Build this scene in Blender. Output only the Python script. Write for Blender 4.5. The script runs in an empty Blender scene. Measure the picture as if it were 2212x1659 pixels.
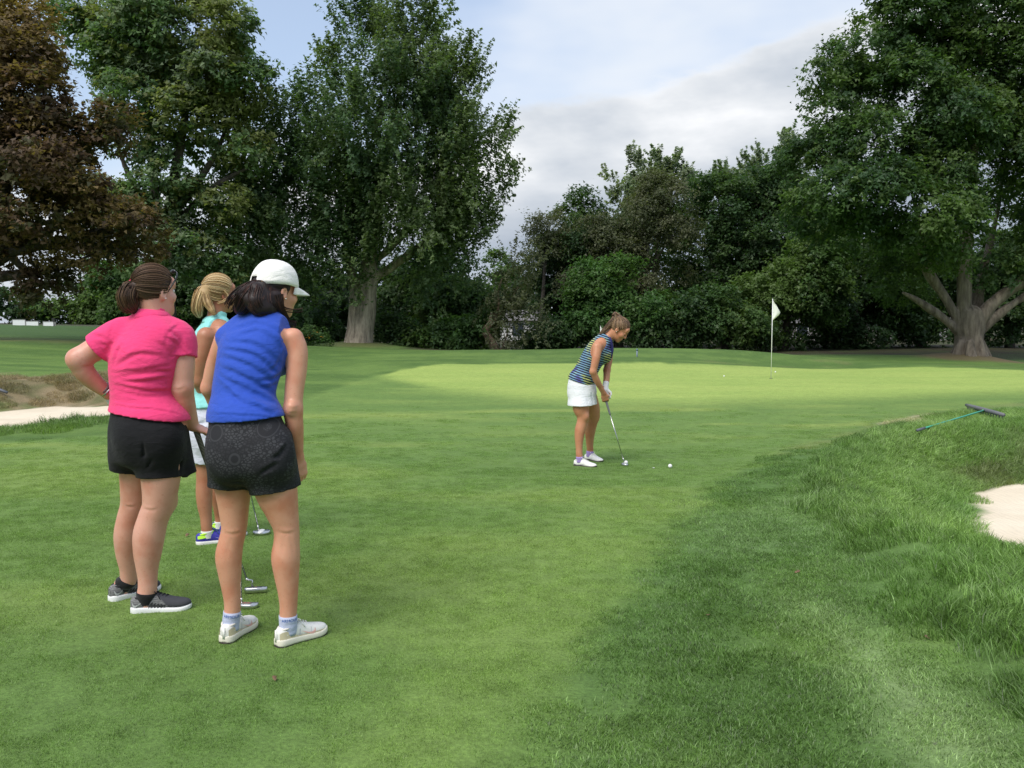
import bpy, math, random
import numpy as np
from mathutils import Vector, Matrix

R = math.radians
rng = np.random.default_rng(7)
random.seed(7)
SC = bpy.context.scene
COL = SC.collection

# ---------------------------------------------------------------- camera
CAM_H, PITCH, FOC = 1.45, math.atan(139.5 / 1912.0), 1912.0
cam = bpy.data.cameras.new('camera')
cam.sensor_fit = 'HORIZONTAL'; cam.sensor_width = 36.0
cam.lens = 36.0 * FOC / 2212.0
cam.clip_start = 0.05; cam.clip_end = 2000.0
cam_o = bpy.data.objects.new('camera', cam); COL.objects.link(cam_o)
cam_o.location = (0, 0, CAM_H)
cam_o.rotation_euler = (math.pi / 2 - PITCH, 0, 0)
SC.camera = cam_o
SC.render.engine = 'CYCLES'
SC.cycles.use_denoising = True
SC.cycles.max_bounces = 6
SC.cycles.diffuse_bounces = 4
SC.cycles.denoising_prefilter = 'NONE'
SC.cycles.transparent_max_bounces = 8
SC.cycles.caustics_reflective = False; SC.cycles.caustics_refractive = False
SC.view_settings.view_transform = 'Standard'
SC.view_settings.look = 'None'
SC.view_settings.exposure = 0.60
SC.view_settings.gamma = 1.0
SC.view_settings.use_curve_mapping = False

# ---------------------------------------------------------------- sky and sun
SUN_EL, SUN_AZ = R(52), R(215)      # azimuth clockwise from +Y : behind the camera, to the left
W = bpy.data.worlds.new('World'); SC.world = W; W.use_nodes = True
nt = W.node_tree; nt.nodes.clear()
def N(tree, kind, **kw):
    n = tree.nodes.new(kind)
    for k, v in kw.items():
        if k.startswith('i_'):
            key = k[2:]
            key = int(key) if key.isdigit() else key
            n.inputs[key].default_value = v
        else: setattr(n, k, v)
    return n
def MATH(tree, op, a, b=None, clamp=False):
    n = tree.nodes.new('ShaderNodeMath'); n.operation = op; n.use_clamp = clamp
    for i, v in enumerate((a, b)):
        if v is None: continue
        if isinstance(v, (int, float)): n.inputs[i].default_value = v
        else: tree.links.new(v, n.inputs[i])
    return n.outputs[0]
def RANGE(tree, v, a, b, c, d, smooth=True):
    n = tree.nodes.new('ShaderNodeMapRange'); n.interpolation_type = 'SMOOTHSTEP' if smooth else 'LINEAR'
    tree.links.new(v, n.inputs[0])
    for i, x in enumerate((a, b, c, d)): n.inputs[i + 1].default_value = x
    return n.outputs[0]
def RAMP(tree, v, stops):
    n = tree.nodes.new('ShaderNodeValToRGB'); el = n.color_ramp.elements
    while len(el) < len(stops): el.new(0.5)
    for e, (p, c) in zip(el, stops):
        e.position = p; e.color = (*c, 1) if len(c) == 3 else c
    tree.links.new(v, n.inputs[0]); return n.outputs[0]
def MIXC(tree, fac, a, b, mode='MIX'):
    n = tree.nodes.new('ShaderNodeMix'); n.data_type = 'RGBA'; n.blend_type = mode
    for idx, v in ((0, fac), (6, a), (7, b)):
        if isinstance(v, (int, float)): n.inputs[idx].default_value = v
        elif isinstance(v, tuple): n.inputs[idx].default_value = (*v, 1) if len(v) == 3 else v
        else: tree.links.new(v, n.inputs[idx])
    return n.outputs[2]

sky = N(nt, 'ShaderNodeTexSky', sky_type='NISHITA', sun_disc=False)
sky.sun_elevation = SUN_EL; sky.sun_rotation = SUN_AZ
sky.air_density = 1.0; sky.dust_density = 1.5; sky.ozone_density = 1.0
bg_sky = N(nt, 'ShaderNodeBackground'); bg_sky.inputs[1].default_value = 0.12
nt.links.new(sky.outputs[0], bg_sky.inputs[0])
# clouds: one layer of broad high haze and one bank of grey cumulus standing above the horizon
tc = N(nt, 'ShaderNodeTexCoord'); sep = N(nt, 'ShaderNodeSeparateXYZ')
nt.links.new(tc.outputs['Generated'], sep.inputs[0])
az = MATH(nt, 'ARCTAN2', sep.outputs[0], sep.outputs[1])
el_ = MATH(nt, 'ARCSINE', sep.outputs[2])
cmb = N(nt, 'ShaderNodeCombineXYZ')
nt.links.new(az, cmb.inputs[0]); nt.links.new(MATH(nt, 'MULTIPLY', el_, 2.4), cmb.inputs[1])
def noise(scale, detail, vec, rough=0.55, off=0.0, dist=0.0):
    n = N(nt, 'ShaderNodeTexNoise', noise_dimensions='4D'); n.inputs['Scale'].default_value = scale
    n.inputs['Detail'].default_value = detail; n.inputs['Roughness'].default_value = rough
    n.inputs['W'].default_value = off; n.inputs['Distortion'].default_value = dist
    nt.links.new(vec, n.inputs['Vector']); return n.outputs[0]
n1 = noise(6.0, 5, cmb.outputs[0], 0.5, 1.3)
n2 = noise(2.6, 4, cmb.outputs[0], 0.5, 8.2)
n3 = noise(22.0, 4, cmb.outputs[0], 0.6, 3.1)
# top edge of the bank: rises to the right of north, slow wave round the horizon
edge = MATH(nt, 'ADD', MATH(nt, 'MULTIPLY', MATH(nt, 'SINE', MATH(nt, 'ADD', MATH(nt, 'MULTIPLY', az, 2.0), -0.25)), 0.125), 0.248)
edge = MATH(nt, 'ADD', edge, MATH(nt, 'MULTIPLY', MATH(nt, 'SUBTRACT', n1, 0.5), 0.12))
edge = MATH(nt, 'ADD', edge, MATH(nt, 'MULTIPLY', MATH(nt, 'SUBTRACT', n3, 0.5), 0.03))
depth = MATH(nt, 'SUBTRACT', edge, el_)                # >0 inside the bank
bank = RANGE(nt, depth, -0.003, 0.018, 0, 1)
shade = MATH(nt, 'ADD', RANGE(nt, depth, 0.0, 0.15, 0.0, 0.72, False), MATH(nt, 'MULTIPLY', MATH(nt, 'SUBTRACT', n1, 0.42), 1.5))
shade = MATH(nt, 'ADD', shade, MATH(nt, 'MULTIPLY', RANGE(nt, depth, 0.13, 0.22, 0, 1), MATH(nt, 'MULTIPLY', MATH(nt, 'SUBTRACT', 0.56, n2), 2.2)))
bank_col = RAMP(nt, shade, [(0.0, (0.96, 0.97, 0.99)), (0.25, (0.76, 0.79, 0.83)), (0.6, (0.56, 0.61, 0.68)), (1.0, (0.40, 0.46, 0.55))])
thin = RANGE(nt, n2, 0.34, 0.66, 0.42, 0.92)
high_col = MIXC(nt, RANGE(nt, n2, 0.4, 0.68, 0, 1), (0.70, 0.81, 1.0), (0.86, 0.91, 0.98))
bg_thin = N(nt, 'ShaderNodeBackground'); nt.links.new(high_col, bg_thin.inputs[0]); bg_thin.inputs[1].default_value = 0.67
bg_bank = N(nt, 'ShaderNodeBackground'); nt.links.new(bank_col, bg_bank.inputs[0]); bg_bank.inputs[1].default_value = 0.71
m1 = N(nt, 'ShaderNodeMixShader'); nt.links.new(thin, m1.inputs[0]); nt.links.new(bg_sky.outputs[0], m1.inputs[1]); nt.links.new(bg_thin.outputs[0], m1.inputs[2])
m2 = N(nt, 'ShaderNodeMixShader'); nt.links.new(bank, m2.inputs[0]); nt.links.new(m1.outputs[0], m2.inputs[1]); nt.links.new(bg_bank.outputs[0], m2.inputs[2])
wo = N(nt, 'ShaderNodeOutputWorld'); nt.links.new(m2.outputs[0], wo.inputs[0])

sun = bpy.data.lights.new('sun', 'SUN'); sun.energy = 2.1; sun.angle = R(34); sun.color = (1.0, 0.955, 0.88)
sun_o = bpy.data.objects.new('sun', sun); COL.objects.link(sun_o)
sd = Vector((math.sin(SUN_AZ) * math.cos(SUN_EL), math.cos(SUN_AZ) * math.cos(SUN_EL), math.sin(SUN_EL)))
sun_o.rotation_euler = sd.to_track_quat('Z', 'Y').to_euler()
sun_o.location = (0, 0, 40)

# ---------------------------------------------------------------- helpers
def PZ(px, py, Y):
    """world point at depth Y seen at photo position (px,py), photo taken as 2212 x 1659"""
    xc, yc = (px - 1106) / FOC, -(py - 829.5) / FOC
    c, s = math.cos(PITCH), math.sin(PITCH)
    dy, dz = c + yc * s, -s + yc * c
    t = Y / dy
    return np.array((xc * t, Y, CAM_H + dz * t))
def tag(o, label=None, cat=None, group=None, kind=None):
    for k, v in (('label', label), ('category', cat), ('group', group), ('kind', kind)):
        if v: o[k] = v
    return o
def empty(name, loc=(0, 0, 0), label=None, cat=None, group=None):
    o = bpy.data.objects.new(name, None); COL.objects.link(o); o.location = loc
    o.empty_display_size = 0.1
    return tag(o, label, cat, group)
def link(name, me, parent=None, mat=None, loc=None):
    o = bpy.data.objects.new(name, me); COL.objects.link(o)
    if mat is not None and len(me.materials) == 0:
        for m in (mat if isinstance(mat, (list, tuple)) else [mat]): me.materials.append(m)
    if loc is not None: o.location = loc
    if parent is not None: o.parent = parent
    return o
def mesh_np(name, V, F, smooth=True, attrs=None):
    """V (n,3); F (m,3) or (m,4) int array, or list of polygons"""
    me = bpy.data.meshes.new(name)
    V = np.asarray(V, dtype=np.float32)
    if isinstance(F, np.ndarray):
        m, k = F.shape
        me.vertices.add(len(V)); me.vertices.foreach_set('co', V.ravel())
        me.loops.add(m * k); me.loops.foreach_set('vertex_index', F.astype(np.int32).ravel())
        me.polygons.add(m); me.polygons.foreach_set('loop_start', np.arange(0, m * k, k, dtype=np.int32))
        me.update(calc_edges=True)
    else:
        me.from_pydata(V.tolist(), [], F)
    if smooth: me.polygons.foreach_set('use_smooth', np.ones(len(me.polygons), dtype=bool))
    for nm, (dom, arr) in (attrs or {}).items():
        arr = np.asarray(arr, dtype=np.float32)
        if arr.ndim == 1:
            a = me.attributes.new(nm, 'FLOAT', dom); a.data.foreach_set('value', arr)
        else:
            a = me.attributes.new(nm, 'FLOAT_COLOR', dom)
            if arr.shape[1] == 3: arr = np.concatenate([arr, np.ones((len(arr), 1), np.float32)], 1)
            a.data.foreach_set('color', arr.ravel())
    me.update(); return me
class MB:
    """collects polygons into one mesh"""
    def __init__(s): s.V = []; s.F = []
    def add(s, V, F):
        o = len(s.V); s.V += [tuple(map(float, v)) for v in V]; s.F += [tuple(i + o for i in f) for f in F]
    def box(s, c, d, M=None):
        x, y, z = d[0] / 2, d[1] / 2, d[2] / 2
        V = [(-x, -y, -z), (x, -y, -z), (x, y, -z), (-x, y, -z), (-x, -y, z), (x, -y, z), (x, y, z), (-x, y, z)]
        V = [(M @ Vector(v) if M else Vector(v)) + Vector(c) for v in V]
        s.add(V, [(0, 3, 2, 1), (4, 5, 6, 7), (0, 1, 5, 4), (1, 2, 6, 5), (2, 3, 7, 6), (3, 0, 4, 7)])
    def tube(s, P, rad, n=8, caps=True):
        P = [Vector(p) for p in P]
        if not hasattr(rad, '__len__'): rad = [rad] * len(P)
        V = []; prev = None
        for i, p in enumerate(P):
            t = (P[min(i + 1, len(P) - 1)] - P[max(i - 1, 0)]).normalized()
            if prev is None:
                a = t.orthogonal().normalized()
            else:
                a = (prev - t * prev.dot(t)); a = a.normalized() if a.length > 1e-6 else t.orthogonal().normalized()
            prev = a; b = t.cross(a)
            for k in range(n):
                th = 2 * math.pi * k / n
                V.append(p + (a * math.cos(th) + b * math.sin(th)) * rad[i])
        F = []
        for i in range(len(P) - 1):
            for k in range(n):
                k2 = (k + 1) % n
                F.append((i * n + k, i * n + k2, (i + 1) * n + k2, (i + 1) * n + k))
        if caps:
            F.append(tuple(reversed(range(n)))); F.append(tuple(range((len(P) - 1) * n, len(P) * n)))
        s.add(V, F)
    def lathe(s, prof, n=16, M=None, c=(0, 0, 0)):
        V = []; F = []
        for (r, z) in prof:
            for k in range(n):
                th = 2 * math.pi * k / n
                v = Vector((r * math.cos(th), r * math.sin(th), z))
                V.append((M @ v if M else v) + Vector(c))
        for i in range(len(prof) - 1):
            for k in range(n):
                k2 = (k + 1) % n
                F.append((i * n + k, i * n + k2, (i + 1) * n + k2, (i + 1) * n + k))
        F.append(tuple(reversed(range(n)))); F.append(tuple(range((len(prof) - 1) * n, len(prof) * n)))
        s.add(V, F)
    def sphere(s, c, r, n=12, sq=(1, 1, 1), M=None):
        prof = [(max(1e-5, math.sin(math.pi * i / (n // 2 + 2))), -math.cos(math.pi * i / (n // 2 + 2))) for i in range(n // 2 + 3)]
        V = []; F = []
        for (a, z) in prof:
            for k in range(n):
                th = 2 * math.pi * k / n
                v = Vector((a * math.cos(th) * r * sq[0], a * math.sin(th) * r * sq[1], z * r * sq[2]))
                V.append((M @ v if M else v) + Vector(c))
        for i in range(len(prof) - 1):
            for k in range(n):
                k2 = (k + 1) % n
                F.append((i * n + k, i * n + k2, (i + 1) * n + k2, (i + 1) * n + k))
        s.add(V, F)
    def build(s, name, mat=None, parent=None, smooth=True, loc=None):
        me = mesh_np(name, np.array(s.V), s.F, smooth)
        return link(name, me, parent, mat, loc)
def arr_noise(P, scale, seed=0, octaves=1):
    """smooth value noise in numpy, P (n,d) -> about -1..1"""
    P = np.asarray(P, dtype=np.float64); out = np.zeros(len(P)); amp = 1.0; tot = 0
    for o in range(octaves):
        q = P * scale * 2 ** o + 17.3 * (seed + o); i = np.floor(q).astype(np.int64); f = q - i; f = f * f * (3 - 2 * f)
        acc = np.zeros(len(P)); d = P.shape[1]
        for c in range(2 ** d):
            h = np.zeros(len(P), dtype=np.int64) + (seed * 7919 + o * 104729) ; w = np.ones(len(P))
            for k in range(d):
                bit = (c >> k) & 1
                h = h ^ ((i[:, k] + bit) * (73856093, 19349663, 83492791)[k]); h = (h * 0x27d4eb2d) & 0x7fffffff; h ^= h >> 15
                w = w * (f[:, k] if bit else 1 - f[:, k])
            acc += w * ((h % 100003) / 50001.5 - 1)
        out += amp * acc; tot += amp; amp *= 0.5
    return out / tot
def sstep(x, a, b):
    t = np.clip((x - a) / (b - a), 0, 1); return t * t * (3 - 2 * t)

_mats = {}
def mat(name, color, rough=0.6, metal=0.0, noise_amt=0.0, noise_scale=20.0, bump=0.0, bump_scale=200.0, sub=0.0, sheen=0.0, spec=0.5, coat=0.0):
    if name in _mats: return _mats[name]
    m = bpy.data.materials.new(name); m.use_nodes = True; t = m.node_tree; b = t.nodes['Principled BSDF']
    b.inputs['Roughness'].default_value = rough; b.inputs['Metallic'].default_value = metal
    b.inputs['Specular IOR Level'].default_value = spec
    if sub:
        b.inputs['Subsurface Weight'].default_value = sub; b.inputs['Subsurface Radius'].default_value = (0.012, 0.005, 0.003)
        b.inputs['Subsurface Scale'].default_value = 1.0
    if sheen: b.inputs['Sheen Weight'].default_value = sheen
    if coat: b.inputs['Coat Weight'].default_value = coat
    b.inputs['Base Color'].default_value = (*color, 1)
    tcn = N(t, 'ShaderNodeTexCoord')
    if noise_amt:
        n = N(t, 'ShaderNodeTexNoise'); n.inputs['Scale'].default_value = noise_scale; n.inputs['Detail'].default_value = 5
        t.links.new(tcn.outputs['Object'], n.inputs['Vector'])
        f = RANGE(t, n.outputs[0], 0.25, 0.75, 1 - noise_amt, 1 + noise_amt, False)
        g = N(t, 'ShaderNodeVectorMath', operation='SCALE'); g.inputs[0].default_value = color
        t.links.new(f, g.inputs['Scale']); t.links.new(g.outputs[0], b.inputs['Base Color'])
    if bump:
        n = N(t, 'ShaderNodeTexNoise'); n.inputs['Scale'].default_value = bump_scale; n.inputs['Detail'].default_value = 3
        t.links.new(tcn.outputs['Object'], n.inputs['Vector'])
        bp = N(t, 'ShaderNodeBump'); bp.inputs['Strength'].default_value = bump; bp.inputs['Distance'].default_value = 0.004
        t.links.new(n.outputs[0], bp.inputs['Height']); t.links.new(bp.outputs[0], b.inputs['Normal'])
    _mats[name] = m; return m
# ---------------------------------------------------------------- terrain
def _tps_fit(P, z, lam=0.02):
    d = np.linalg.norm(P[:, None] - P[None], axis=2); K = np.where(d > 0, d * d * np.log(d + 1e-9), 0)
    n = len(P); A = np.zeros((n + 3, n + 3)); A[:n, :n] = K + lam * np.eye(n); A[:n, n] = 1; A[:n, n + 1:] = P; A[n, :n] = 1; A[n + 1:, :n] = P.T
    return np.linalg.solve(A, np.concatenate([z, np.zeros(3)]))
CP = []
for Y in (-20, -8, 0, 4, 6.5):
    for X in (-40, -20, -10, -5, 0, 4): CP.append((X, Y, 0.0))
for X, Y, Z in ((2.6, 6, 0.02), (3, 4.4, 0.04), (6, 4, 0.06), (6, 0, 0.0), (12, 0, 0), (12, 4, .05), (20, 0, 0), (40, 0, 0),
                (0, 12, -.08), (3, 12, -.08), (-3, 12, -.06), (-3, 16, -.08), (2, 16, -.06), (6, 16, -.06), (12, 14, -.02), (9, 12, 0.0), (20, 14, .05),
                (0, 22, -.07), (6, 23, -.08), (12, 22, -.08), (-3, 22, -.08), (20, 22, -.15),
                (40, 30, -.2), (60, 30, 0), (-60, 20, 1.2), (-60, 60, 1.4), (-80, 100, 1), (0, 100, -.2), (60, 100, 0), (-150, 0, 0.5), (150, 0, 0), (0, 200, 0), (-200, 200, 0), (200, 200, 0),
                (0, -60, 0), (-60, -60, 0), (60, -60, 0), (-30, 8, .6), (-30, 0, .3)):
    CP.append((X, Y, Z))
for px, py, Y in ((1260, 1003, 9.3), (1400, 778, 30), (1150, 780, 30), (960, 780, 30), (1600, 785, 30.5), (1750, 792, 31), (1950, 788, 30), (2212, 795, 30), (2212, 845, 18.5),
                  (780, 748, 46), (660, 747, 42), (720, 750, 44), (900, 757, 40), (960, 757, 37), (1060, 756, 37), (1150, 756, 37), (1300, 752, 36.5), (1450, 754, 36), (1600, 757, 35.5), (1700, 765, 35), (1800, 778, 36), (1950, 780, 37),
                  (2095, 774, 40), (2212, 786, 40), (2330, 786, 40), (700, 792, 28), (800, 785, 28), (620, 840, 19),
                  (0, 952, 10.6), (230, 938, 11), (100, 815, 17.6), (0, 815, 17.6), (220, 812, 18.2), (-300, 815, 17), (100, 735, 30), (0, 735, 30), (300, 742, 31), (480, 752, 33), (-300, 730, 30),
                  (100, 704, 50), (0, 702, 50), (200, 708, 48), (300, 714, 47), (500, 735, 46), (-300, 700, 50), (60, 700, 62), (300, 705, 62)):
    CP.append(tuple(PZ(px, py, Y)))
for X, Y in ((-6, 52), (2, 48), (10, 46), (18, 48), (28, 48), (-2, 60), (10, 60), (22, 60), (34, 60), (-12, 60)): CP.append((X, Y, -.35 if X > -5 else -.1))
CP = np.array(CP); CPS = CP[:, :2]
_w = _tps_fit(CPS, CP[:, 2])
def tps(P):
    out = np.zeros(len(P))
    for s in range(0, len(P), 20000):
        q = P[s:s + 20000]; d2 = ((q[:, None] - CPS[None]) ** 2).sum(2)
        out[s:s + 20000] = (0.5 * d2 * np.log(d2 + 1e-12)) @ _w[:len(CPS)] + _w[-3] + q @ _w[-2:]
    return out
def poly_sd(P, poly):
    """signed distance to polygon, negative inside"""
    poly = np.asarray(poly, float); P = np.asarray(P, float)
    d = np.full(len(P), 1e9); ins = np.zeros(len(P), bool)
    for i in range(len(poly)):
        a, b = poly[i], poly[(i + 1) % len(poly)]; ab = b - a
        t = np.clip(((P - a) @ ab) / (ab @ ab + 1e-12), 0, 1)
        d = np.minimum(d, np.linalg.norm(P - a - t[:, None] * ab, axis=1))
        c = ((a[1] > P[:, 1]) != (b[1] > P[:, 1])) & (P[:, 0] < (b[0] - a[0]) * (P[:, 1] - a[1]) / (b[1] - a[1] + 1e-12) + a[0])
        ins ^= c
    return np.where(ins, -d, d)
SAND_R = [(5.4, 9.35), (4.95, 9.1), (4.66, 8.8), (4.40, 8.35), (4.33, 7.95), (3.98, 7.6), (3.82, 7.1), (3.70, 6.4), (3.95, 5.6), (5.4, 5.0), (8.0, 5.6), (10, 7.0), (10.2, 8.8), (8.6, 9.8), (6.8, 9.7)]
SAND_L = [(-14, 10.6), (-10, 11.1), (-6.75, 11.9), (-6.25, 13.3), (-5.85, 14.8), (-6.5, 16.0), (-7.5, 16.5), (-8.5, 16.3), (-8.9, 15.55), (-10, 15.2), (-14, 14.9)]
SHOULDER = [(2.87, 8.5), (3.67, 10.03), (5.1, 12.2), (6.23, 13.25), (7.31, 13.99), (8.72, 15.01), (14, 14.5), (14, 2), (3.3, 2.0), (1.85, 2.75), (1.84, 3.37), (1.87, 4.08), (1.97, 4.97), (2.15, 5.84), (2.48, 7.07)]
def ground(P):
    P = np.atleast_2d(np.asarray(P, float)); z = tps(P)
    z = z + 0.085 * sstep(-poly_sd(P, SHOULDER), -0.03, 0.42) * sstep(poly_sd(P, SAND_R), .3, 1.3)                # shoulder of the bank where the rough begins
    nn = 0.12 * arr_noise(P, 1.3, 3, 2)
    d = poly_sd(P, SAND_R)
    z = z + 0.07 * np.exp(-((d - 1.5) / 0.55) ** 2) * sstep(P[:, 1], 7.2, 8.6)                       # raised lip
    zs = -0.30 + 0.02 * arr_noise(P, 1.6, 5)
    t = sstep(d + nn * 0.5, 0.0, 1.30); z = np.where(d < 2.2, zs + (z - zs) * t, z)
    d = poly_sd(P, SAND_L); zs = -0.17 + 0.02 * arr_noise(P, 1.6, 6)
    near = P[:, 1] < 14.2 - 0 * P[:, 0]
    t = sstep(d + nn * 0.3, 0.0, np.where(near, 0.35, 1.3)); z = np.where(d < 1.6, zs + (z - zs) * t, z)
    z = z + 0.010 * arr_noise(P, 0.5, 9, 2) + 0.25 * np.exp(-((P[:, 0] - 20.7) ** 2 + (P[:, 1] - 40.3) ** 2) / 3.2)
    z = z + 0.28 * np.exp(-((P[:, 0] + 7.9) ** 2 + (P[:, 1] - 46.4) ** 2) / 4.0)
    return z
def gz(x, y): return float(ground([(x, y)])[0])
def hit(px, py, y0=1.5, y1=90):
    Y = np.geomspace(y0, y1, 700); Q = np.array([PZ(px, py, y) for y in Y])
    h = ground(Q[:, :2]) - Q[:, 2]; k = np.argmax(h > 0) if (h > 0).any() else len(Y) - 1
    if k == 0: return Q[0]
    a = h[k - 1] / (h[k - 1] - h[k] + 1e-12)
    return Q[k - 1] + (Q[k] - Q[k - 1]) * a
def hits(L): return [tuple(hit(*p)[:2]) for p in L]

def axis(fine_lo, fine_hi, step, grow, lo, hi):
    a = list(np.arange(fine_lo, fine_hi, step)); s = step
    while a[-1] < hi: s *= grow; a.append(a[-1] + s)
    s = step; b = [fine_lo]
    while b[-1] > lo: s *= grow; b.append(b[-1] - s)
    return np.array(sorted(b[1:]) + a)
gx = axis(-7.5, 8.0, 0.10, 1.04, -420, 420); gy = axis(1.0, 14.0, 0.09, 1.035, -200, 600)
GX, GY = np.meshgrid(gx, gy); TP = np.stack([GX.ravel(), GY.ravel()], 1)
TZ = ground(TP)
nx, ny = len(gx), len(gy)
idx = np.arange(nx * ny).reshape(ny, nx)
TF = np.stack([idx[:-1, :-1].ravel(), idx[:-1, 1:].ravel(), idx[1:, 1:].ravel(), idx[1:, :-1].ravel()], 1)

# --- kinds of turf, by mown height and colour
GREEN = hits([(805, 806), (860, 795), (960, 783), (1150, 783), (1400, 781), (1600, 788), (1750, 794), (1950, 790), (2212, 797)]) + [(30, 30), (30, 19)] + \
        hits([(2212, 846), (1950, 854), (1750, 861), (1500, 868), (1250, 866), (1130, 859), (1000, 848), (900, 832), (835, 815)])
FRINGE = hits([(1180, 1659), (1230, 1500), (1320, 1330), (1420, 1190), (1500, 1105), (1600, 1015), (1720, 965), (1850, 925), (1960, 898), (2080, 884), (2212, 868)]) + [(14, 16), (16, 0), (0.3, 0)]
ROUGH = hits([(1745, 1010), (1800, 965), (1900, 925), (2000, 905), (2100, 893), (2212, 880)]) + [(12, 14.5), (14, 2), (3.3, 2.0)] + \
        hits([(2350, 1659), (2120, 1480), (1960, 1340), (1850, 1225), (1800, 1150), (1770, 1080)])
BACK = (hits([(2212, 800), (1950, 793), (1750, 797), (1600, 791), (1400, 784), (1150, 786), (960, 786), (880, 797), (800, 815), (720, 838), (640, 868), (560, 905), (400, 920), (230, 941), (0, 955)]) + [(-40, 11), (-90, 20), (-90, 100), (70, 100), (70, 25)])
nz1 = arr_noise(TP, 0.55, 11, 4); nz2 = arr_noise(TP, 2.2, 12, 3); nz3 = arr_noise(TP * np.array([0.45, 1.5]), 1.0, 13, 4); nz4 = arr_noise(TP, 7.0, 14, 2)
near_j = np.clip(TP[:, 1] / 10, .3, 2.5)
dG = poly_sd(TP, GREEN) + 0.18 * nz2; dF = poly_sd(TP, FRINGE) + 0.10 * nz2 + 0.05 * nz4
dR = poly_sd(TP, ROUGH) + 0.10 * nz2 + 0.05 * nz4; dB = poly_sd(TP, BACK) + 0.20 * nz2
dSR = poly_sd(TP, SAND_R) + 0.05 * nz2 + 0.05 * nz4 + 0.02; dSL = poly_sd(TP, SAND_L) + 0.10 * nz2 + 0.07 * nz4 + 0.02
def C(*c): return np.array(c)[None, :]
def mixc(a, b, t): return a + (b - a) * t[:, None]
def col(c): return np.repeat(C(*c), len(TP), 0)
X_, Y_ = TP[:, 0], TP[:, 1]
# fairway apron
turf = mixc(col((0.138, 0.228, 0.054)), col((0.188, 0.275, 0.066)), sstep(nz3 * 0.8 + nz1 * 0.5, -0.25, 0.6))
turf = mixc(turf, col((0.225, 0.300, 0.072)), 0.8 * sstep(nz3, 0.05, 0.55) * sstep(Y_, 8.5, 11) * sstep(Y_, 17, 14))      # pale dry drifts
turf = mixc(turf, col((0.112, 0.198, 0.048)), 0.5 * sstep(-nz3 + 0.4 * nz2, 0.15, 0.7) * sstep(Y_, 5, 9))
turf = mixc(turf, col((0.108, 0.196, 0.046)), 0.5 * sstep(Y_, 5.2, 3.0))
turf = mixc(turf, col((0.175, 0.200, 0.050)), 0.5 * sstep(nz1 + .5 * nz2, 0.25, 0.7) * sstep(X_, -1.0, -2.2) * sstep(Y_, 4.5, 3.2))
turf = mixc(turf, col((0.185, 0.280, 0.066)), 0.75 * np.exp(-((poly_sd(TP, FRINGE) - 0.45) / 0.32) ** 2) * sstep(Y_, 8, 5))     # pale strip along the cut line
green_c = mixc(col((0.285, 0.390, 0.092)), col((0.330, 0.425, 0.105)), sstep(nz3, -0.4, 0.5))  # paler turf, with extra sun on the far green put into its colour
ge_ = np.where(Y_ < 20, 1.3, .5); turf = mixc(turf, green_c, sstep(dG + .5 * nz3 * (Y_ < 20), ge_, -ge_))
turf = mixc(turf, col((0.085, 0.175, 0.045)), 0.75 * np.exp(-((dG - 1.0) / 0.7) ** 2) * sstep(Y_, 24, 26))
# fringe cut : bands lie in the mowing direction
fr = mixc(col((0.098, 0.180, 0.044)), col((0.145, 0.238, 0.060)), sstep(nz2 + .4 * nz1, -0.3, 0.6))
stripe = hits([(1660, 1270), (1760, 1290), (1960, 1400), (2150, 1560), (2230, 1670), (1990, 1670), (1860, 1520), (1760, 1400)])
sd = poly_sd(TP, stripe)
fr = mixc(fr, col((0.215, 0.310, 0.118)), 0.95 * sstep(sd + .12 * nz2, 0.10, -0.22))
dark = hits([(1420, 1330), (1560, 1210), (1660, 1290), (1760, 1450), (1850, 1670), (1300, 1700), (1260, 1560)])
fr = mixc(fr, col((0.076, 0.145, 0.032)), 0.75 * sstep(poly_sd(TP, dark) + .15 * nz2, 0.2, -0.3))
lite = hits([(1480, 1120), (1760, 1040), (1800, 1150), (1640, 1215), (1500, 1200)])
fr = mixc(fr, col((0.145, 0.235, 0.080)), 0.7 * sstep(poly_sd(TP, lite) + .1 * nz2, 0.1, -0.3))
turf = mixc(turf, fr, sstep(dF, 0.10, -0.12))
bare = hits([(1905, 915), (1960, 903), (2010, 893), (2030, 898), (1980, 912), (1930, 925)])
dbare = poly_sd(TP, bare) + 0.12 * nz4 + .1 * nz2
turf = mixc(turf, col((0.20, 0.24, 0.075)), 0.7 * np.exp(-((dF + 0.12) / 0.22) ** 2) * sstep(Y_, 8.5, 10.5) * sstep(nz2, -.5, .4))
# rough
ro = mixc(col((0.120, 0.215, 0.052)), col((0.190, 0.300, 0.080)), sstep(nz2 * .7 + nz1 * .6, -0.4, 0.6))
dry = hits([(2000, 985), (2080, 1010), (2230, 950), (2230, 1060), (2120, 1068), (2060, 1040)])
ro = mixc(ro, col((0.125, 0.140, 0.052)), 0.80 * sstep(poly_sd(TP, dry) + .3 * nz2, 0.3, -0.4))
ro = mixc(ro, col((0.055, 0.110, 0.026)), 0.8 * np.exp(-((dR + 0.14) / 0.14) ** 2) * sstep(nz2, -.6, .3))  # shadow line along the edge of the rough, painted as a dark band
ro = mixc(ro, col((0.205, 0.310, 0.090)), 0.6 * np.exp(-((dR + 0.75) / 0.35) ** 2) * sstep(Y_, 4.5, 6))
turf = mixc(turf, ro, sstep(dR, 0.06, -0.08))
turf = mixc(turf, col((0.42, 0.38, 0.24)), 0.9 * sstep(dbare, 0.10, -0.06))
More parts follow.
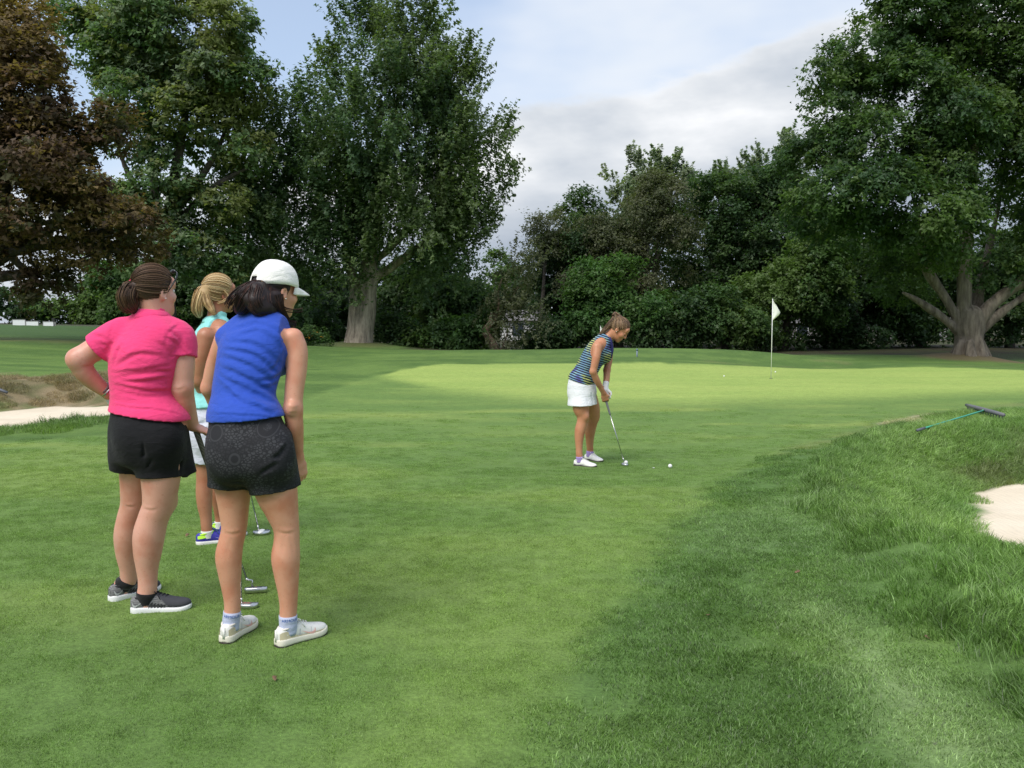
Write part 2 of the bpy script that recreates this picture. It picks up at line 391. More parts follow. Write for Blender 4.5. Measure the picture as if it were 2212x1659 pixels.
# back rough, bank and hill
bk = mixc(col((0.080, 0.150, 0.032)), col((0.130, 0.215, 0.048)), sstep(nz3 + .5 * nz2, -0.4, 0.6))
bk = mixc(bk, col((0.17, 0.16, 0.07)), 0.6 * sstep(nz1 + .3 * nz2, 0.2, 0.6) * sstep(X_, 5, 9) * sstep(Y_, 36.5, 32))
brown = hits([(-300, 800), (0, 812), (150, 818), (250, 800), (330, 850), (250, 882), (110, 880), (0, 890), (-300, 890)])
dbr = poly_sd(TP, brown) + .9 * nz2 + .5 * nz4
bk = mixc(bk, mixc(col((0.27, 0.20, 0.12)), col((0.13, 0.12, 0.055)), sstep(nz4 + .8 * nz2, -.3, .5)), 0.92 * sstep(dbr, .6, -.3))
bk = mixc(bk, col((0.24, 0.17, 0.08)), 0.6 * np.exp(-((Y_ - 30.5) / 1.4) ** 2) * sstep(X_, -11, -14) * sstep(nz3, -.4, .4))
bk = mixc(bk, col((0.045, 0.095, 0.022)), 0.85 * sstep(Y_, 33, 35) * sstep(X_, -9, -12))  # dark grass of the far hill, tree shadow painted into its colour
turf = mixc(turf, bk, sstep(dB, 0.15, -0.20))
ring = np.sqrt((X_ - 20.7) ** 2 + (Y_ - 39.5) ** 2)
turf = mixc(turf, col((0.17, 0.12, 0.07)), 0.85 * sstep(ring + .5 * nz2, 3.2, 1.6))
ring2 = np.sqrt((X_ + 7.9) ** 2 + (Y_ - 45.5) ** 2)
turf = mixc(turf, col((0.15, 0.12, 0.06)), 0.55 * sstep(ring2 + .6 * nz2, 2.6, 1.0))
# leaf litter under the woods
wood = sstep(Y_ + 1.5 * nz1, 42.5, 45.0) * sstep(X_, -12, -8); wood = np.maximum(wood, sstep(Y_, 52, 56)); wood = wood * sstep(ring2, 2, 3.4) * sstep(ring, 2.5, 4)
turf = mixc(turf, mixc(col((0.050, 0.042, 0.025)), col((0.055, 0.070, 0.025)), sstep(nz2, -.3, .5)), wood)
# sand
sand = mixc(col((0.68, 0.58, 0.44)), col((0.74, 0.645, 0.50)), sstep(nz2, -.5, .5))
sand_m = np.maximum(sstep(dSR, 0.05, -0.06), sstep(dSL, 0.07, -0.07))
turf = mixc(turf, sand, sand_m)
Lw = (turf * np.array([[.3, .59, .11]])).sum(1)
# where real blades are grown
vis = (np.abs(X_) < 0.62 * np.maximum(Y_, 0) + 0.5) & (Y_ > 2.2)
soft = sstep(np.minimum(dSR, dSL), .06, .16)
a_rough = vis * soft * sstep(dR, 0.02, -0.10) * (Y_ < 13.5) * (.45 + .75 * sstep(nz2 + .5 * nz1, -.5, .5))
a_back = vis * soft * sstep(dB, 0.0, -0.2) * (Y_ < 15.5) * (Y_ > 9) * (X_ < -4.0) * sstep(dSL, 1.3, .5)
a_fr = vis * soft * sstep(dF, 0.05, -0.10) * (1 - sstep(dR, 0.05, -0.08)) * (Y_ < 11) * (1 - sstep(dbare, .12, 0)) * sstep(Y_, 11, 8)
a_turf = vis * soft * (1 - sstep(dF, 0.03, -0.08)) * (1 - sstep(dB, 0.05, -0.1)) * (0.12 + 0.88 * sstep(Y_, 13, 5.5)) * sstep(Y_, 16, 13)

ter_me = mesh_np('ground', np.column_stack([TP, TZ]), TF, True, {
    'turf': ('POINT', turf), 'sandy': ('POINT', sand_m), 'a_rough': ('POINT', np.maximum(a_rough, np.maximum(a_back * 0.35, .16 * vis * soft * sstep(dbr, .2, -.4) * (Y_ < 19)))),
    'a_fringe': ('POINT', a_fr), 'a_turf': ('POINT', a_turf)})
gm = bpy.data.materials.new('turf_ground'); gm.use_nodes = True; t = gm.node_tree; b = t.nodes['Principled BSDF']
b.inputs['Roughness'].default_value = 0.85; b.inputs['Specular IOR Level'].default_value = 0.25
at = N(t, 'ShaderNodeAttribute', attribute_name='turf'); sa = N(t, 'ShaderNodeAttribute', attribute_name='sandy')
ge = N(t, 'ShaderNodeNewGeometry')
nA = N(t, 'ShaderNodeTexNoise'); nA.inputs['Scale'].default_value = 55; nA.inputs['Detail'].default_value = 6; nA.inputs['Roughness'].default_value = .7
nB = N(t, 'ShaderNodeTexNoise'); nB.inputs['Scale'].default_value = 7; nB.inputs['Detail'].default_value = 6; nB.inputs['Roughness'].default_value = .65
for n_ in (nA, nB): t.links.new(ge.outputs['Position'], n_.inputs['Vector'])
fv = MATH(t, 'MULTIPLY', RANGE(t, nA.outputs[0], .3, .7, .70, 1.30, False), RANGE(t, nB.outputs[0], .3, .7, .86, 1.14, False))
fv2 = MATH(t, 'ADD', MATH(t, 'MULTIPLY', fv, MATH(t, 'SUBTRACT', 1.0, sa.outputs['Fac'])), MATH(t, 'MULTIPLY', sa.outputs['Fac'], RANGE(t, nB.outputs[0], .3, .7, .96, 1.04, False)))
vs = N(t, 'ShaderNodeVectorMath', operation='SCALE'); t.links.new(at.outputs['Color'], vs.inputs[0]); t.links.new(fv2, vs.inputs['Scale'])
t.links.new(vs.outputs[0], b.inputs['Base Color'])
bp = N(t, 'ShaderNodeBump'); bp.inputs['Strength'].default_value = .6; bp.inputs['Distance'].default_value = .02
hgt = MATH(t, 'MULTIPLY', nA.outputs[0], MATH(t, 'SUBTRACT', 1.4, sa.outputs['Fac']))
wv = N(t, 'ShaderNodeTexWave'); wv.inputs['Scale'].default_value = 5.5; wv.inputs['Distortion'].default_value = 7.0; wv.inputs['Detail'].default_value = 3; wv.inputs['Detail Scale'].default_value = .6; t.links.new(ge.outputs['Position'], wv.inputs['Vector'])
hgt = MATH(t, 'ADD', hgt, MATH(t, 'MULTIPLY', MATH(t, 'MULTIPLY', wv.outputs['Fac'], sa.outputs['Fac']), .30)); t.links.new(hgt, bp.inputs['Height']); t.links.new(bp.outputs[0], b.inputs['Normal'])
terrain = tag(link('ground', ter_me, None, gm), 'mown grass of the golf hole with two sand bunkers and a low ridge', None, None, 'structure')
# ---------------------------------------------------------------- implicit surfaces (smooth bodies, clothes and trunks)
class Vol:
    def __init__(s, lo, hi, h):
        s.h = h; s.lo = np.array(lo, float)
        s.n = np.ceil((np.array(hi, float) - s.lo) / h).astype(int) + 1
        s.ax = [(s.lo[k] + h * np.arange(s.n[k])).astype(np.float32) for k in range(3)]
        s.d = np.full(tuple(s.n), 1.0, np.float32)
    def copy(s):
        c = object.__new__(Vol); c.h = s.h; c.lo = s.lo; c.n = s.n; c.ax = s.ax; c.d = s.d.copy(); return c
    def blank(s):
        c = s.copy(); c.d[...] = 1.0; return c
    def win(s, lo, hi):
        a = np.clip(np.floor((np.array(lo) - s.lo) / s.h).astype(int), 0, s.n); b = np.clip(np.ceil((np.array(hi) - s.lo) / s.h).astype(int) + 1, 0, s.n)
        sl = tuple(slice(int(x), int(y)) for x, y in zip(a, b))
        return sl, s.ax[0][sl[0]][:, None, None], s.ax[1][sl[1]][None, :, None], s.ax[2][sl[2]][None, None, :]
    def put(s, sl, v, k, op):
        d = s.d[sl]
        if d.size == 0: return
        if op == 'u':
            if k > 0:
                m = np.maximum(k - np.abs(d - v), 0); s.d[sl] = np.minimum(d, v) - m * m / (4 * k)
            else: s.d[sl] = np.minimum(d, v)
        else:
            v = -v
            if k > 0:
                m = np.maximum(k - np.abs(d - v), 0); s.d[sl] = np.maximum(d, v) + m * m / (4 * k)
            else: s.d[sl] = np.maximum(d, v)
    def cone(s, a, b, ra, rb, k=.02, op='u'):
        a = np.array(a, float); b = np.array(b, float); m = max(ra, rb) + k + 3 * s.h
        sl, x, y, z = s.win(np.minimum(a, b) - m, np.maximum(a, b) + m)
        e = b - a; L2 = e @ e + 1e-12; x = x - a[0]; y = y - a[1]; z = z - a[2]
        t = np.clip((x * e[0] + y * e[1] + z * e[2]) / L2, 0, 1)
        v = np.sqrt((x - t * e[0]) ** 2 + (y - t * e[1]) ** 2 + (z - t * e[2]) ** 2) - (ra + (rb - ra) * t)
        s.put(sl, v, k, op)
    def _res(s, P, W, step=.03):
        """resample a polyline of points and radii with a smooth spline"""
        P = np.array(P, float); W = np.array(W, float); n = len(P)
        if n < 3:
            m = max(2, int(np.linalg.norm(P[1] - P[0]) / step) + 1); t = np.linspace(0, 1, m)[:, None]; return P[0] + (P[1] - P[0]) * t, W[0] + (W[1] - W[0]) * (t if W.ndim > 1 else t[:, 0])
        d = np.concatenate([[0], np.cumsum(np.linalg.norm(np.diff(P, axis=0), axis=1) + 1e-5)]); m = max(n, int(d[-1] / step) + 1); q = np.linspace(0, d[-1], m)
        A = np.column_stack([P, W.reshape(n, -1)]); sl = np.zeros_like(A); dd = np.diff(d)[:, None]; de = np.diff(A, axis=0) / dd
        sl[1:-1] = (de[:-1] * dd[1:] + de[1:] * dd[:-1]) / (dd[1:] + dd[:-1]); sl[0] = de[0]; sl[-1] = de[-1]
        i = np.clip(np.searchsorted(d, q, side='right') - 1, 0, n - 2); h = dd[i]; t = ((q - d[i])[:, None]) / h
        R_ = A[i] * (2 * t ** 3 - 3 * t ** 2 + 1) + sl[i] * h * (t ** 3 - 2 * t ** 2 + t) + A[i + 1] * (-2 * t ** 3 + 3 * t ** 2) + sl[i + 1] * h * (t ** 3 - t ** 2)
        W2 = R_[:, 3:]; return R_[:, :3], (W2 if W.ndim > 1 else W2[:, 0])
    def _tmp(s, lo, hi):
        """a hard union is first made in its own window, then blended in once"""
        sl = s.win(lo, hi)[0]; keep = s.d[sl].copy(); s.d[sl] = 1.0; return sl, keep
    def _blend(s, sl, keep, k, op):
        v = s.d[sl].copy(); s.d[sl] = keep; s.put(sl, v, k, op)
    def chain(s, P, r, k=.02, op='u', raw=False):
        if not raw: P, r = s._res(P, r, max(.018, 3 * s.h))
        P = np.array(P); m = max(r) + k + 3 * s.h; sl, keep = s._tmp(P.min(0) - m, P.max(0) + m)
        for i in range(len(P) - 1): s.cone(P[i], P[i + 1], r[i], r[i + 1], .0)
        s._blend(sl, keep, k, op)
    def sec(s, a, b, ra, rb, L, k=.03, cap=.6, op='u', F=None):
        """segment a->b with elliptic section; ra=(half width along L, half depth)"""
        a = np.array(a, float); b = np.array(b, float); L = np.array(L, float); m = max(*ra, *rb) + k + 3 * s.h
        sl, x, y, z = s.win(np.minimum(a, b) - m, np.maximum(a, b) + m)
        e = b - a; ln = np.linalg.norm(e); e = e / ln; L = L - e * (L @ e); L /= np.linalg.norm(L); Fw = np.cross(e, L)
        x = x - a[0]; y = y - a[1]; z = z - a[2]
        w = x * e[0] + y * e[1] + z * e[2]; w_off = w; t = np.clip(w / ln, 0, 1); w = w - t * ln
        u = x * L[0] + y * L[1] + z * L[2]; f = x * Fw[0] + y * Fw[1] + z * Fw[2]
        rw = ra[0] + (rb[0] - ra[0]) * t; rd = ra[1] + (rb[1] - ra[1]) * t; mn = np.minimum(rw, rd)
        if cap > 0:
            q = np.sqrt((u / rw) ** 2 + (f / rd) ** 2 + (w / (mn * cap)) ** 2)
            g = np.sqrt((u / rw ** 2) ** 2 + (f / rd ** 2) ** 2 + (w / (mn * cap) ** 2) ** 2) + 1e-6
            v = q * (q - 1) / g
        else:                                   # flat hem at b (and at a when cap < 0), round start otherwise
            w1 = np.minimum(w, 0) if cap == 0 else w * 0; q = np.sqrt((u / rw) ** 2 + (f / rd) ** 2 + (w1 / (mn * .6)) ** 2)
            g = np.sqrt((u / rw ** 2) ** 2 + (f / rd ** 2) ** 2 + (w1 / (mn * .6) ** 2) ** 2) + 1e-6
            v = np.maximum(q * (q - 1) / g, w_off - ln)
            if cap < 0: v = np.maximum(v, -w_off)
        s.put(sl, v, k, op)
    def stack(s, S, L, k=.03, cap=.6, off=0.0, op='u'):
        P, W_ = s._res([p for p, _ in S], [r for _, r in S], .012); W_ = W_ + off; m = W_.max() + k + 3 * s.h
        sl, keep = s._tmp(P.min(0) - m, P.max(0) + m)
        for i in range(len(P) - 1): s.sec(P[i], P[i + 1], tuple(W_[i]), tuple(W_[i + 1]), L, .012 if i else 0, .35)
        s._blend(sl, keep, k, op)
    def ell(s, c, r, ax=None, k=.02, op='u'):
        c = np.array(c, float); r = np.array(r, float); A = np.eye(3) if ax is None else np.array(ax, float)
        m = r.max() + k + 3 * s.h; sl, x, y, z = s.win(c - m, c + m); x = x - c[0]; y = y - c[1]; z = z - c[2]
        p = [x * A[i][0] + y * A[i][1] + z * A[i][2] for i in range(3)]
        q = np.sqrt(sum((p[i] / r[i]) ** 2 for i in range(3))); g = np.sqrt(sum((p[i] / r[i] ** 2) ** 2 for i in range(3))) + 1e-6
        s.put(sl, q * (q - 1) / g, k, op)
    def cut(s, p, n, k=0.0):
        """remove the side the normal points to"""
        n = np.array(n, float); n = n / np.linalg.norm(n); sl, x, y, z = s.win(s.lo - 1, s.lo + s.n * s.h + 1)
        v = -((x - p[0]) * n[0] + (y - p[1]) * n[1] + (z - p[2]) * n[2]).astype(np.float32); s.put(sl, v, k, 's')
    def crease(s, P, w, depth):
        """gaussian fold along a polyline: depth>0 digs a valley, <0 raises a ridge"""
        P = [np.array(p, float) for p in P]; lo = np.min(P, 0) - 3 * w; hi = np.max(P, 0) + 3 * w
        sl, x, y, z = s.win(lo, hi)
        if s.d[sl].size == 0: return
        best = None
        for i in range(len(P) - 1):
            e = P[i + 1] - P[i]; X, Y, Z = x - P[i][0], y - P[i][1], z - P[i][2]
            t = np.clip((X * e[0] + Y * e[1] + Z * e[2]) / (e @ e + 1e-12), 0, 1)
            q = (X - t * e[0]) ** 2 + (Y - t * e[1]) ** 2 + (Z - t * e[2]) ** 2
            if best is None: best = q; tt = (i + t) / (len(P) - 1)
            else:
                tt = np.where(q < best, (i + t) / (len(P) - 1), tt); best = np.minimum(best, q)
        s.d[sl] += depth * np.exp(-best / (w * w)) * np.clip(4 * tt * (1 - tt) + .15, 0, 1)
    def wob(s, amp, scale, seed=0, stretch=(1, 1, 1)):
        """low smooth waviness over the whole surface"""
        g = np.random.default_rng(seed); sl, x, y, z = s.win(s.lo - 1, s.lo + s.n * s.h + 1); acc = 0
        for i in range(5):
            k = g.normal(0, 1, 3); k = k / np.linalg.norm(k) * scale * (0.6 + .8 * g.random()) * np.array(stretch); ph = g.random() * 6.28
            acc = acc + np.sin(x * k[0] + y * k[1] + z * k[2] + ph)
        s.d += (amp / 2.5 * acc).astype(np.float32)
    def mesh(s, name, smooth=2, attrs=None):
        d = s.d; d = np.pad(d, 1, constant_values=1.0); lo = s.lo - s.h
        ins = d < 0; u = ins.view(np.uint8)
        a = u[:-1] + u[1:]; a = a[:, :-1] + a[:, 1:]; a = a[:, :, :-1] + a[:, :, 1:]
        I = np.argwhere((a > 0) & (a < 8)); M = len(I)
        cid = np.full(a.shape, -1, np.int32); cid[I[:, 0], I[:, 1], I[:, 2]] = np.arange(M)
        off = np.array([[i, j, k] for i in (0, 1) for j in (0, 1) for k in (0, 1)])
        cv = np.stack([d[I[:, 0] + o[0], I[:, 1] + o[1], I[:, 2] + o[2]] for o in off], 1)
        acc = np.zeros((M, 3)); cnt = np.zeros(M)
        for p in range(8):
            for q in range(p + 1, 8):
                if np.abs(off[p] - off[q]).sum() != 1: continue
                A, B = cv[:, p], cv[:, q]; m = (A < 0) != (B < 0); t = np.where(m, A / np.where(m, A - B, 1), 0)
                acc += np.where(m[:, None], off[p] + t[:, None] * (off[q] - off[p]), 0); cnt += m
        V = lo + s.h * (I + acc / np.maximum(cnt, 1)[:, None])
        Fs = []
        for axn in range(3):
            o1, o2 = [(1, 2), (2, 0), (0, 1)][axn]
            sa = [slice(None)] * 3; sb = [slice(None)] * 3; sa[axn] = slice(0, -1); sb[axn] = slice(1, None)
            e = ins[tuple(sa)] != ins[tuple(sb)]
            E = np.argwhere(e); E = E[(E[:, o1] > 0) & (E[:, o2] > 0) & (E[:, o1] < d.shape[o1] - 1) & (E[:, o2] < d.shape[o2] - 1)]
            flip = ins[E[:, 0], E[:, 1], E[:, 2]]
            def c(d1, d2):
                J = E.copy(); J[:, o1] -= d1; J[:, o2] -= d2; return cid[J[:, 0], J[:, 1], J[:, 2]]
            Q = np.stack([c(1, 1), c(0, 1), c(0, 0), c(1, 0)], 1)
            Q[~flip] = Q[~flip][:, ::-1]; Fs.append(Q)
        F = np.concatenate(Fs); F = F[(F >= 0).all(1)]
        if smooth:
            e = np.concatenate([F[:, [0, 1]], F[:, [1, 2]], F[:, [2, 3]], F[:, [3, 0]]])
            deg = np.bincount(e.ravel(), minlength=M).astype(float)
            for it in range(smooth):
                for lam in (.5, -.52):
                    av = np.stack([np.bincount(e[:, 0], V[e[:, 1], j], M) + np.bincount(e[:, 1], V[e[:, 0], j], M) for j in range(3)], 1) / np.maximum(deg, 1)[:, None]
                    V = V + lam * (av - V)
        at = attrs(V) if attrs else None
        return mesh_np(name, V, F, True, at)
# ---------------------------------------------------------------- trees
def leaf_material(name):
    m = bpy.data.materials.new(name); m.use_nodes = True; t = m.node_tree; t.nodes.clear()
    at = N(t, 'ShaderNodeAttribute', attribute_name='tint')
    df = N(t, 'ShaderNodeBsdfDiffuse'); tr = N(t, 'ShaderNodeBsdfTranslucent'); gl = N(t, 'ShaderNodeBsdfGlossy'); gl.inputs['Roughness'].default_value = .5
    t.links.new(at.outputs['Color'], df.inputs[0])
    v = N(t, 'ShaderNodeVectorMath', operation='MULTIPLY'); v.inputs[1].default_value = (1.2, 1.35, .6); t.links.new(at.outputs['Color'], v.inputs[0]); t.links.new(v.outputs[0], tr.inputs[0])
    a = N(t, 'ShaderNodeMixShader'); a.inputs[0].default_value = .46; t.links.new(df.outputs[0], a.inputs[1]); t.links.new(tr.outputs[0], a.inputs[2])
    b = N(t, 'ShaderNodeMixShader'); b.inputs[0].default_value = .02; t.links.new(a.outputs[0], b.inputs[1]); t.links.new(gl.outputs[0], b.inputs[2])
    o = N(t, 'ShaderNodeOutputMaterial'); t.links.new(b.outputs[0], o.inputs[0]); return m
LEAF = leaf_material('leaf')
def bark(name, c1, c2, scale=6.0):
    m = bpy.data.materials.new(name); m.use_nodes = True; t = m.node_tree; b = t.nodes['Principled BSDF']; b.inputs['Roughness'].default_value = .9
    ge = N(t, 'ShaderNodeNewGeometry'); mp = N(t, 'ShaderNodeMapping'); mp.inputs['Scale'].default_value = (1, 1, .22); t.links.new(ge.outputs['Position'], mp.inputs['Vector'])
    n = N(t, 'ShaderNodeTexNoise'); n.inputs['Scale'].default_value = scale; n.inputs['Detail'].default_value = 7; n.inputs['Roughness'].default_value = .65; t.links.new(mp.outputs[0], n.inputs['Vector'])
    t.links.new(RAMP(t, n.outputs[0], [(.35, c1), (.65, c2)]), b.inputs['Base Color'])
    bp = N(t, 'ShaderNodeBump'); bp.inputs['Strength'].default_value = .9; bp.inputs['Distance'].default_value = .12; t.links.new(n.outputs[0], bp.inputs['Height']); t.links.new(bp.outputs[0], b.inputs['Normal'])
    return m
BARK_GREY = bark('bark_grey', (.085, .068, .050), (.25, .21, .16), 5); BARK_DARK = bark('bark_dark', (.05, .042, .035), (.13, .11, .09)); BARK_PALE = bark('bark_pale', (.15, .125, .095), (.44, .38, .30), 5); BARK_RED = bark('bark_reddish', (.10, .065, .045), (.26, .18, .13), 9)

def crown_mesh(name, lobes, n_leaf, size, pal, g, style='round', per=42, clump=.75, fill=.16, gapv=-.42, tri=False, bough=1.15):
    """lobes: (centre, radii). Leaves sit in clumps on shoots spread over the lobes."""
    # boughs first: rounded masses standing on the shell of each lobe; clumps of leaves then sit on the upper and outer side of a bough
    BC = []; BR = []; BD = []
    for cc_, rr_ in lobes:
        rr_ = np.array(rr_); nb = max(3, int((rr_[0] * rr_[2] + rr_[0] * rr_[1] + rr_[1] * rr_[2]) * 4.2 / (bough * bough * 2.6)))
        q = g.normal(0, 1, (nb, 3)); q[:, 1] -= .30; q[:, 2] += .12; q /= np.linalg.norm(q, axis=1)[:, None]
        s_ = np.clip(.80 + .17 * g.normal(0, 1, nb), .25, 1.12); s_[g.random(nb) < fill] *= .55
        BC.append(cc_ + q * rr_ * s_[:, None]); BR.append(bough * (.6 + .75 * g.random(nb))); BD.append(q)
    BC, BR, BD = np.concatenate(BC), np.concatenate(BR), np.concatenate(BD)
    keep = arr_noise(BC, .38, 37, 2) > gapv; BC, BR, BD = BC[keep], BR[keep], BD[keep]
    nc = max(8, n_leaf // per); which = g.choice(len(BC), nc, p=BR ** 2 / (BR ** 2).sum())
    e_ = g.normal(0, 1, (nc, 3)) + BD[which] * .55 + np.array([0, -.15, .45]); e_ /= np.linalg.norm(e_, axis=1)[:, None]
    ra_ = BR[which] * (.55 + .45 * g.random(nc) ** .6); sq = np.array([1, 1, .74])
    if style == 'shoots':
        la_ = BD[which] * .8 + np.array([0, 0, 1.0]) * np.where(BD[which][:, 2:3] > -.2, .8, -.2); la_ /= np.linalg.norm(la_, axis=1)[:, None]
        off_ = e_ * .55 + la_ * ((e_ * la_).sum(1) * 1.1)[:, None]
    else: off_ = e_ * sq
    cen = BC[which] + off_ * ra_[:, None]; d = e_ * .6 + BD[which] * .6; d /= np.linalg.norm(d, axis=1)[:, None]
    csz = clump * (.6 + .8 * g.random(nc))
    pal = np.array(pal); ci = g.choice(len(pal), nc); zone = arr_noise(cen, .25, 41)
    bt = g.choice(len(pal), len(BC)); ci = np.where(g.random(nc) < .65, bt[which], ci)
    ci = np.where(zone > .35, (ci * 0 + len(pal) - 1), ci) if len(pal) > 2 else ci
    ctint = pal[ci] * (0.82 + .36 * g.random((nc, 1)))
    m = per
    up = np.array([0, 0, 1.0])
    ax = d * .8 + g.normal(0, .35, (nc, 3))
    if style == 'shoots': ax = d * .9 + up * np.where(d[:, 2:3] > -.2, .75, -.35) + g.normal(0, .25, (nc, 3))
    elif style == 'droop': ax = d * .9 - up * .55 + g.normal(0, .3, (nc, 3))
    ax /= np.linalg.norm(ax, axis=1)[:, None]
    t = g.random((nc, m)) ** .8
    rad = g.normal(0, 1, (nc, m, 3)); 
    if style == 'shoots': P = cen[:, None] + ax[:, None] * (t * 1.5 - .5)[..., None] * csz[:, None, None] + rad * (csz[:, None, None] * .17 * (1.15 - t)[..., None])
    elif style == 'droop': P = cen[:, None] + ax[:, None] * (t * 1.2 - .5)[..., None] * csz[:, None, None] + rad * csz[:, None, None] * .24 * np.array([1, 1, .8])
    else: P = cen[:, None] + ax[:, None] * (t * .9 - .45)[..., None] * csz[:, None, None] + rad * csz[:, None, None] * .34 * np.array([1, 1, .62])
    P = P.reshape(-1, 3); n = len(P)
    nrm = np.repeat(d, m, 0) * .45 + up * .75 + g.normal(0, .5, (n, 3)); nrm /= np.linalg.norm(nrm, axis=1)[:, None]
    ld = np.repeat(ax, m, 0) * .6 - up * .35 + g.normal(0, .7, (n, 3)); ld -= nrm * (ld * nrm).sum(1)[:, None]; ld /= np.linalg.norm(ld, axis=1)[:, None] + 1e-9
    sd = np.cross(nrm, ld); L = size * (.7 + .6 * g.random(n))[:, None]
    wd = L * (.36 + .12 * g.random((n, 1)))
    if tri:
        V = np.stack([P - ld * L * .45 + sd * wd * .9, P + ld * L * .62 - nrm * L * .1, P - ld * L * .35 - sd * wd * .9], 1).reshape(-1, 3); F = np.arange(3 * n).reshape(n, 3)
        return mesh_np(name, V, F, False, {'tint': ('FACE', np.repeat(ctint, m, 0) * (.8 + .4 * g.random((n, 1))))})
    V = np.stack([P - ld * L * .5, P + sd * wd - nrm * L * .06, P + ld * L * .5 - nrm * L * .12, P - sd * wd - nrm * L * .06], 1).reshape(-1, 3)
    F = np.arange(4 * n).reshape(n, 4)
    tint = np.repeat(ctint, m, 0) * (.8 + .4 * g.random((n, 1)))
    return mesh_np(name, V, F, False, {'tint': ('FACE', tint)})

def px_lobes(L, Y):
    out = []
    for q in L:
        px, py, rx, ry = q[:4]; dy = q[4] if len(q) > 4 else 0.0
        yy = Y + dy; k = yy / FOC; out.append((PZ(px, py, yy), np.array((rx * k, .5 * (rx + ry) * k * .95, ry * k))))
    return out
def tree(name, label, Y, base, lobes, n_leaf, size, pal, style='round', per=42, clump=.75, trunk=None, trunk_mat=None, group=None, cat='tree', seed=1, limbs=9, tr=.25, fill=.16, gapv=-.42, bough=1.15, slim=.10):
    g = np.random.default_rng(seed); LB = [(c_, np.maximum(r_ - slim * bough, .42 * r_)) for c_, r_ in px_lobes(lobes, Y)]
    b = PZ(base[0], base[1], Y); b[2] = gz(b[0], b[1]) - .05
    root = empty(name, b, label, cat, group)
    me = crown_mesh(name + '_crown', LB, n_leaf, size, pal, g, style, per, clump, fill, gapv, True, bough)
    o = link('crown', me, root, LEAF); o.location = Vector(-b)
    mb = MB() if trunk is None else trunk
    if trunk is None:
        mid = np.mean([c for c, r in LB], 0); top = np.array([b[0] * .5 + mid[0] * .5, b[1] * .6 + mid[1] * .4, mid[2]])
        P = [b + (top - b) * s + np.array([.12 * math.sin(5 * s + seed), 0, 0]) * (s > 0) for s in np.linspace(0, 1, 7)]
        mb.tube(P, [tr * (1.35 - .95 * s) for s in np.linspace(0, 1, 7)], 9)
        for c, r in [LB[i] for i in g.permutation(len(LB))[:limbs]]:
            s0 = .3 + .5 * g.random(); a = b + (top - b) * s0; e = c + g.normal(0, .3, 3) * r; m_ = (a + e) / 2 + np.array([0, 0, -.06 * np.linalg.norm(e - a)])
            Q = [a * (1 - u) ** 2 + 2 * m_ * u * (1 - u) + e * u * u for u in np.linspace(0, 1, 7)]
            mb.tube(Q, [tr * .5 * (1.05 - .9 * u) for u in np.linspace(0, 1, 7)], 6)
            for _ in range(2):
                e2 = c + r * (lambda q: q / np.linalg.norm(q))(g.normal(0, 1, 3)) * .85; a2 = Q[4]; m2 = (a2 + e2) / 2 + g.normal(0, .15, 3)
                mb.tube([a2 * (1 - u) ** 2 + 2 * m2 * u * (1 - u) + e2 * u * u for u in np.linspace(0, 1, 5)], [tr * .22 * (1.05 - .9 * u) for u in np.linspace(0, 1, 5)], 5)
    if isinstance(mb, MB): o = mb.build('trunk', trunk_mat or BARK_DARK, root)
    else: o = link('trunk', mb, root, trunk_mat or BARK_DARK)
    o.location = Vector(-b)
    return root
def trunk_vol(chains, h, k, Y, ridge=.0, seed=0):
    """chains: list of [(px,py,r_px,dY)...] fused to one trunk mesh"""
    ch = [[(PZ(p[0], p[1], Y + (p[3] if len(p) > 3 else 0)), p[2] * Y / FOC) for p in c] for c in chains]
    pts = np.array([p for c in ch for p, r in c]); rm = max(r for c in ch for p, r in c) + 3 * h
    v = Vol(pts.min(0) - rm, pts.max(0) + rm, h)
    for c in ch: v.chain([p for p, r in c], [r for p, r in c], k)
    if ridge: v.wob(ridge, 7.0, seed, (1, 1, .18)); v.wob(ridge * .5, 2.5, seed + 1)
    return v.mesh('trunk', 1)

P_RED = [(0.1428, 0.0893, 0.0497), (0.1056, 0.0704, 0.0414), (0.0931, 0.0893, 0.0442), (0.1863, 0.1298, 0.0552)]
P_SIL = [(0.1352, 0.2125, 0.0876), (0.1159, 0.1932, 0.0825), (0.1803, 0.2344, 0.1352), (0.1932, 0.2267, 0.0798)]
P_GIN = [(0.0924, 0.1568, 0.07), (0.112, 0.1764, 0.0728), (0.0756, 0.1316, 0.0616), (0.1316, 0.1876, 0.0756)]
P_BIG = [(0.0601, 0.1145, 0.0401), (0.0788, 0.1402, 0.0429), (0.0515, 0.1002, 0.0429), (0.0944, 0.1545, 0.0429)]
P_DRK = [(0.054, 0.1048, 0.0349), (0.0413, 0.0857, 0.0317), (0.0698, 0.1238, 0.038)]
P_MID = [(0.0816, 0.1496, 0.0441), (0.0612, 0.1223, 0.0373), (0.102, 0.1667, 0.0441)]
P_OLV = [(.112, .128, .066), (.090, .108, .056), (.130, .142, .078)]
P_BRI = [(0.0759, 0.1581, 0.043), (0.0633, 0.1366, 0.038), (0.0886, 0.1645, 0.0455)]
P_PAL = [(0.2317, 0.2896, 0.193), (0.193, 0.2606, 0.1448), (0.2896, 0.3378, 0.2317)]

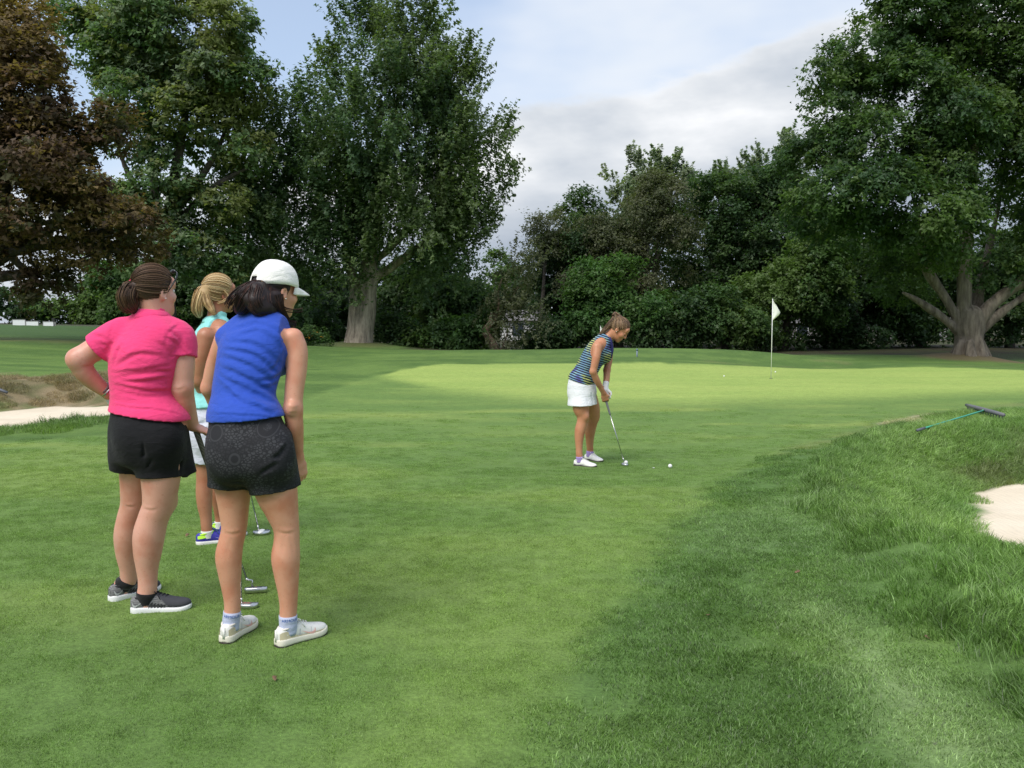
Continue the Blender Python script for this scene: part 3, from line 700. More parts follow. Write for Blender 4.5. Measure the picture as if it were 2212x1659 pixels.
tree('copper_maple', 'tall maple with bronze red leaves overhanging the left edge behind the woman in pink', 30, (-70, 712),
     [(15, 130, 100, 100), (110, 250, 100, 105), (30, 320, 150, 140, -1), (185, 390, 100, 95), (95, 470, 150, 95, -1), (235, 480, 80, 65), (305, 530, 42, 42), (10, 570, 66, 60), (-90, 230, 150, 200), (-90, 450, 150, 150), (225, 540, 55, 35), (98, 622, 24, 44), (250, 290, 30, 40), (60, 60, 45, 40)],
     84000, .15, P_RED, 'round', 30, .42, bough=.95, slim=.25, seed=3, tr=.42, limbs=12)
tree('silver_maple', 'tall pale leaved maple rising between the copper maple and the ginkgo', 42, (365, 715),
     [(300, 60, 110, 100), (420, 70, 100, 105), (485, 170, 85, 70), (330, 190, 115, 100), (440, 285, 100, 75), (225, 85, 70, 50), (165, 60, 45, 32), (535, 190, 45, 42), (520, 310, 45, 45), (320, 330, 100, 75), (245, 410, 75, 60), (400, 415, 85, 55), (290, 450, 100, 70), (450, 450, 85, 55), (380, 545, 130, 70), (275, 580, 55, 45), (480, 560, 60, 60), (340, -40, 110, 60)],
     88000, .20, P_SIL, 'round', 30, .55, gapv=-.62, bough=1.25, slim=.24, trunk=trunk_vol([[(365, 720, 17), (360, 560, 15), (372, 420, 12), (395, 280, 9), (420, 120, 4)], [(360, 560, 12), (335, 420, 10), (320, 260, 7), (300, 100, 3)], [(366, 470, 10), (430, 390, 8), (480, 300, 5), (500, 200, 3)], [(362, 520, 9), (420, 440, 7), (510, 375, 5), (545, 360, 3)], [(350, 480, 9), (290, 400, 7), (240, 280, 3)]], .11, .15, 42),
     trunk_mat=BARK_DARK, seed=4, fill=.10)
tree('ginkgo_tree', 'broad dark green ginkgo with upright shoots and a thick pale furrowed trunk', 46, (775, 745),
     [(925, 62, 38, 55), (880, 110, 85, 75), (775, 110, 52, 62), (975, 165, 44, 64), (850, 210, 140, 100, -1), (712, 225, 60, 72), (640, 320, 90, 90), (985, 265, 58, 90), (800, 320, 160, 110, -2), (945, 360, 100, 95, -1), (585, 430, 100, 92), (720, 440, 125, 85, -2), (1020, 400, 55, 54), (880, 470, 130, 75, -2), (630, 545, 135, 85), (810, 545, 110, 55, -1), (960, 540, 90, 60), (1025, 530, 42, 46), (765, 585, 48, 40, -1.5), (640, 620, 70, 45), (915, 610, 80, 50), (985, 600, 55, 45), (548, 400, 62, 72), (600, 300, 52, 55), (560, 500, 60, 55), (1000, 335, 62, 60), (1010, 470, 60, 55)],
     180000, .165, P_GIN, 'shoots', 34, .95, gapv=-.66, bough=1.25, slim=.20, trunk=trunk_vol([[(776, 758, 33), (777, 735, 29), (783, 690, 26), (792, 630, 22), (800, 540, 18), (820, 400, 12), (850, 250, 7), (890, 110, 3)], [(752, 757, 10), (764, 720, 14), (765, 650, 13), (757, 590, 10), (740, 480, 8), (700, 330, 4)], [(795, 610, 12), (870, 560, 9), (950, 500, 6)], [(798, 580, 10), (900, 470, 7), (980, 330, 4)]], .075, .18, 46, .05, 5),
     trunk_mat=BARK_PALE, seed=5, fill=.14)
tree('giant_shade_tree', 'huge spreading shade tree at the right edge with a massive grey many stemmed trunk', 40, (2095, 774),
     [(2000, 55, 125, 80), (2150, 60, 110, 95), (1895, 125, 95, 80), (1845, 215, 100, 75), (2000, 230, 125, 100, -1), (2150, 220, 105, 105), (1785, 315, 75, 75), (1900, 340, 120, 80, -1), (2060, 370, 110, 80, -1), (2180, 370, 70, 100), (1795, 415, 82, 55, -2), (1900, 425, 125, 60, -3), (2000, 465, 80, 65, -3), (2075, 520, 50, 50, -3), (2195, 560, 45, 50), (2055, 505, 55, 60, -2.5), (1975, 530, 60, 50, 1.5), (1840, 500, 110, 50, -1), (1960, 590, 60, 40, 2), (2270, 300, 130, 230), (1960, -30, 110, 70), (2150, -60, 150, 95), (2260, 520, 80, 80), (1750, 360, 40, 40), (1790, 170, 35, 35)],
     195000, .165, P_BIG, 'droop', 30, .55, gapv=-.75, bough=1.2, slim=.16, trunk=trunk_vol([[(2094, 784, 43), (2094, 765, 34), (2094, 735, 29), (2094, 705, 30), (2094, 684, 27)], [(2082, 700, 16), (2083, 640, 16), (2083, 588, 15), (2086, 520, 13), (2098, 400, 10), (2110, 250, 7), (2122, 60, 3)], [(2068, 690, 10), (2040, 640, 10), (2005, 585, 10), (1990, 530, 9), (1985, 480, 7), (1960, 380, 4)], [(2068, 715, 10), (2035, 685, 9), (2005, 665, 7.5), (1975, 645, 5), (1950, 632, 2.5)], [(2110, 700, 16), (2140, 660, 14), (2180, 628, 13), (2225, 598, 12), (2290, 540, 8)], [(2116, 715, 11), (2150, 685, 10), (2190, 655, 9), (2240, 625, 8)], [(2105, 690, 13, .6), (2112, 640, 11, 1), (2122, 590, 9, 1.3), (2150, 480, 6, 2), (2175, 300, 3, 2)], [(2120, 776, 13, -.7), (2114, 735, 9, -.5), (2106, 700, 7, -.3)], [(2062, 779, 11, -.4), (2076, 740, 9, -.3)], [(2136, 780, 10), (2118, 740, 9)], [(2098, 780, 12, -.9), (2096, 740, 7, -.75)]], .055, .06, 40, .03, 8),
     trunk_mat=BARK_GREY, seed=6, fill=.14)
GW = 'woodland trees behind the green'
WOOD = [
 ('dark_tree', 'dark rounded tree at the left end of the woods right of the ginkgo gap', 56, (1235, 752), [(1245, 470, 78, 50), (1212, 540, 50, 70), (1290, 535, 85, 80), (1230, 640, 90, 80), (1320, 640, 75, 80), (1205, 690, 50, 50)], 26000, .24, P_DRK, 'round', {}),
 ('willow', 'greyish olive willow leaning out of the middle of the woods', 53, (1400, 752), [(1300, 505, 52, 36), (1350, 555, 75, 48), (1392, 468, 70, 48), (1440, 425, 75, 42), (1420, 600, 55, 45), (1465, 480, 60, 50), (1250, 600, 40, 36)], 20000, .17, P_OLV, 'droop', {'fill': .3}),
 ('wispy_willow', 'thin wispy olive branches sticking out left of the dark rounded tree', 54, (1170, 752), [(1160, 505, 26, 26), (1178, 545, 30, 28), (1185, 490, 18, 14)], 2600, .16, P_OLV, 'droop', {'tr': .14, 'limbs': 4}),
 ('silver_poplar', 'pale silvery tree top standing above the woods behind the olive willow', 70, (1385, 752), [(1382, 400, 36, 34), (1352, 420, 26, 26), (1405, 430, 40, 36), (1445, 395, 22, 20), (1480, 400, 22, 18), (1390, 480, 60, 50)], 12000, .30, P_PAL, 'shoots', {}),
 ('broad_dark_tree', 'broad dark green tree in the middle of the woods left of the flagstick', 58, (1560, 752), [(1560, 440, 85, 52), (1645, 408, 72, 50), (1500, 520, 85, 72), (1600, 530, 100, 82), (1540, 640, 110, 90), (1680, 510, 55, 100), (1480, 640, 70, 70)], 34000, .24, P_DRK, 'round', {}),
 ('olive_top_tree', 'olive green tree whose rounded top shows right of the flagstick line of the woods', 60, (1670, 752), [(1680, 420, 60, 50), (1640, 470, 75, 60), (1720, 470, 50, 70), (1690, 560, 80, 80)], 18000, .24, [(.055, .080, .022), (.065, .088, .022), (.045, .070, .020)], 'round', {}),
 ('tall_silver_poplar', 'pale silvery tree top beside the left edge of the giant shade tree', 72, (1665, 752), [(1655, 385, 42, 32), (1700, 372, 36, 36), (1610, 400, 26, 22), (1538, 425, 36, 24), (1660, 440, 70, 50), (1580, 450, 60, 40)], 14000, .30, P_PAL, 'shoots', {}),
 ('bright_maple', 'small bright green maple at the foot of the woods behind the golfer', 49, (1340, 754), [(1330, 625, 75, 40), (1285, 650, 50, 40), (1385, 672, 62, 44), (1310, 690, 65, 38), (1360, 712, 40, 24)], 13000, .22, P_BRI, 'round', {}),
 ('young_oak', 'dark undergrowth tree right behind the bent golfer', 49, (1455, 754), [(1450, 685, 75, 50), (1430, 720, 60, 34), (1490, 710, 50, 40)], 9000, .22, P_DRK, 'round', {}),
 ('young_beech', 'dark low tree standing left of the flagstick at the foot of the woods', 50, (1570, 754), [(1560, 690, 75, 50), (1600, 715, 65, 38), (1530, 720, 40, 34)], 9000, .22, P_MID, 'droop', {}),
 ('wood_edge_tree', 'dark layered tree directly behind the white flag', 52, (1690, 760), [(1665, 640, 75, 75), (1740, 620, 75, 90), (1700, 700, 80, 44), (1760, 540, 60, 60)], 20000, .23, P_MID, 'droop', {}),
 ('shaded_maple', 'dark tree under the left limbs of the giant shade tree', 55, (1850, 770), [(1850, 540, 95, 80), (1790, 640, 90, 70), (1890, 640, 100, 70), (1840, 715, 90, 40)], 22000, .25, P_DRK, 'round', {}),
 ('shaded_elm', 'dark tree just left of the massive grey trunk', 58, (1985, 772), [(1980, 560, 90, 80), (1940, 650, 80, 70), (2030, 650, 80, 80), (1990, 720, 80, 36)], 18000, .26, P_DRK, 'round', {}),
 ('right_edge_tree', 'dark tree filling the right edge behind the massive grey trunk', 56, (2180, 775), [(2150, 580, 80, 90), (2220, 640, 90, 90), (2160, 690, 60, 50), (2260, 540, 90, 100), (2240, 720, 90, 36)], 18000, .26, P_DRK, 'round', {}),
 ('woodland_tree', 'dark tree behind the ginkgo to the left above the head of the blonde woman', 56, (560, 745), [(600, 630, 85, 80), (530, 650, 75, 80), (560, 700, 90, 45)], 15000, .25, P_DRK, 'round', {}),
 ('gap_tree', 'dark tree behind the blonde woman and left of the white cap', 54, (440, 740), [(450, 640, 85, 75), (390, 670, 70, 55), (440, 700, 90, 40)], 13000, .25, P_DRK, 'round', {}),
 ('bank_tree', 'dark green tree above the head of the woman in pink', 52, (290, 725), [(270, 640, 75, 50), (320, 680, 70, 40)], 11000, .23, P_MID, 'round', {}),
 ('hollow_tree', 'dark tree just right of the pale ginkgo trunk', 56, (880, 752), [(860, 650, 70, 65), (930, 630, 80, 80), (880, 700, 70, 45)], 14000, .25, P_DRK, 'droop', {}),
 ('leaning_side_tree', 'mid green tree under the right side of the ginkgo crown', 53, (1000, 754), [(1000, 640, 70, 65), (950, 690, 60, 45), (1040, 690, 45, 45)], 12000, .23, P_MID, 'droop', {}),
 ('distant_tree', 'small round far tree seen in the gap right of the ginkgo', 92, (1085, 752), [(1083, 583, 30, 32), (1090, 640, 40, 50)], 5000, .34, P_MID, 'round', {}),
]
for i, (nm, lb, Y, base, lobes, n, sz, pal, st, kw) in enumerate(WOOD):
    tree(nm, lb, Y, base, lobes, int(n * 1.75), sz * .80, pal, st, 30, .62, group=GW, seed=40 + i, tr=kw.get('tr', .24), limbs=kw.get('limbs', 5), fill=kw.get('fill', .2))
for i, (nm, lb, Y, base, lobes, n) in enumerate([
 ('shrub', 'low dark shrub at the foot of the ginkgo on its right', 48, (855, 752), [(850, 725, 40, 26), (880, 735, 30, 18)], 3500),
 ('shrub', 'layered green shrub midway between the ginkgo trunk and the leaning dead trunk', 47, (960, 756), [(955, 722, 60, 34), (930, 740, 40, 16)], 6000),
 ('shrub', 'green shrub beside the leaning dead trunk on its left', 47, (1030, 757), [(1020, 725, 36, 30), (1000, 742, 40, 14)], 4500),
 ('shrub', 'low shrub left of the ginkgo beside the yellow flowers', 49, (700, 750), [(700, 700, 50, 48), (680, 725, 40, 22), (735, 735, 22, 20)], 6500),
 ('shrub', 'dark shrub right of the leaning dead trunk', 48, (1170, 756), [(1170, 725, 50, 30), (1210, 735, 36, 22)], 5000)]):
    tree(nm, lb, Y, base, lobes, n, .20, P_MID if i in (1, 2) else P_DRK, 'droop', 36, .7, group='shrubs at the foot of the woods', cat='shrub', seed=80 + i, tr=.06, limbs=3, fill=.3)
tree('leaning_willow', 'old leaning bare trunk with thin olive twigs right of the ginkgo', 46, (1075, 756),
     [(1090, 630, 45, 50), (1060, 670, 40, 32), (1110, 680, 36, 40), (1120, 600, 25, 30), (1100, 730, 50, 20)], 7000, .13, P_OLV, 'shoots', 30, .75,
     trunk=trunk_vol([[(1075, 760, 9), (1055, 728, 8), (1047, 716, 7), (1058, 700, 6), (1064, 680, 5)], [(1050, 716, 5), (1068, 690, 4), (1078, 660, 3), (1076, 630, 2), (1085, 600, 1.5)], [(1062, 700, 4), (1095, 660, 2.5), (1120, 620, 1.5)], [(1083, 757, 3), (1092, 735, 2), (1096, 715, 1.5)]], .045, .05, 46), trunk_mat=BARK_RED, seed=90, fill=.4)
GL = 'far trees beyond the left hill'
for i, (lb, base, lobes, n) in enumerate([
 ('far pale green tree just behind the white boards', (150, 700), [(165, 682, 45, 26), (130, 676, 30, 20), (200, 690, 36, 16)], 4500),
 ('far rounded green tree left of the head of the woman in pink', (215, 705), [(215, 668, 40, 34), (250, 685, 36, 24)], 5000),
 ('far dark tree behind the leftmost white board', (30, 700), [(20, 655, 50, 42), (60, 685, 40, 18)], 4000)]):
    tree('far_tree', lb, 76, base, lobes, n, .32, P_MID if i < 2 else P_DRK, 'round', 36, 1.0, group=GL, seed=100 + i, tr=.2, limbs=3, fill=.25)
# the wood goes on behind: one dark mass nobody could count
g = np.random.default_rng(200); LB = []
for x in range(230, 3200, 70):
    low_ = 45 if 960 < x < 1190 else 0
    LB += px_lobes([(x, 690 + low_ * .5 - 30 * g.random(), 80, 75), (x + 30, 640 + low_ - 25 * g.random() - (40 if x > 1150 else 0), 70, 55)], 82 + 8 * g.random())
for x in range(-1400, -60, 80): LB += px_lobes([(x, 650 - 40 * g.random(), 90, 90)], 84)
fm = crown_mesh('far_woods', LB, 60000, .75, [(.022, .044, .016), (.018, .036, .014), (.028, .052, .018)], g, 'round', 36, 2.0, .3, -.42, True)
tag(link('far_woods', fm, None, LEAF), 'dark mass of woodland far behind the trees', None, None, 'stuff')
# ---------------------------------------------------------------- people
def skin_mat(name, c, amt=.10):
    m = bpy.data.materials.new(name); m.use_nodes = True; t = m.node_tree; b = t.nodes['Principled BSDF']
    b.inputs['Roughness'].default_value = .43; b.inputs['Specular IOR Level'].default_value = .42
    b.inputs['Subsurface Weight'].default_value = .12; b.inputs['Subsurface Radius'].default_value = (1, .35, .2); b.inputs['Subsurface Scale'].default_value = .012
    tcn = N(t, 'ShaderNodeTexCoord')
    n = N(t, 'ShaderNodeTexNoise'); n.inputs['Scale'].default_value = 9; n.inputs['Detail'].default_value = 6; t.links.new(tcn.outputs['Object'], n.inputs['Vector'])
    c2 = (c[0] * .88, c[1] * .72, c[2] * .66); c3 = (min(1, c[0] * 1.05), c[1] * 1.06, c[2] * 1.06)
    fr = N(t, 'ShaderNodeTexNoise'); fr.inputs['Scale'].default_value = 75; fr.inputs['Detail'].default_value = 4; fr.inputs['Roughness'].default_value = .7; t.links.new(tcn.outputs['Object'], fr.inputs['Vector'])
    t.links.new(MIXC(t, RANGE(t, fr.outputs[0], .58, .72, 0, .55), RAMP(t, n.outputs[0], [(.3, c2), (.52, c), (.75, c3)]), (c[0] * .74, c[1] * .56, c[2] * .48)), b.inputs['Base Color'])
    n2 = N(t, 'ShaderNodeTexNoise'); n2.inputs['Scale'].default_value = 320; t.links.new(tcn.outputs['Object'], n2.inputs['Vector'])
    bp = N(t, 'ShaderNodeBump'); bp.inputs['Strength'].default_value = .08; bp.inputs['Distance'].default_value = .003; t.links.new(n2.outputs[0], bp.inputs['Height']); t.links.new(bp.outputs[0], b.inputs['Normal'])
    return m
def hair_mat(name, c):
    m = bpy.data.materials.new(name); m.use_nodes = True; t = m.node_tree; b = t.nodes['Principled BSDF']
    at = N(t, 'ShaderNodeAttribute', attribute_name='tint'); t.links.new(at.outputs['Color'], b.inputs['Base Color'])
    b.inputs['Roughness'].default_value = .52; b.inputs['Specular IOR Level'].default_value = .35; return m
def cloth_mat(name, c, rough=.85, amt=.05, bump=.25, fine=700, sheen=.15):
    if name in _mats: return _mats[name]
    m = mat(name, c, rough, 0, amt, 60, bump, fine, sheen=sheen, spec=.25); t = m.node_tree; b = t.nodes['Principled BSDF']
    tcn = N(t, 'ShaderNodeTexCoord'); mp = N(t, 'ShaderNodeMapping'); mp.inputs['Scale'].default_value = (1, 1, 2.2); mp.inputs['Rotation'].default_value = (0, .35, 0); t.links.new(tcn.outputs['Object'], mp.inputs['Vector'])
    n = N(t, 'ShaderNodeTexNoise'); n.inputs['Scale'].default_value = 15; n.inputs['Detail'].default_value = 4; n.inputs['Distortion'].default_value = .6; t.links.new(mp.outputs[0], n.inputs['Vector'])
    b2 = N(t, 'ShaderNodeBump'); b2.inputs['Strength'].default_value = .5; b2.inputs['Distance'].default_value = .014; t.links.new(n.outputs[0], b2.inputs['Height'])
    old = b.inputs['Normal'].links[0].from_node; t.links.new(b2.outputs[0], old.inputs['Normal']); return m
def unit(v): v = np.array(v, float); return v / np.linalg.norm(v)
class Person:
    def __init__(s, foot_px, label, yaw, h=.005):
        f = hit(*foot_px); s.Y = f[1]; s.s = FOC / s.Y; s.h = h
        s.root = empty('person', f, label, 'person'); s.o = Vector(f)
        s.F = np.array([math.sin(yaw), math.cos(yaw), 0]); s.L = np.array([math.cos(yaw), -math.sin(yaw), 0])
    def J(s, px, py, dy=0.0): return PZ(px, py, s.Y + dy)
    def r(s, px): return px / s.s
    def S(s, rows): return [(s.J(x, y, dy), (s.r(w), d)) for (x, y, w, d, dy) in rows]
    def C(s, rows): return [s.J(x, y, dy) for (x, y, w, dy) in rows], [s.r(w) for (x, y, w, dy) in rows]
    def surf(s, v, px, py):
        """where the line of sight first meets the shape held in v"""
        for y in np.arange(s.Y - .45, s.Y + .6, .004):
            q = PZ(px, py, y); i = np.round((q - v.lo) / v.h).astype(int)
            if (i >= 0).all() and (i < v.n).all() and v.d[i[0], i[1], i[2]] < 0: return q
        return None
    def fold(s, v, pts, wd=.012, dp=.009, side=6):
        """a drape: a soft valley with a raised edge beside it, laid on the surface"""
        for (sh, w_, d_) in ((0, wd, dp), (-side, wd * 1.15, -dp * .8)):
            n = 9; P_, _ = Vol._res(None, [(a, b + sh, 0) for a, b in pts], [0.] * len(pts), 6) if len(pts) > 2 else (np.linspace((*pts[0], 0), (*pts[1], 0), 6), None)
            q = [s.surf(v, a, b) for a, b, _z in P_]; q = [x for x in q if x is not None]
            if len(q) > 2: v.crease(q, w_, d_)
    def part(s, name, me, m, parent=None, label=None):
        o = link(name, me, parent or s.root, m); o.location = (0, 0, 0) if parent else tuple(-s.o)
        if label: o['label'] = label
        return o
def head_axes(yaw, pitch=0, roll=0):
    f = np.array([math.sin(yaw) * math.cos(pitch), math.cos(yaw) * math.cos(pitch), math.sin(pitch)])
    r = unit(np.cross(f, (0, 0, 1))); u = np.cross(r, f)
    c, s_ = math.cos(roll), math.sin(roll); return f, r * c + u * s_, u * c - r * s_
def head(v, C, ax, neck, rn=.054, k=.02):
    f, r, u = ax; A = [r, f, u]; p = lambda a, b, c: C + r * a + f * b + u * c
    v.ell(p(0, -.012, .032), (.074, .094, .088), A, k); v.ell(p(0, .03, -.040), (.058, .066, .074), A, .03)
    v.ell(p(0, .050, -.075), (.040, .045, .032), A, .02); v.ell(p(0, .078, -.098), (.020, .018, .016), A, .018)
    v.ell(p(0, .074, .045), (.056, .022, .036), A, .02); v.ell(p(0, .086, .024), (.044, .010, .010), A, .012)
    v.cone(p(0, .094, .014), p(0, .112, -.020), .008, .0115, .010); v.ell(p(0, .100, -.026), (.016, .010, .008), A, .006)
    for sd in (-1, 1):
        v.ell(p(sd * .034, .066, -.028), (.028, .026, .026), A, .02)
        v.ell(p(sd * .031, .092, .008), (.016, .010, .010), A, .008, 's')       # eye socket
        v.ell(p(sd * .076, -.004, -.012), (.010, .019, .031), A, .006); v.ell(p(sd * .083, .001, -.010), (.006, .009, .018), A, .004, 's')
        v.ell(p(sd * .074, .000, -.036), (.009, .010, .010), A, .005)
    v.ell(p(0, .093, -.052), (.022, .010, .006), A, .004); v.ell(p(0, .091, -.063), (.020, .011, .007), A, .004); v.ell(p(0, .104, -.0575), (.020, .008, .0018), A, .002, 's')
    v.cone(p(0, -.018, -.055), neck, rn, rn * 1.08, .03)
def face_parts(P, C, ax, skin=None, shut=False,  lip=(.45, .16, .14), brow=(.08, .05, .035), iris=(.05, .06, .05)):
    f, r, u = ax; M = Matrix((tuple(r), tuple(f), tuple(u))).transposed(); p = lambda a, b, c: C + r * a + f * b + u * c
    for sd in (-1, 1):
        if shut:
            e = MB(); e.sphere(p(sd * .031, .0805, .007), .0125, 12); P.part('eyelid', e.build('eyelid').data, skin)
            l = MB(); l.tube([p(sd * .019, .0905, .003), p(sd * .031, .0935, .0005), p(sd * .044, .086, .003)], [.0015, .0022, .0012], 6); P.part('eyelash', l.build('eyelash').data, mat('lash_dark', (.03, .022, .02), .6))
            b = MB(); b.tube([p(sd * .014, .096, .026), p(sd * .030, .0955, .031), p(sd * .048, .084, .026)], [.0035, .0038, .0018], 6); P.part('eyebrow', b.build('eyebrow').data, mat('brow_%d' % int(brow[0] * 1000), brow, .7)); continue
        e = MB(); e.sphere(p(sd * .031, .0785, .007), .0122, 12); eo = P.part('eye', e.build('eye').data, mat('eye_white', (.75, .73, .70), .2)); 
        i = MB(); i.sphere(p(sd * .031, .0880, .0065), .0055, 8, (1, .6, 1), M); P.part('iris', i.build('iris').data, mat('iris_dark', iris, .15), eo)
        l = MB(); l.tube([p(sd * .019, .0905, .012), p(sd * .031, .0935, .0155), p(sd * .044, .086, .012)], [.0022, .003, .0016], 6); P.part('eyelid', l.build('eyelid').data, mat('lash_dark', (.03, .022, .02), .6), eo)
        b = MB(); b.tube([p(sd * .014, .096, .026), p(sd * .030, .0955, .031), p(sd * .048, .084, .026)], [.0035, .0038, .0018], 6); P.part('eyebrow', b.build('eyebrow').data, mat('brow_%d' % int(brow[0] * 1000), brow, .7))
    b = MB(); b.tube([p(-.021, .089, -.057), p(-.010, .1005, -.0535), p(0, .1025, -.0545), p(.010, .1005, -.0535), p(.021, .089, -.057)], [.001, .0035, .0036, .0035, .001], 6)
    b.tube([p(-.021, .089, -.058), p(-.010, .099, -.0635), p(0, .101, -.065), p(.010, .099, -.0635), p(.021, .089, -.058)], [.001, .004, .0045, .004, .001], 6)
    P.part('lips', b.build('lips').data, mat('lip_%d' % int(lip[0] * 100), lip, .4))
# remove the temporary objects MB.build links
def _drop_temp():
    for o in list(COL.objects):
        if o.parent is None and o.get('label') is None and o.name.split('.')[0] in _TEMP and o.type == 'MESH': bpy.data.objects.remove(o)
_TEMP = set()
_b0 = MB.build
def mb_mesh(mb, name, smooth=True): return mesh_np(name, np.array(mb.V), mb.F, smooth)
class _MeshHolder:
    def __init__(s, me): s.data = me
def _build2(self, name, mat_=None, parent=None, smooth=True, loc=None):
    if mat_ is None and parent is None: return _MeshHolder(mb_mesh(self, name, smooth))
    return _b0(self, name, mat_, parent, smooth, loc)
MB.build = _build2

def hand(v, wrist, d, n, thumb, curl=.5, sc=1.0, spread=.12, thumb_curl=.4):
    """d: towards the fingers, n: out of the palm, thumb: +1/-1 side of cross(d,n)"""
    d = unit(d); n = np.array(n, float); n = unit(n - d * (n @ d)); l = np.cross(d, n) * thumb; q = lambda a, b, c: wrist + (d * a + l * b + n * c) * sc
    v.sec(q(-.01, 0, 0), q(.04, .002, .002), (.026 * sc, .020 * sc), (.039 * sc, .016 * sc), l, .012)
    v.sec(q(.035, .002, .002), q(.085, 0, 0), (.040 * sc, .016 * sc), (.040 * sc, .0135 * sc), l, .012)
    for i, (off, ln) in enumerate(((.030, .066), (.010, .075), (-.010, .070), (-.029, .055))):
        p = q(.084, off, .001); a = -(spread * (-(off) / .03)) ; cu = curl * (1 + .08 * i)
        for j, fr in enumerate((.45, .31, .24)):
            ang = cu * (j + .55); dr = d * math.cos(ang) + n * math.sin(ang) + l * math.sin(-a) * .8 * (1 if j == 0 else .4)
            e = p + unit(dr) * ln * fr * sc; rr = (.0092, .0085, .0078, .0068)[j:j + 2]
            v.cone(p, e, rr[0] * sc, rr[1] * sc, .004); p = e
    p = q(.018, .026, .006); e = q(.052, .050 - .012 * thumb_curl, .014 + .018 * thumb_curl); v.cone(q(.012, .014, .004), e, .016 * sc, .0115 * sc, .012)
    e2 = q(.080, .054 - .030 * thumb_curl, .020 + .030 * thumb_curl); v.cone(e, e2, .0110 * sc, .0085 * sc, .005)

def strand_mesh(name, P, rad, tint, base=None, base_tint=None):
    """P (n,m,3) polylines -> thin three sided hairs, optionally joined to a base mesh"""
    n, m, _ = P.shape; T = np.gradient(P, axis=1); T /= np.linalg.norm(T, axis=2)[..., None] + 1e-9
    ref = np.array([.31, .52, .79]); A = np.cross(T, ref); A /= np.linalg.norm(A, axis=2)[..., None] + 1e-9; B = np.cross(T, A)
    ring = [P + (A * math.cos(t) + B * math.sin(t)) * rad[None, :, None] for t in (0, 2.094, 4.189)]
    V = np.stack(ring, 2).reshape(-1, 3); i = np.arange(n)[:, None, None] * m * 3 + np.arange(m - 1)[None, :, None] * 3; k = np.arange(3)[None, None, :]; k2 = (k + 1) % 3
    F = np.stack([i + k, i + k2, i + 3 + k2, i + 3 + k], 3).reshape(-1, 4); tf = np.repeat(tint, (m - 1) * 3, 0)
    if base is not None:
        bv = np.empty(len(base.vertices) * 3, np.float32); base.vertices.foreach_get('co', bv); bf = np.empty(len(base.loops), np.int32); base.loops.foreach_get('vertex_index', bf)
        bv = bv.reshape(-1, 3); bf = bf.reshape(-1, 4); F = np.concatenate([bf, F + len(bv)]); V = np.concatenate([bv, V]); tf = np.concatenate([np.repeat(np.array([base_tint]), len(bf), 0), tf])
    return mesh_np(name, V, F, True, {'tint': ('FACE', tf)})
def swept_hair(C, ax, tie, hairline_n, c0, n, g, rad3=(.086, .106, .100), lift=1.0, m=13):
    """strands combed over the skull from the hairline to the tie"""
    f, r, u = ax; Cc = C + u * .030 - f * .012; M = np.array([r, f, u]); R3 = np.array(rad3)
    qb = unit((M @ (tie - Cc)) / R3); nh = unit(hairline_n); e1 = unit(np.cross(nh, (1, .2, .1))); e2 = np.cross(nh, e1)
    th = g.random(n) * 6.283; c = c0 - np.abs(g.normal(0, .22, n)); c = np.clip(c, -.95, .97); sn = np.sqrt(1 - c * c)
    q0 = nh * c[:, None] + (e1 * np.cos(th)[:, None] + e2 * np.sin(th)[:, None]) * sn[:, None]
    dt = np.clip(q0 @ qb, -.999, .999); om = np.arccos(dt); t = np.linspace(0, 1, m)
    q = (np.sin((1 - t)[None] * om[:, None])[..., None] * q0[:, None] + np.sin(t[None] * om[:, None])[..., None] * qb) / np.sin(om)[:, None, None]
    rr = (1 + .012 * g.normal(0, 1, n))[:, None] * lift * (1 + .02 * np.sin(t * 3.14))[None]
    pos = q * R3 * rr[..., None]; return Cc + pos @ M
def tail_hair(path, width, n, g, m=16, flat=None):
    """strands following a path with a varying radius"""
    path = np.array(path); width = np.array(width); s = np.linspace(0, len(path) - 1, m); i = np.minimum(s.astype(int), len(path) - 2); fr = (s - i)
    p0 = path[np.maximum(i - 1, 0)]; p1 = path[i]; p2 = path[i + 1]; p3 = path[np.minimum(i + 2, len(path) - 1)]; w = fr[:, None]
    cen = .5 * (2 * p1 + (p2 - p0) * w + (2 * p0 - 5 * p1 + 4 * p2 - p3) * w ** 2 + (3 * p1 - p0 - 3 * p2 + p3) * w ** 3)
    wd = width[i] * (1 - fr) + width[i + 1] * fr
    T = np.gradient(cen, axis=0); T /= np.linalg.norm(T, axis=1)[:, None]; a = np.cross(T, (0.1, 1, 0)); a /= np.linalg.norm(a, axis=1)[:, None]; b = np.cross(T, a)
    rr = .72 + .34 * g.random(n); th = g.random(n) * 6.283; wav = g.normal(0, .10, (n, 1)) * np.sin(np.linspace(0, 6, m) + g.random((n, 1)) * 6)
    off = (a[None] * (rr * np.cos(th))[:, None, None] + b[None] * (rr * np.sin(th))[:, None, None]) * (wd[None] * (1 + wav))[..., None]
    return cen[None] + off
def pick(pal, n, g, v=.2): return np.array(pal)[g.choice(len(pal), n)] * (1 - v + 2 * v * g.random((n, 1)))

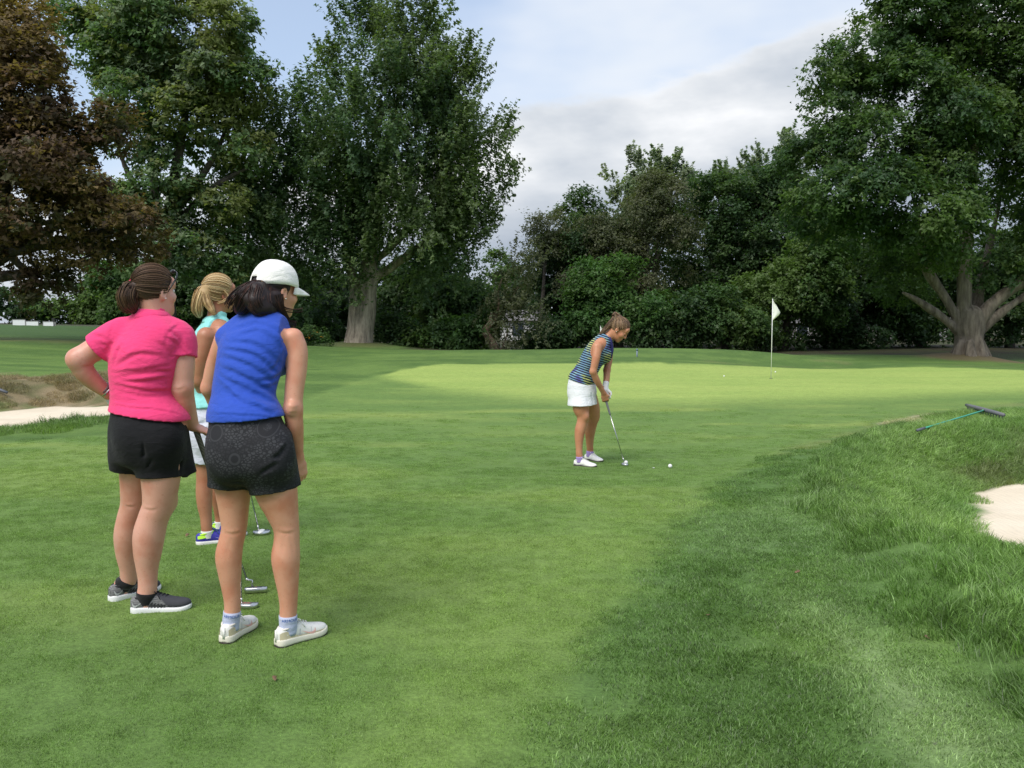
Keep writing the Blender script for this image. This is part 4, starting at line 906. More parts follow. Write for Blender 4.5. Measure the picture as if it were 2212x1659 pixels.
# ---- shoes
def shoe_mesh(L, w=1.0, tall=1.0):
    ts = [0, .02, .06, .13, .24, .36, .48, .60, .72, .84, .93, .98, 1.0]
    hw = [.010, .022, .030, .0345, .034, .034, .0375, .0425, .0455, .043, .033, .020, .008]
    tp = [.046, .056, .061, .062, .062, .072, .066, .053, .043, .036, .029, .022, .014]
    V = []; F = []; n = 13
    for t_, a, h in zip(ts, hw, tp):
        for k in range(n):
            th = math.pi * k / (n - 1); c, s_ = math.cos(th), math.sin(th)
            V.append((t_ * L, .006 * math.sin(3.1 * t_) + a * w * (abs(c) ** .8) * (1 if c > 0 else -1), .016 + h * tall * s_ ** (.72 if t_ > .4 else .5) + .012 * max(0, t_ - .8) * 4 * .6))
    for i in range(len(ts) - 1):
        for k in range(n - 1): F.append((i * n + k, i * n + k + 1, (i + 1) * n + k + 1, (i + 1) * n + k))
        F.append((i * n + n - 1, i * n, (i + 1) * n, (i + 1) * n + n - 1))
    F.append(tuple(range(n))); F.append(tuple(reversed(range((len(ts) - 1) * n, len(ts) * n))))
    return np.array(V), F
def sole_mesh(L, w=1.0, th=(.030, .024), z0=0.0, grow=.004, t0=0.0, t1=1.0, arch=0.0):
    ts = np.linspace(t0, t1, 18); V = []; F = []
    xs = [0, .02, .06, .13, .24, .36, .48, .60, .72, .84, .93, .98, 1.0]; hw = [.012, .022, .030, .0345, .034, .034, .0375, .0425, .0455, .043, .033, .020, .010]
    for t_ in ts:
        a = (np.interp(t_, xs, hw) + grow) * w; z = z0 + .055 * max(0, t_ - .78) ** 1.5 * 2.0 + arch * math.exp(-((t_ - .42) / .10) ** 2); zt = z0 + th[0] + (th[1] - th[0]) * t_ + .055 * max(0, t_ - .78) ** 1.5 * 2.2
        x = -grow + t_ * (L + 2 * grow); y = .006 * math.sin(3.1 * t_); b = .004
        for (yy, zz) in ((-a + b, z), (a - b, z), (a, z + b), (a + .001, (z + zt) / 2), (a - .001, zt - .002), (a - b, zt), (-a + b, zt), (-a + .001, zt - .002), (-a - .001, (z + zt) / 2), (-a, z + b)): V.append((x, y + yy, zz))
    n = 10
    for i in range(len(ts) - 1):
        for k in range(n): F.append((i * n + k, i * n + (k + 1) % n, (i + 1) * n + (k + 1) % n, (i + 1) * n + k))
    F.append(tuple(reversed(range(n)))); F.append(tuple(range((len(ts) - 1) * n, len(ts) * n)))
    return np.array(V), F
def surf_y(L, x, z, side, w=1.0, tall=1.0):
    """outer surface of the upper at (x,z): signed y"""
    t_ = x / L; xs = [0, .02, .06, .13, .24, .36, .48, .60, .72, .84, .93, .98, 1.0]
    a = np.interp(t_, xs, [.010, .022, .030, .0345, .034, .034, .0375, .0425, .0455, .043, .033, .020, .008]) * w; h = np.interp(t_, xs, [.046, .056, .061, .062, .062, .072, .066, .053, .043, .036, .029, .022, .014]) * tall
    s_ = np.clip((z - .016) / h, 0, .999) ** (1 / (.72 if t_ > .4 else .5)); return .006 * math.sin(3.1 * t_) + side * a * (math.sqrt(max(0, 1 - s_ * s_)) ** .8)
def curve_on_shoe(L, pts, side, w=1.0, tall=1.0, out=.0015): return [(x, surf_y(L, x, z, side, w, tall) + side * out, z) for x, z in pts]
def shoe_pose(P, heel_px, toe_px, L, dz=0.0):
    h = hit(*heel_px); t_ = hit(*toe_px); d = t_ - h; d[2] = 0; ang = math.atan2(d[1], d[0]); z = gz(h[0] + .1 * math.cos(ang), h[1] + .1 * math.sin(ang)) - .009 + dz
    M = Matrix.Translation(Vector((h[0], h[1], z)) - P.o) @ Matrix.Rotation(ang, 4, 'Z'); w_ = lambda x, y, z_: np.array(M @ Vector((x, y, z_)) + P.o)
    return M, w_(L * .25, .003, .085), w_(L * .25, .003, .045), w_(L * .66, .003, .036)
def leg_chain(P, v, rows, pose, dy0, k=.03):
    """rows: (px, py, r_px) from the hip down; depth runs evenly from the hip to the ankle in its shoe"""
    M, ank, low, ball_ = pose; y0, y1 = rows[0][1], rows[-1][1]; dya = ank[1] - P.Y
    pts = []; rad = []
    for px, py, r in rows:
        f = (py - y0) / (y1 - y0); dy = dy0 + (dya - dy0) * f; pts.append(P.J(px, py, dy)); rad.append(r * (P.Y + dy) / FOC)
    ra = rad[-1]; e_ = ank + np.array([0, 0, pts[-1][2] - ank[2]]); pts[-1] = .75 * pts[-1] + .25 * e_; pts += [.85 * ank + .15 * (pts[-1] - np.array([0, 0, pts[-1][2] - ank[2]])), low]; rad += [ra * .98, min(ra * .9, .034)]
    v.chain(pts, rad, k); v.cone(low - np.array([0, 0, .012]), ball_, .026, .020, .004); return pts, rad
def make_shoe(P, heel_px, toe_px, L, mats, lace=True, mark=None, cleat=False, w=1.0, tall=1.0, dz=0.0, th=(.030, .024), heel_tab=False):
    h = hit(*heel_px); t_ = hit(*toe_px); d = t_ - h; d[2] = 0; ang = math.atan2(d[1], d[0]); z = gz(h[0] + .1 * math.cos(ang), h[1] + .1 * math.sin(ang)) - .009 + dz
    M = Matrix.Translation(Vector((h[0], h[1], z)) - P.o) @ Matrix.Rotation(ang, 4, 'Z')
    def put(name, V, F, m, parent=None, smooth=True):
        me = mesh_np(name, V, F, smooth) if not isinstance(V, MB) else mb_mesh(V, name, smooth)
        o = link(name, me, parent or P.root, m)
        if parent is None: o.matrix_basis = M
        return o
    V, F = shoe_mesh(L, w, tall); V[:, 2] += th[0] - .030
    sh = put('shoe', V, F, mats['upper']); md = sh.modifiers.new('smooth', 'SUBSURF'); md.levels = md.render_levels = 2
    V, F = sole_mesh(L, w, th, .004 if cleat else 0.0); so = put('sole', V, F, mats['sole'], sh); md = so.modifiers.new('smooth', 'SUBSURF'); md.levels = md.render_levels = 1
    up = th[0] - .030
    # collar roll
    c = MB(); ring = [(L * (.225 + .165 * math.cos(a)), .031 * w * math.sin(a) + .003, .016 + .0600 * tall + up + .008 * math.cos(a)) for a in np.linspace(0, 2 * math.pi, 20)]
    c.tube(ring, .0055, 6, False); put('collar', c, None, mats.get('collar', mats['upper']), sh)
    # tongue
    c = MB(); c.tube([(L * .30, .004, .080 * tall + up), (L * .345, .004, .096 * tall + up)], [.016, .013], 8); put('tongue', c, None, mats.get('collar', mats['upper']), sh)
    if lace:
        c = MB()
        for i in range(5):
            x = L * (.36 + .055 * i); zt = .016 + np.interp(x / L, [.36, .48, .6, .72], [.072, .066, .053, .043]) * tall + up + .002; ww = .017
            c.tube([(x, -ww + .005, zt - .006), (x + .006, .005, zt + .002), (x + .012, ww + .005, zt - .007)], .0026, 5)
        for sd in (-1, 1):
            c.tube([(L * .37, .005, .016 + .075 * tall + up), (L * .36, .005 + sd * .020, .016 + .090 * tall + up), (L * .42, .005 + sd * .034, .016 + .082 * tall + up), (L * .44, .005 + sd * .022, .016 + .070 * tall + up), (L * .37, .005, .016 + .075 * tall + up)], .0024, 5)
            c.tube([(L * .37, .005, .016 + .075 * tall + up), (L * .45, .005 + sd * .026, .016 + .068 * tall + up), (L * .50, .005 + sd * .036, .016 + .045 * tall + up)], .0024, 5)
        put('lace', c, None, mats['lace'], sh)
    if mark:
        for sd in (-1, 1):
            x0, x1, z0_, z1_ = mark['box']; c = MB(); top = [(0, .95), (.12, .52), (.28, .36), (.5, .44), (.75, .68), (1, .98)]; bot = [(0, .95), (.04, .30), (.18, .0), (.36, .08), (.68, .46), (1, .98)]
            if mark.get('flip'): top = [(1 - a, b) for a, b in reversed(top)]; bot = [(1 - a, b) for a, b in reversed(bot)]
            pv = []
            for (a, b) in top + bot:
                x = L * (x0 + (x1 - x0) * a); zz = .016 + up + z0_ + (z1_ - z0_) * b; pv.append((x, surf_y(L, x, zz - up, sd, w, tall) + sd * .0025, zz))
            n = len(top); c.add(pv, [(i, i + 1, n + i + 1, n + i) for i in range(n - 1)]); put('side_mark', c, None, mats['mark'], sh, False)
    if cleat:
        V, F = sole_mesh(L, w, (.016, .012), -.004, .002, 0.0, .36); o = put('heel_tread', V, F, mats['tread'], sh)
        V, F = sole_mesh(L, w, (.016, .012), -.004, .002, .50, .97); o = put('forefoot_tread', V, F, mats['tread'], sh)
        for (x, y) in ((.12, -.034), (.14, .030), (.62, -.042), (.72, -.045), (.80, .035)):
            c = MB(); c.lathe([(.006, -.010), (.008, -.004), (.008, .0)], 8, None, (L * x, y * .8, .002)); put('cleat', c, None, mats['cleat'], sh)
    for nm, m_, side_pts in mats.get('panels', []):
        for sd in (-1, 1):
            c = MB(); pv = []
            for (x, z) in side_pts: pv.append((L * x, surf_y(L, L * x, .016 + z, sd, w, tall) + sd * .0016, .016 + up + z))
            n = len(pv) // 2; c.add(pv, [(i, i + 1, n + i + 1, n + i) for i in range(n - 1)]); put(nm, c, None, m_, sh, True)
    if mats.get('cords'):
        for sd in (-1, 1):
            for i in range(5):
                c = MB(); x = .34 + .055 * i; c.tube(curve_on_shoe(L, [(L * (x + .03), .060 - .004 * i), (L * (x - .01), .045), (L * (x - .055), .022)], sd, w, tall), .0016, 5)
                c.tube(curve_on_shoe(L, [(L * (x + .03), .060 - .004 * i), (L * (x + .01), .040), (L * (x - .005), .022)], sd, w, tall), .0016, 5); put('side_cord', c, None, mats['cords'], sh)
    if heel_tab:
        c = MB(); c.box((-.001, .0, .016 + up + .030), (.004, .012, .055)); put('heel_strip', c, None, mats['tab'], sh)
    return M, sh, ang
def sock(P, M, L, m, top, leg, grow=.0035, lettering=None):
    """leg: (points, radii) of the leg it is pulled over"""
    c = MB(); pts_, rad_ = leg; zb = (M @ Vector((0, 0, 0))).z + P.o.z; pp, rr = Vol._res(None, pts_, rad_, .02); o_ = np.argsort(pp[:, 2]); pp, rr = pp[o_], np.array(rr)[o_]
    at_ = lambda z: (Vector([np.interp(zb + z, pp[:, 2], pp[:, i]) for i in range(3)]) - P.o, float(np.interp(zb + z, pp[:, 2], rr)))
    zs = np.linspace(.028, top, 8); q = [at_(z) for z in zs]; base, tp = q[0][0], q[-1][0]; r1 = q[-1][1] + grow
    c.tube([a for a, b in q] + [q[-1][0] + Vector((0, 0, .001))], [max(b + grow, .037) for a, b in q] + [q[-1][1] - .002], 28)
    o = link('sock', mb_mesh(c, 'sock'), P.root, m)
    if lettering:
        txt, size, col_m, a0 = lettering
        cu = bpy.data.curves.new('lettering', 'FONT'); cu.body = txt; cu.size = size; cu.extrude = 0; cu.align_x = 'CENTER'
        to = bpy.data.objects.new('lettering', cu); COL.objects.link(to); bpy.context.view_layer.update()
        me = bpy.data.meshes.new_from_object(to.evaluated_get(bpy.context.evaluated_depsgraph_get())); bpy.data.objects.remove(to); bpy.data.curves.remove(cu)
        ax = (tp - base).normalized(); ux = Vector((1, 0, 0)); ux = (ux - ax * ux.dot(ax)).normalized(); uy = ax.cross(ux)
        for v in me.vertices:
            an = a0 + v.co.x / r1; v.co = tp - ax * (size * 1.05 - v.co.y) + (ux * math.cos(an) + uy * math.sin(an)) * (r1 + .0012)
        link('lettering', me, o, col_m)
    return o
SKIN_FAIR = skin_mat('skin_fair', (.66, .345, .262)); SKIN_WARM = skin_mat('skin_warm', (.66, .325, .215)); SKIN_TAN = skin_mat('skin_tan', (.44, .200, .118)); SKIN_TAN2 = skin_mat('skin_bronzed', (.52, .235, .130))
def legs(v, rows, k=.03): v.chain(*rows, k)

# =============== woman in pink
def woman_pink():
    P = Person((330, 1318), 'woman in bright pink polo and black shorts standing with hand on hip', R(28)); J, r = P.J, P.r; g = np.random.default_rng(11)
    v = Vol(J(330, 640) - np.array([.52, .45, .30]) - np.array([0, 0, 1.27]), J(330, 640) + np.array([.42, .50, .22]), .0056)
    T = P.S([(330, 975, 80, .13, .04), (322, 915, 80, .155, .03), (312, 845, 62, .135, .03), (314, 795, 70, .14, .03), (318, 750, 73, .13, .03), (322, 712, 68, .085, .03), (326, 690, 40, .065, .04)])
    v.stack(T, P.L, .04)
    bust = J(352, 790, .14); v.ell(bust + P.L * .075, (.075, .075, .075), None, .05); v.ell(bust - P.L * .075, (.075, .075, .075), None, .05)
    v.ell(J(328, 880, .12), (.15, .10, .12), None, .05); v.ell(J(300, 945, -.06), (.10, .09, .10), None, .05); v.ell(J(345, 950, -.06), (.10, .09, .10), None, .05)
    PR = shoe_pose(P, (283, 1322), (421, 1312), .285); PL = shoe_pose(P, (237, 1299), (358, 1266), .285)
    legL = leg_chain(P, v, [(295, 960, 38), (292, 1013, 33), (289, 1060, 28), (287, 1090, 26), (280, 1120, 26.5), (275, 1155, 28), (275, 1195, 24), (278, 1235, 18.5), (279, 1256, 17.5)], PL, .06)
    legR = leg_chain(P, v, [(347, 960, 43), (347, 1032, 41), (345, 1068, 36), (341, 1094, 33), (331, 1120, 32), (322, 1155, 33.5), (319, 1190, 30), (318, 1222, 24), (319, 1250, 20.5), (320, 1270, 20)], PR, -.02)
    v.ell(J(369, 1082, .04), (.03, .035, .045), None, .04)                                     # knee cap
    la = P.C([(258, 722, 28, .02), (210, 752, 26, .0), (168, 776, 23, -.03)]); v.chain(*la, .02)
    lf = P.C([(168, 776, 22.5, -.03), (185, 806, 21.5, 0), (212, 832, 17, .04), (232, 848, 13, .07)]); v.chain(*lf, .02)
    hand(v, J(233, 849, .075), J(262, 868, .10) - J(233, 849, .07), (.3, .8, -.3), -1, .25)
    ra = P.C([(388, 722, 27, .05), (393, 780, 27, .03), (394, 838, 22.5, .02)]); v.chain(*ra, .02)
    rf = P.C([(394, 838, 22, .02), (400, 868, 21, .04), (408, 895, 17.5, .07), (417, 920, 13, .10)]); v.chain(*rf, .02)
    hand(v, J(418, 921, .10), (.26, .12, -.12), (.10, .25, -1), 1, 1.15, 1.0)
    ax = head_axes(R(34), R(-3)); Cn = J(334, 629, .06); head(v, Cn, ax, J(329, 684, .05), .060)
    v.ell(J(352, 671, .10), (.04, .045, .03), None, .04)
    for row in ([(372, 838), (386, 842), (400, 836)], [(310, 1098), (325, 1102), (340, 1098)], [(270, 1092), (280, 1095), (292, 1092)], [(176, 792), (192, 790), (208, 788)]): P.fold(v, row, .007, .0035, 4)
    P.part('body', v.mesh('body', 4), SKIN_FAIR); face_parts(P, Cn, ax)
    # polo
    w = v.blank(); w.stack([(p, (a, b)) for p, (a, b) in T], P.L, .04, .6, .016)
    for sd in (-1, 1): w.ell(bust + P.L * .075 * sd, (.088, .088, .085), None, .06)
    w.ell(J(328, 880, .12), (.165, .112, .13), None, .05); w.ell(J(322, 905, .02), (r(90), .17, .10), [P.L, P.F, (0, 0, 1)], .05)
    w.chain(*P.C([(350, 707, 28, .05), (370, 716, 32, .05), (387, 728, 34, .05), (391, 745, 33, .045)]), .03); w.chain(*P.C([(262, 715, 29, .02), (238, 733, 33, .01), (214, 750, 34, .0)]), .03)
    for q, n_ in ((J(216, 748, .0), J(150, 790, -.03) - J(216, 748, 0)),): pass
    w.cut(J(318, 897, 0), (-.14, -.02, -1))
    ws = w.blank()
    ws.sec(J(254, 722, .02), J(211, 757, .0), (.066, .066), (.074, .070), (0, 1, 0), .0, 0); ws.sec(J(389, 738, .045), J(393, 774, .03), (.066, .066), (.076, .072), (0, 1, 0), .0, 0)
    wsl = w.win(w.lo, w.lo + w.n * w.h)[0]
    # trim the round sleeve so the flat hem shows
    sl, x, y, z = w.win(J(216, 748) - .13, J(216, 748) + .13); e = unit(J(150, 800, -.03) - J(216, 748, 0)); p0 = J(213, 755, 0)
    far = ((x - p0[0]) * e[0] + (y - p0[1]) * e[1] + (z - p0[2]) * e[2]); w.d[sl] = np.where(x < J(236, 740)[0], np.maximum(w.d[sl], far), w.d[sl])
    k_ = .02; dd = w.d; m_ = np.maximum(k_ - np.abs(dd - ws.d), 0); w.d = np.minimum(dd, ws.d) - m_ * m_ / (4 * k_)
    w.cone(J(326, 690, .045), J(331, 668, .055), .074, .067, .015)                           # collar band
    w.cone(J(333, 652, .06), J(336, 640, .07), .07, .09, .004, 's')
    cr = lambda pts, wd, dp: w.crease([J(*p) for p in pts], wd, dp)
    K = lambda L_: [(101.65 + x * .32676, 528.6 + y * .32676) for x, y in L_]
    for row, wd, dp in (([(450, 800), (600, 722), (760, 735)], .013, .009), ([(440, 850), (600, 832), (800, 800)], .012, .010), ([(445, 885), (650, 845), (830, 835)], .012, .010), ([(440, 925), (640, 965), (830, 968)], .012, .013), ([(450, 960), (650, 1000), (820, 992)], .012, .008), ([(470, 905), (620, 905), (790, 880)], .011, .009),
                        ([(930, 740), (850, 650), (785, 610)], .011, .007), ([(945, 700), (880, 640), (820, 560)], .012, .006), ([(330, 640), (400, 680), (420, 740)], .011, .008), ([(300, 600), (380, 620), (430, 680)], .012, .006), ([(440, 520), (415, 600), (425, 700)], .009, .005), ([(880, 520), (800, 590), (775, 700)], .009, .005), ([(700, 620), (800, 700), (830, 800)], .013, .007), ([(500, 650), (460, 720), (440, 800)], .013, .006)):
        P.fold(w, K(row), wd, dp)
    for row in ([(234, 873), (280, 880), (340, 886), (396, 897)], [(204, 735), (218, 752), (230, 768)], [(364, 768), (390, 770), (422, 764)]): P.fold(w, row, .006, .0045, 3)
    cr([(398, 720, -.03), (388, 745, -.04), (368, 772, -.08)], .012, .008); cr([(250, 735, -.05), (236, 750, -.06), (226, 770, -.06)], .010, .006)
    w.wob(.0022, 26, 3)
    P.part('shirt', w.mesh('shirt', 3), cloth_mat('cloth_pink', (.84, .055, .20), amt=.04))
    # collar fold
    cm = MB(); a0 = J(328, 684, .045)
    ring = []
    for i in range(25):
        th = R(-150) + R(300) * i / 24; d = P.F * -math.cos(th) + P.L * math.sin(th); ring.append((a0 + d * .072 + np.array([0, 0, .030 + .008 * math.cos(th)]), a0 + d * (.096 + .006 * math.cos(th)) + np.array([0, 0, -.012 - .006 * math.cos(th)])))
    for th_ in (0.0, .004):
        pass
    Vv = [p for a, b in ring for p in (a, (a + b) / 2 + (unit(b - a0)) * .007, b, b - unit(b - a0) * .006, a - unit(a - a0) * .006)]
    cm.add(Vv, [(5 * i + k, 5 * i + (k + 1) % 5, 5 * i + 5 + (k + 1) % 5, 5 * i + 5 + k) for i in range(24) for k in range(5)])
    P.part('collar', mb_mesh(cm, 'collar'), _mats['cloth_pink'])
    # shorts
    q = Vol(J(322, 960) - np.array([.30, .32, .26]), J(322, 960) + np.array([.34, .34, .24]), .0048)
    q.stack(P.S([(322, 985, 84, .165, .03), (318, 910, 80, .165, .03), (315, 880, 72, .15, .03)]), P.L, .03)
    q.ell(J(300, 945, -.07), (.105, .10, .12), None, .05); q.ell(J(346, 950, -.07), (.105, .10, .12), None, .05)
    q.sec(J(292, 935, .05), J(283, 1012, .07), (r(36), .11), (r(37), .110), P.L, .05, 0); q.sec(J(345, 935, .0), J(347, 1029, -.01), (r(40), .11), (r(47), .122), P.L, .05, 0)
    q.sec(J(380, 935, .08), J(402, 1024, .08), (r(18), .08), (r(23), .05), P.L + P.F * .3, .04, 0)
    q.sec(J(347, 1014, -.01), J(347, 1050, -.01), (r(41), .106), (r(42), .108), P.L, .0, -1, 's'); q.sec(J(283, 1000, .07), J(283, 1035, .07), (r(32.5), .099), (r(33), .099), P.L, .0, -1, 's')
    for row in ([(330, 990, -.15), (318, 1010, -.12), (304, 1012, -.08)], [(386, 960, -.03), (388, 990, -.03), (389, 1026, -.03)], [(310, 950, -.17), (312, 980, -.16), (303, 1005, -.1)], [(370, 930, -.1), (385, 950, -.06), (395, 985, 0)]): q.crease([J(*p) for p in row], .010, .010)
    q.wob(.002, 18, 5)
    P.part('shorts', q.mesh('shorts', 1), cloth_mat('cloth_black', (.010, .010, .012), .9, .15, .2, 500, .05))
    # hair
    tie = J(291, 614, .0); hv = Vol(Cn - .22, Cn + .22, .007); f, r_, u = ax; A = [r_, f, u]
    hv.ell(Cn + u * .030 - f * .012, (.083, .102, .097), A, 0); nh = unit(f * .80 - u * .42)
    hv.cut(Cn + f * .030 + u * .02, nh); hv.cut(Cn - u * .085, -u + f * .2)
    hv.cone(Cn - f * .085 + u * .02, tie, .030, .014, .02)
    tail = [tie, J(280, 622, -.03), J(275, 640, -.04), J(281, 658, -.03), J(290, 671, -.02)]; wd = np.array([.014, .030, .040, .038, .020])
    for i in range(4): hv.cone(tail[i], tail[i + 1], wd[i] * .9, wd[i + 1] * .9, .02)
    base = hv.mesh('hair', 2)
    pal = [(.050, .026, .016), (.075, .040, .022), (.110, .062, .034), (.036, .020, .013), (.15, .09, .05)]
    nhl = unit(np.array([0, .80, -.42])); S1 = swept_hair(Cn, ax, tie, nhl, .42, 620, g, (.084, .103, .098)); S2 = tail_hair(tail, wd, 420, g, 13)
    S3 = np.concatenate([swept_hair(Cn, ax, tie, nhl, .42, 60, g, (.084, .103, .098), 1.05), tail_hair(tail, wd * 1.25, 40, g, 13)]); S = np.concatenate([S1, S2, S3]); P.part('hair', strand_mesh('hair', S, np.linspace(.0021, .0012, 13), np.concatenate([pick(pal, 620, g), pick(pal[:4], 420, g, .3), pick(pal[2:3], 100, g)]), base, (.045, .024, .015)), hair_mat('hair_brown', 0))
    b = MB(); tt = unit(tail[1] - tie); M_ = Vector(tt).to_track_quat('Z', 'Y').to_matrix().to_4x4(); b.lathe([(.015, -.010), (.027, -.010), (.031, 0), (.027, .010), (.015, .010)], 16, M_, tie + tt * .006); P.part('hair_tie', mb_mesh(b, 'hair_tie'), mat('tie_pink', (.85, .05, .16), .8))
    b = MB(); b.sphere(Cn + r_ * .083 - u * .036 + f * .006, .0035, 8); P.part('earring', mb_mesh(b, 'earring'), mat('pearl', (.85, .83, .80), .15))
    # black sunglasses pushed up on her hair
    sg = empty('sunglasses', P.o + Vector((0, 0, 1.5)), 'dark sunglasses pushed up on the brown hair of the woman in pink', 'sunglasses')
    gm_ = mat('glasses_black', (.012, .012, .013), .15); lens = mat('lens_dark', (.02, .018, .018), .05)
    p = lambda a, b_, c: Cn + r_ * a + f * b_ + u * c
    b = MB()
    for sd in (-1, 1): b.tube([p(sd * .066, .078, .098), p(sd * .082, .066, .072), p(sd * .088, .030, .020), p(sd * .085, .016, -.004)], [.004, .0045, .0038, .002], 6)
    b.tube([p(-.066, .078, .098), p(-.03, .094, .108), p(0, .094, .106), p(.03, .094, .108), p(.066, .078, .098)], .0035, 6); o = mb_mesh(b, 'frame'); o = link('frame', o, sg, gm_); o.location = -sg.location
    for sd in (-1, 1):
        b = MB(); b.sphere(p(sd * .034, .078, .104), .019, 14, (1, .25, .6), Matrix((tuple(r_), tuple(f), tuple(u))).transposed()); o = link('lens', mb_mesh(b, 'lens'), sg, lens); o.location = -sg.location
    b = MB(); b.box(p(.0815, .062, .074), (.004, .010, .008)); o = link('hinge', mb_mesh(b, 'hinge', False), sg, mat('steel', (.55, .55, .55), .25, 1.0)); o.location = -sg.location
    # bracelets and glove at the hip
    wr = J(229, 843, .066); e = unit(J(233, 849, .075) - J(212, 832, .04)); M_ = Vector(e).to_track_quat('Z', 'Y').to_matrix().to_4x4()
    for i, (m_, o_) in enumerate(((mat('steel', (.55, .55, .55), .25, 1.0), .0), (mat('band_grey', (.16, .15, .15), .5), -.014))):
        b = MB(); b.lathe([(.031, -.005), (.036, -.005), (.037, 0), (.036, .005), (.031, .005)], 18, M_, wr + e * o_); P.part('bracelet', mb_mesh(b, 'bracelet'), m_)
    gl = Vol(wr - .16, wr + .17, .004); hand(gl, J(233, 849, .075), J(262, 868, .10) - J(233, 849, .07), (.3, .8, -.3), -1, .25, 1.06); gl.cut(J(236, 853, .08), -e)
    P.part('glove', gl.mesh('glove', 1), mat('glove_white', (.72, .72, .72), .7))
    mt = dict(upper=shoe_two_tone(), sole=mat('sole_white', (.78, .79, .78), .55, 0, .03, 30), lace=mat('lace_black', (.012, .012, .014), .8), collar=mat('lining_black', (.02, .02, .023), .9), mark=mat('mark_silver', (.42, .43, .44), .45), cords=mat('lace_black', (.012, .012, .014), .8))
    sk = cloth_mat('sock_black', (.012, .012, .013), .9, .1, .2, 500)
    for hp, tp_, leg in (((283, 1322), (421, 1312), legR), ((237, 1299), (358, 1266), legL)):
        M, sh, an = make_shoe(P, hp, tp_, .285, mt, True, dict(box=(.035, .22, .012, .045)), w=1.08, tall=1.02, th=(.040, .024))
        sock(P, M, .285, sk, .104, leg)
    return P
def shoe_two_tone():
    m = bpy.data.materials.new('knit_grey'); m.use_nodes = True; t = m.node_tree; b = t.nodes['Principled BSDF']; b.inputs['Roughness'].default_value = .85
    tcn = N(t, 'ShaderNodeTexCoord'); sp = N(t, 'ShaderNodeSeparateXYZ'); t.links.new(tcn.outputs['Object'], sp.inputs[0])
    wv = N(t, 'ShaderNodeTexNoise'); wv.inputs['Scale'].default_value = 160; wv.inputs['Detail'].default_value = 3
    mp = N(t, 'ShaderNodeMapping'); mp.inputs['Scale'].default_value = (.35, .35, 2.2); t.links.new(tcn.outputs['Object'], mp.inputs['Vector']); t.links.new(mp.outputs[0], wv.inputs['Vector'])
    grey = RAMP(t, wv.outputs[0], [(.3, (.08, .08, .082)), (.7, (.26, .26, .265))])
    toe = RANGE(t, MATH(t, 'ADD', sp.outputs[0], MATH(t, 'MULTIPLY', sp.outputs[2], .9)), .205, .215, 0, 1)
    t.links.new(MIXC(t, toe, grey, (.045, .046, .055)), b.inputs['Base Color'])
    bp = N(t, 'ShaderNodeBump'); bp.inputs['Strength'].default_value = .4; bp.inputs['Distance'].default_value = .002; t.links.new(wv.outputs[0], bp.inputs['Height']); t.links.new(bp.outputs[0], b.inputs['Normal'])
    return m

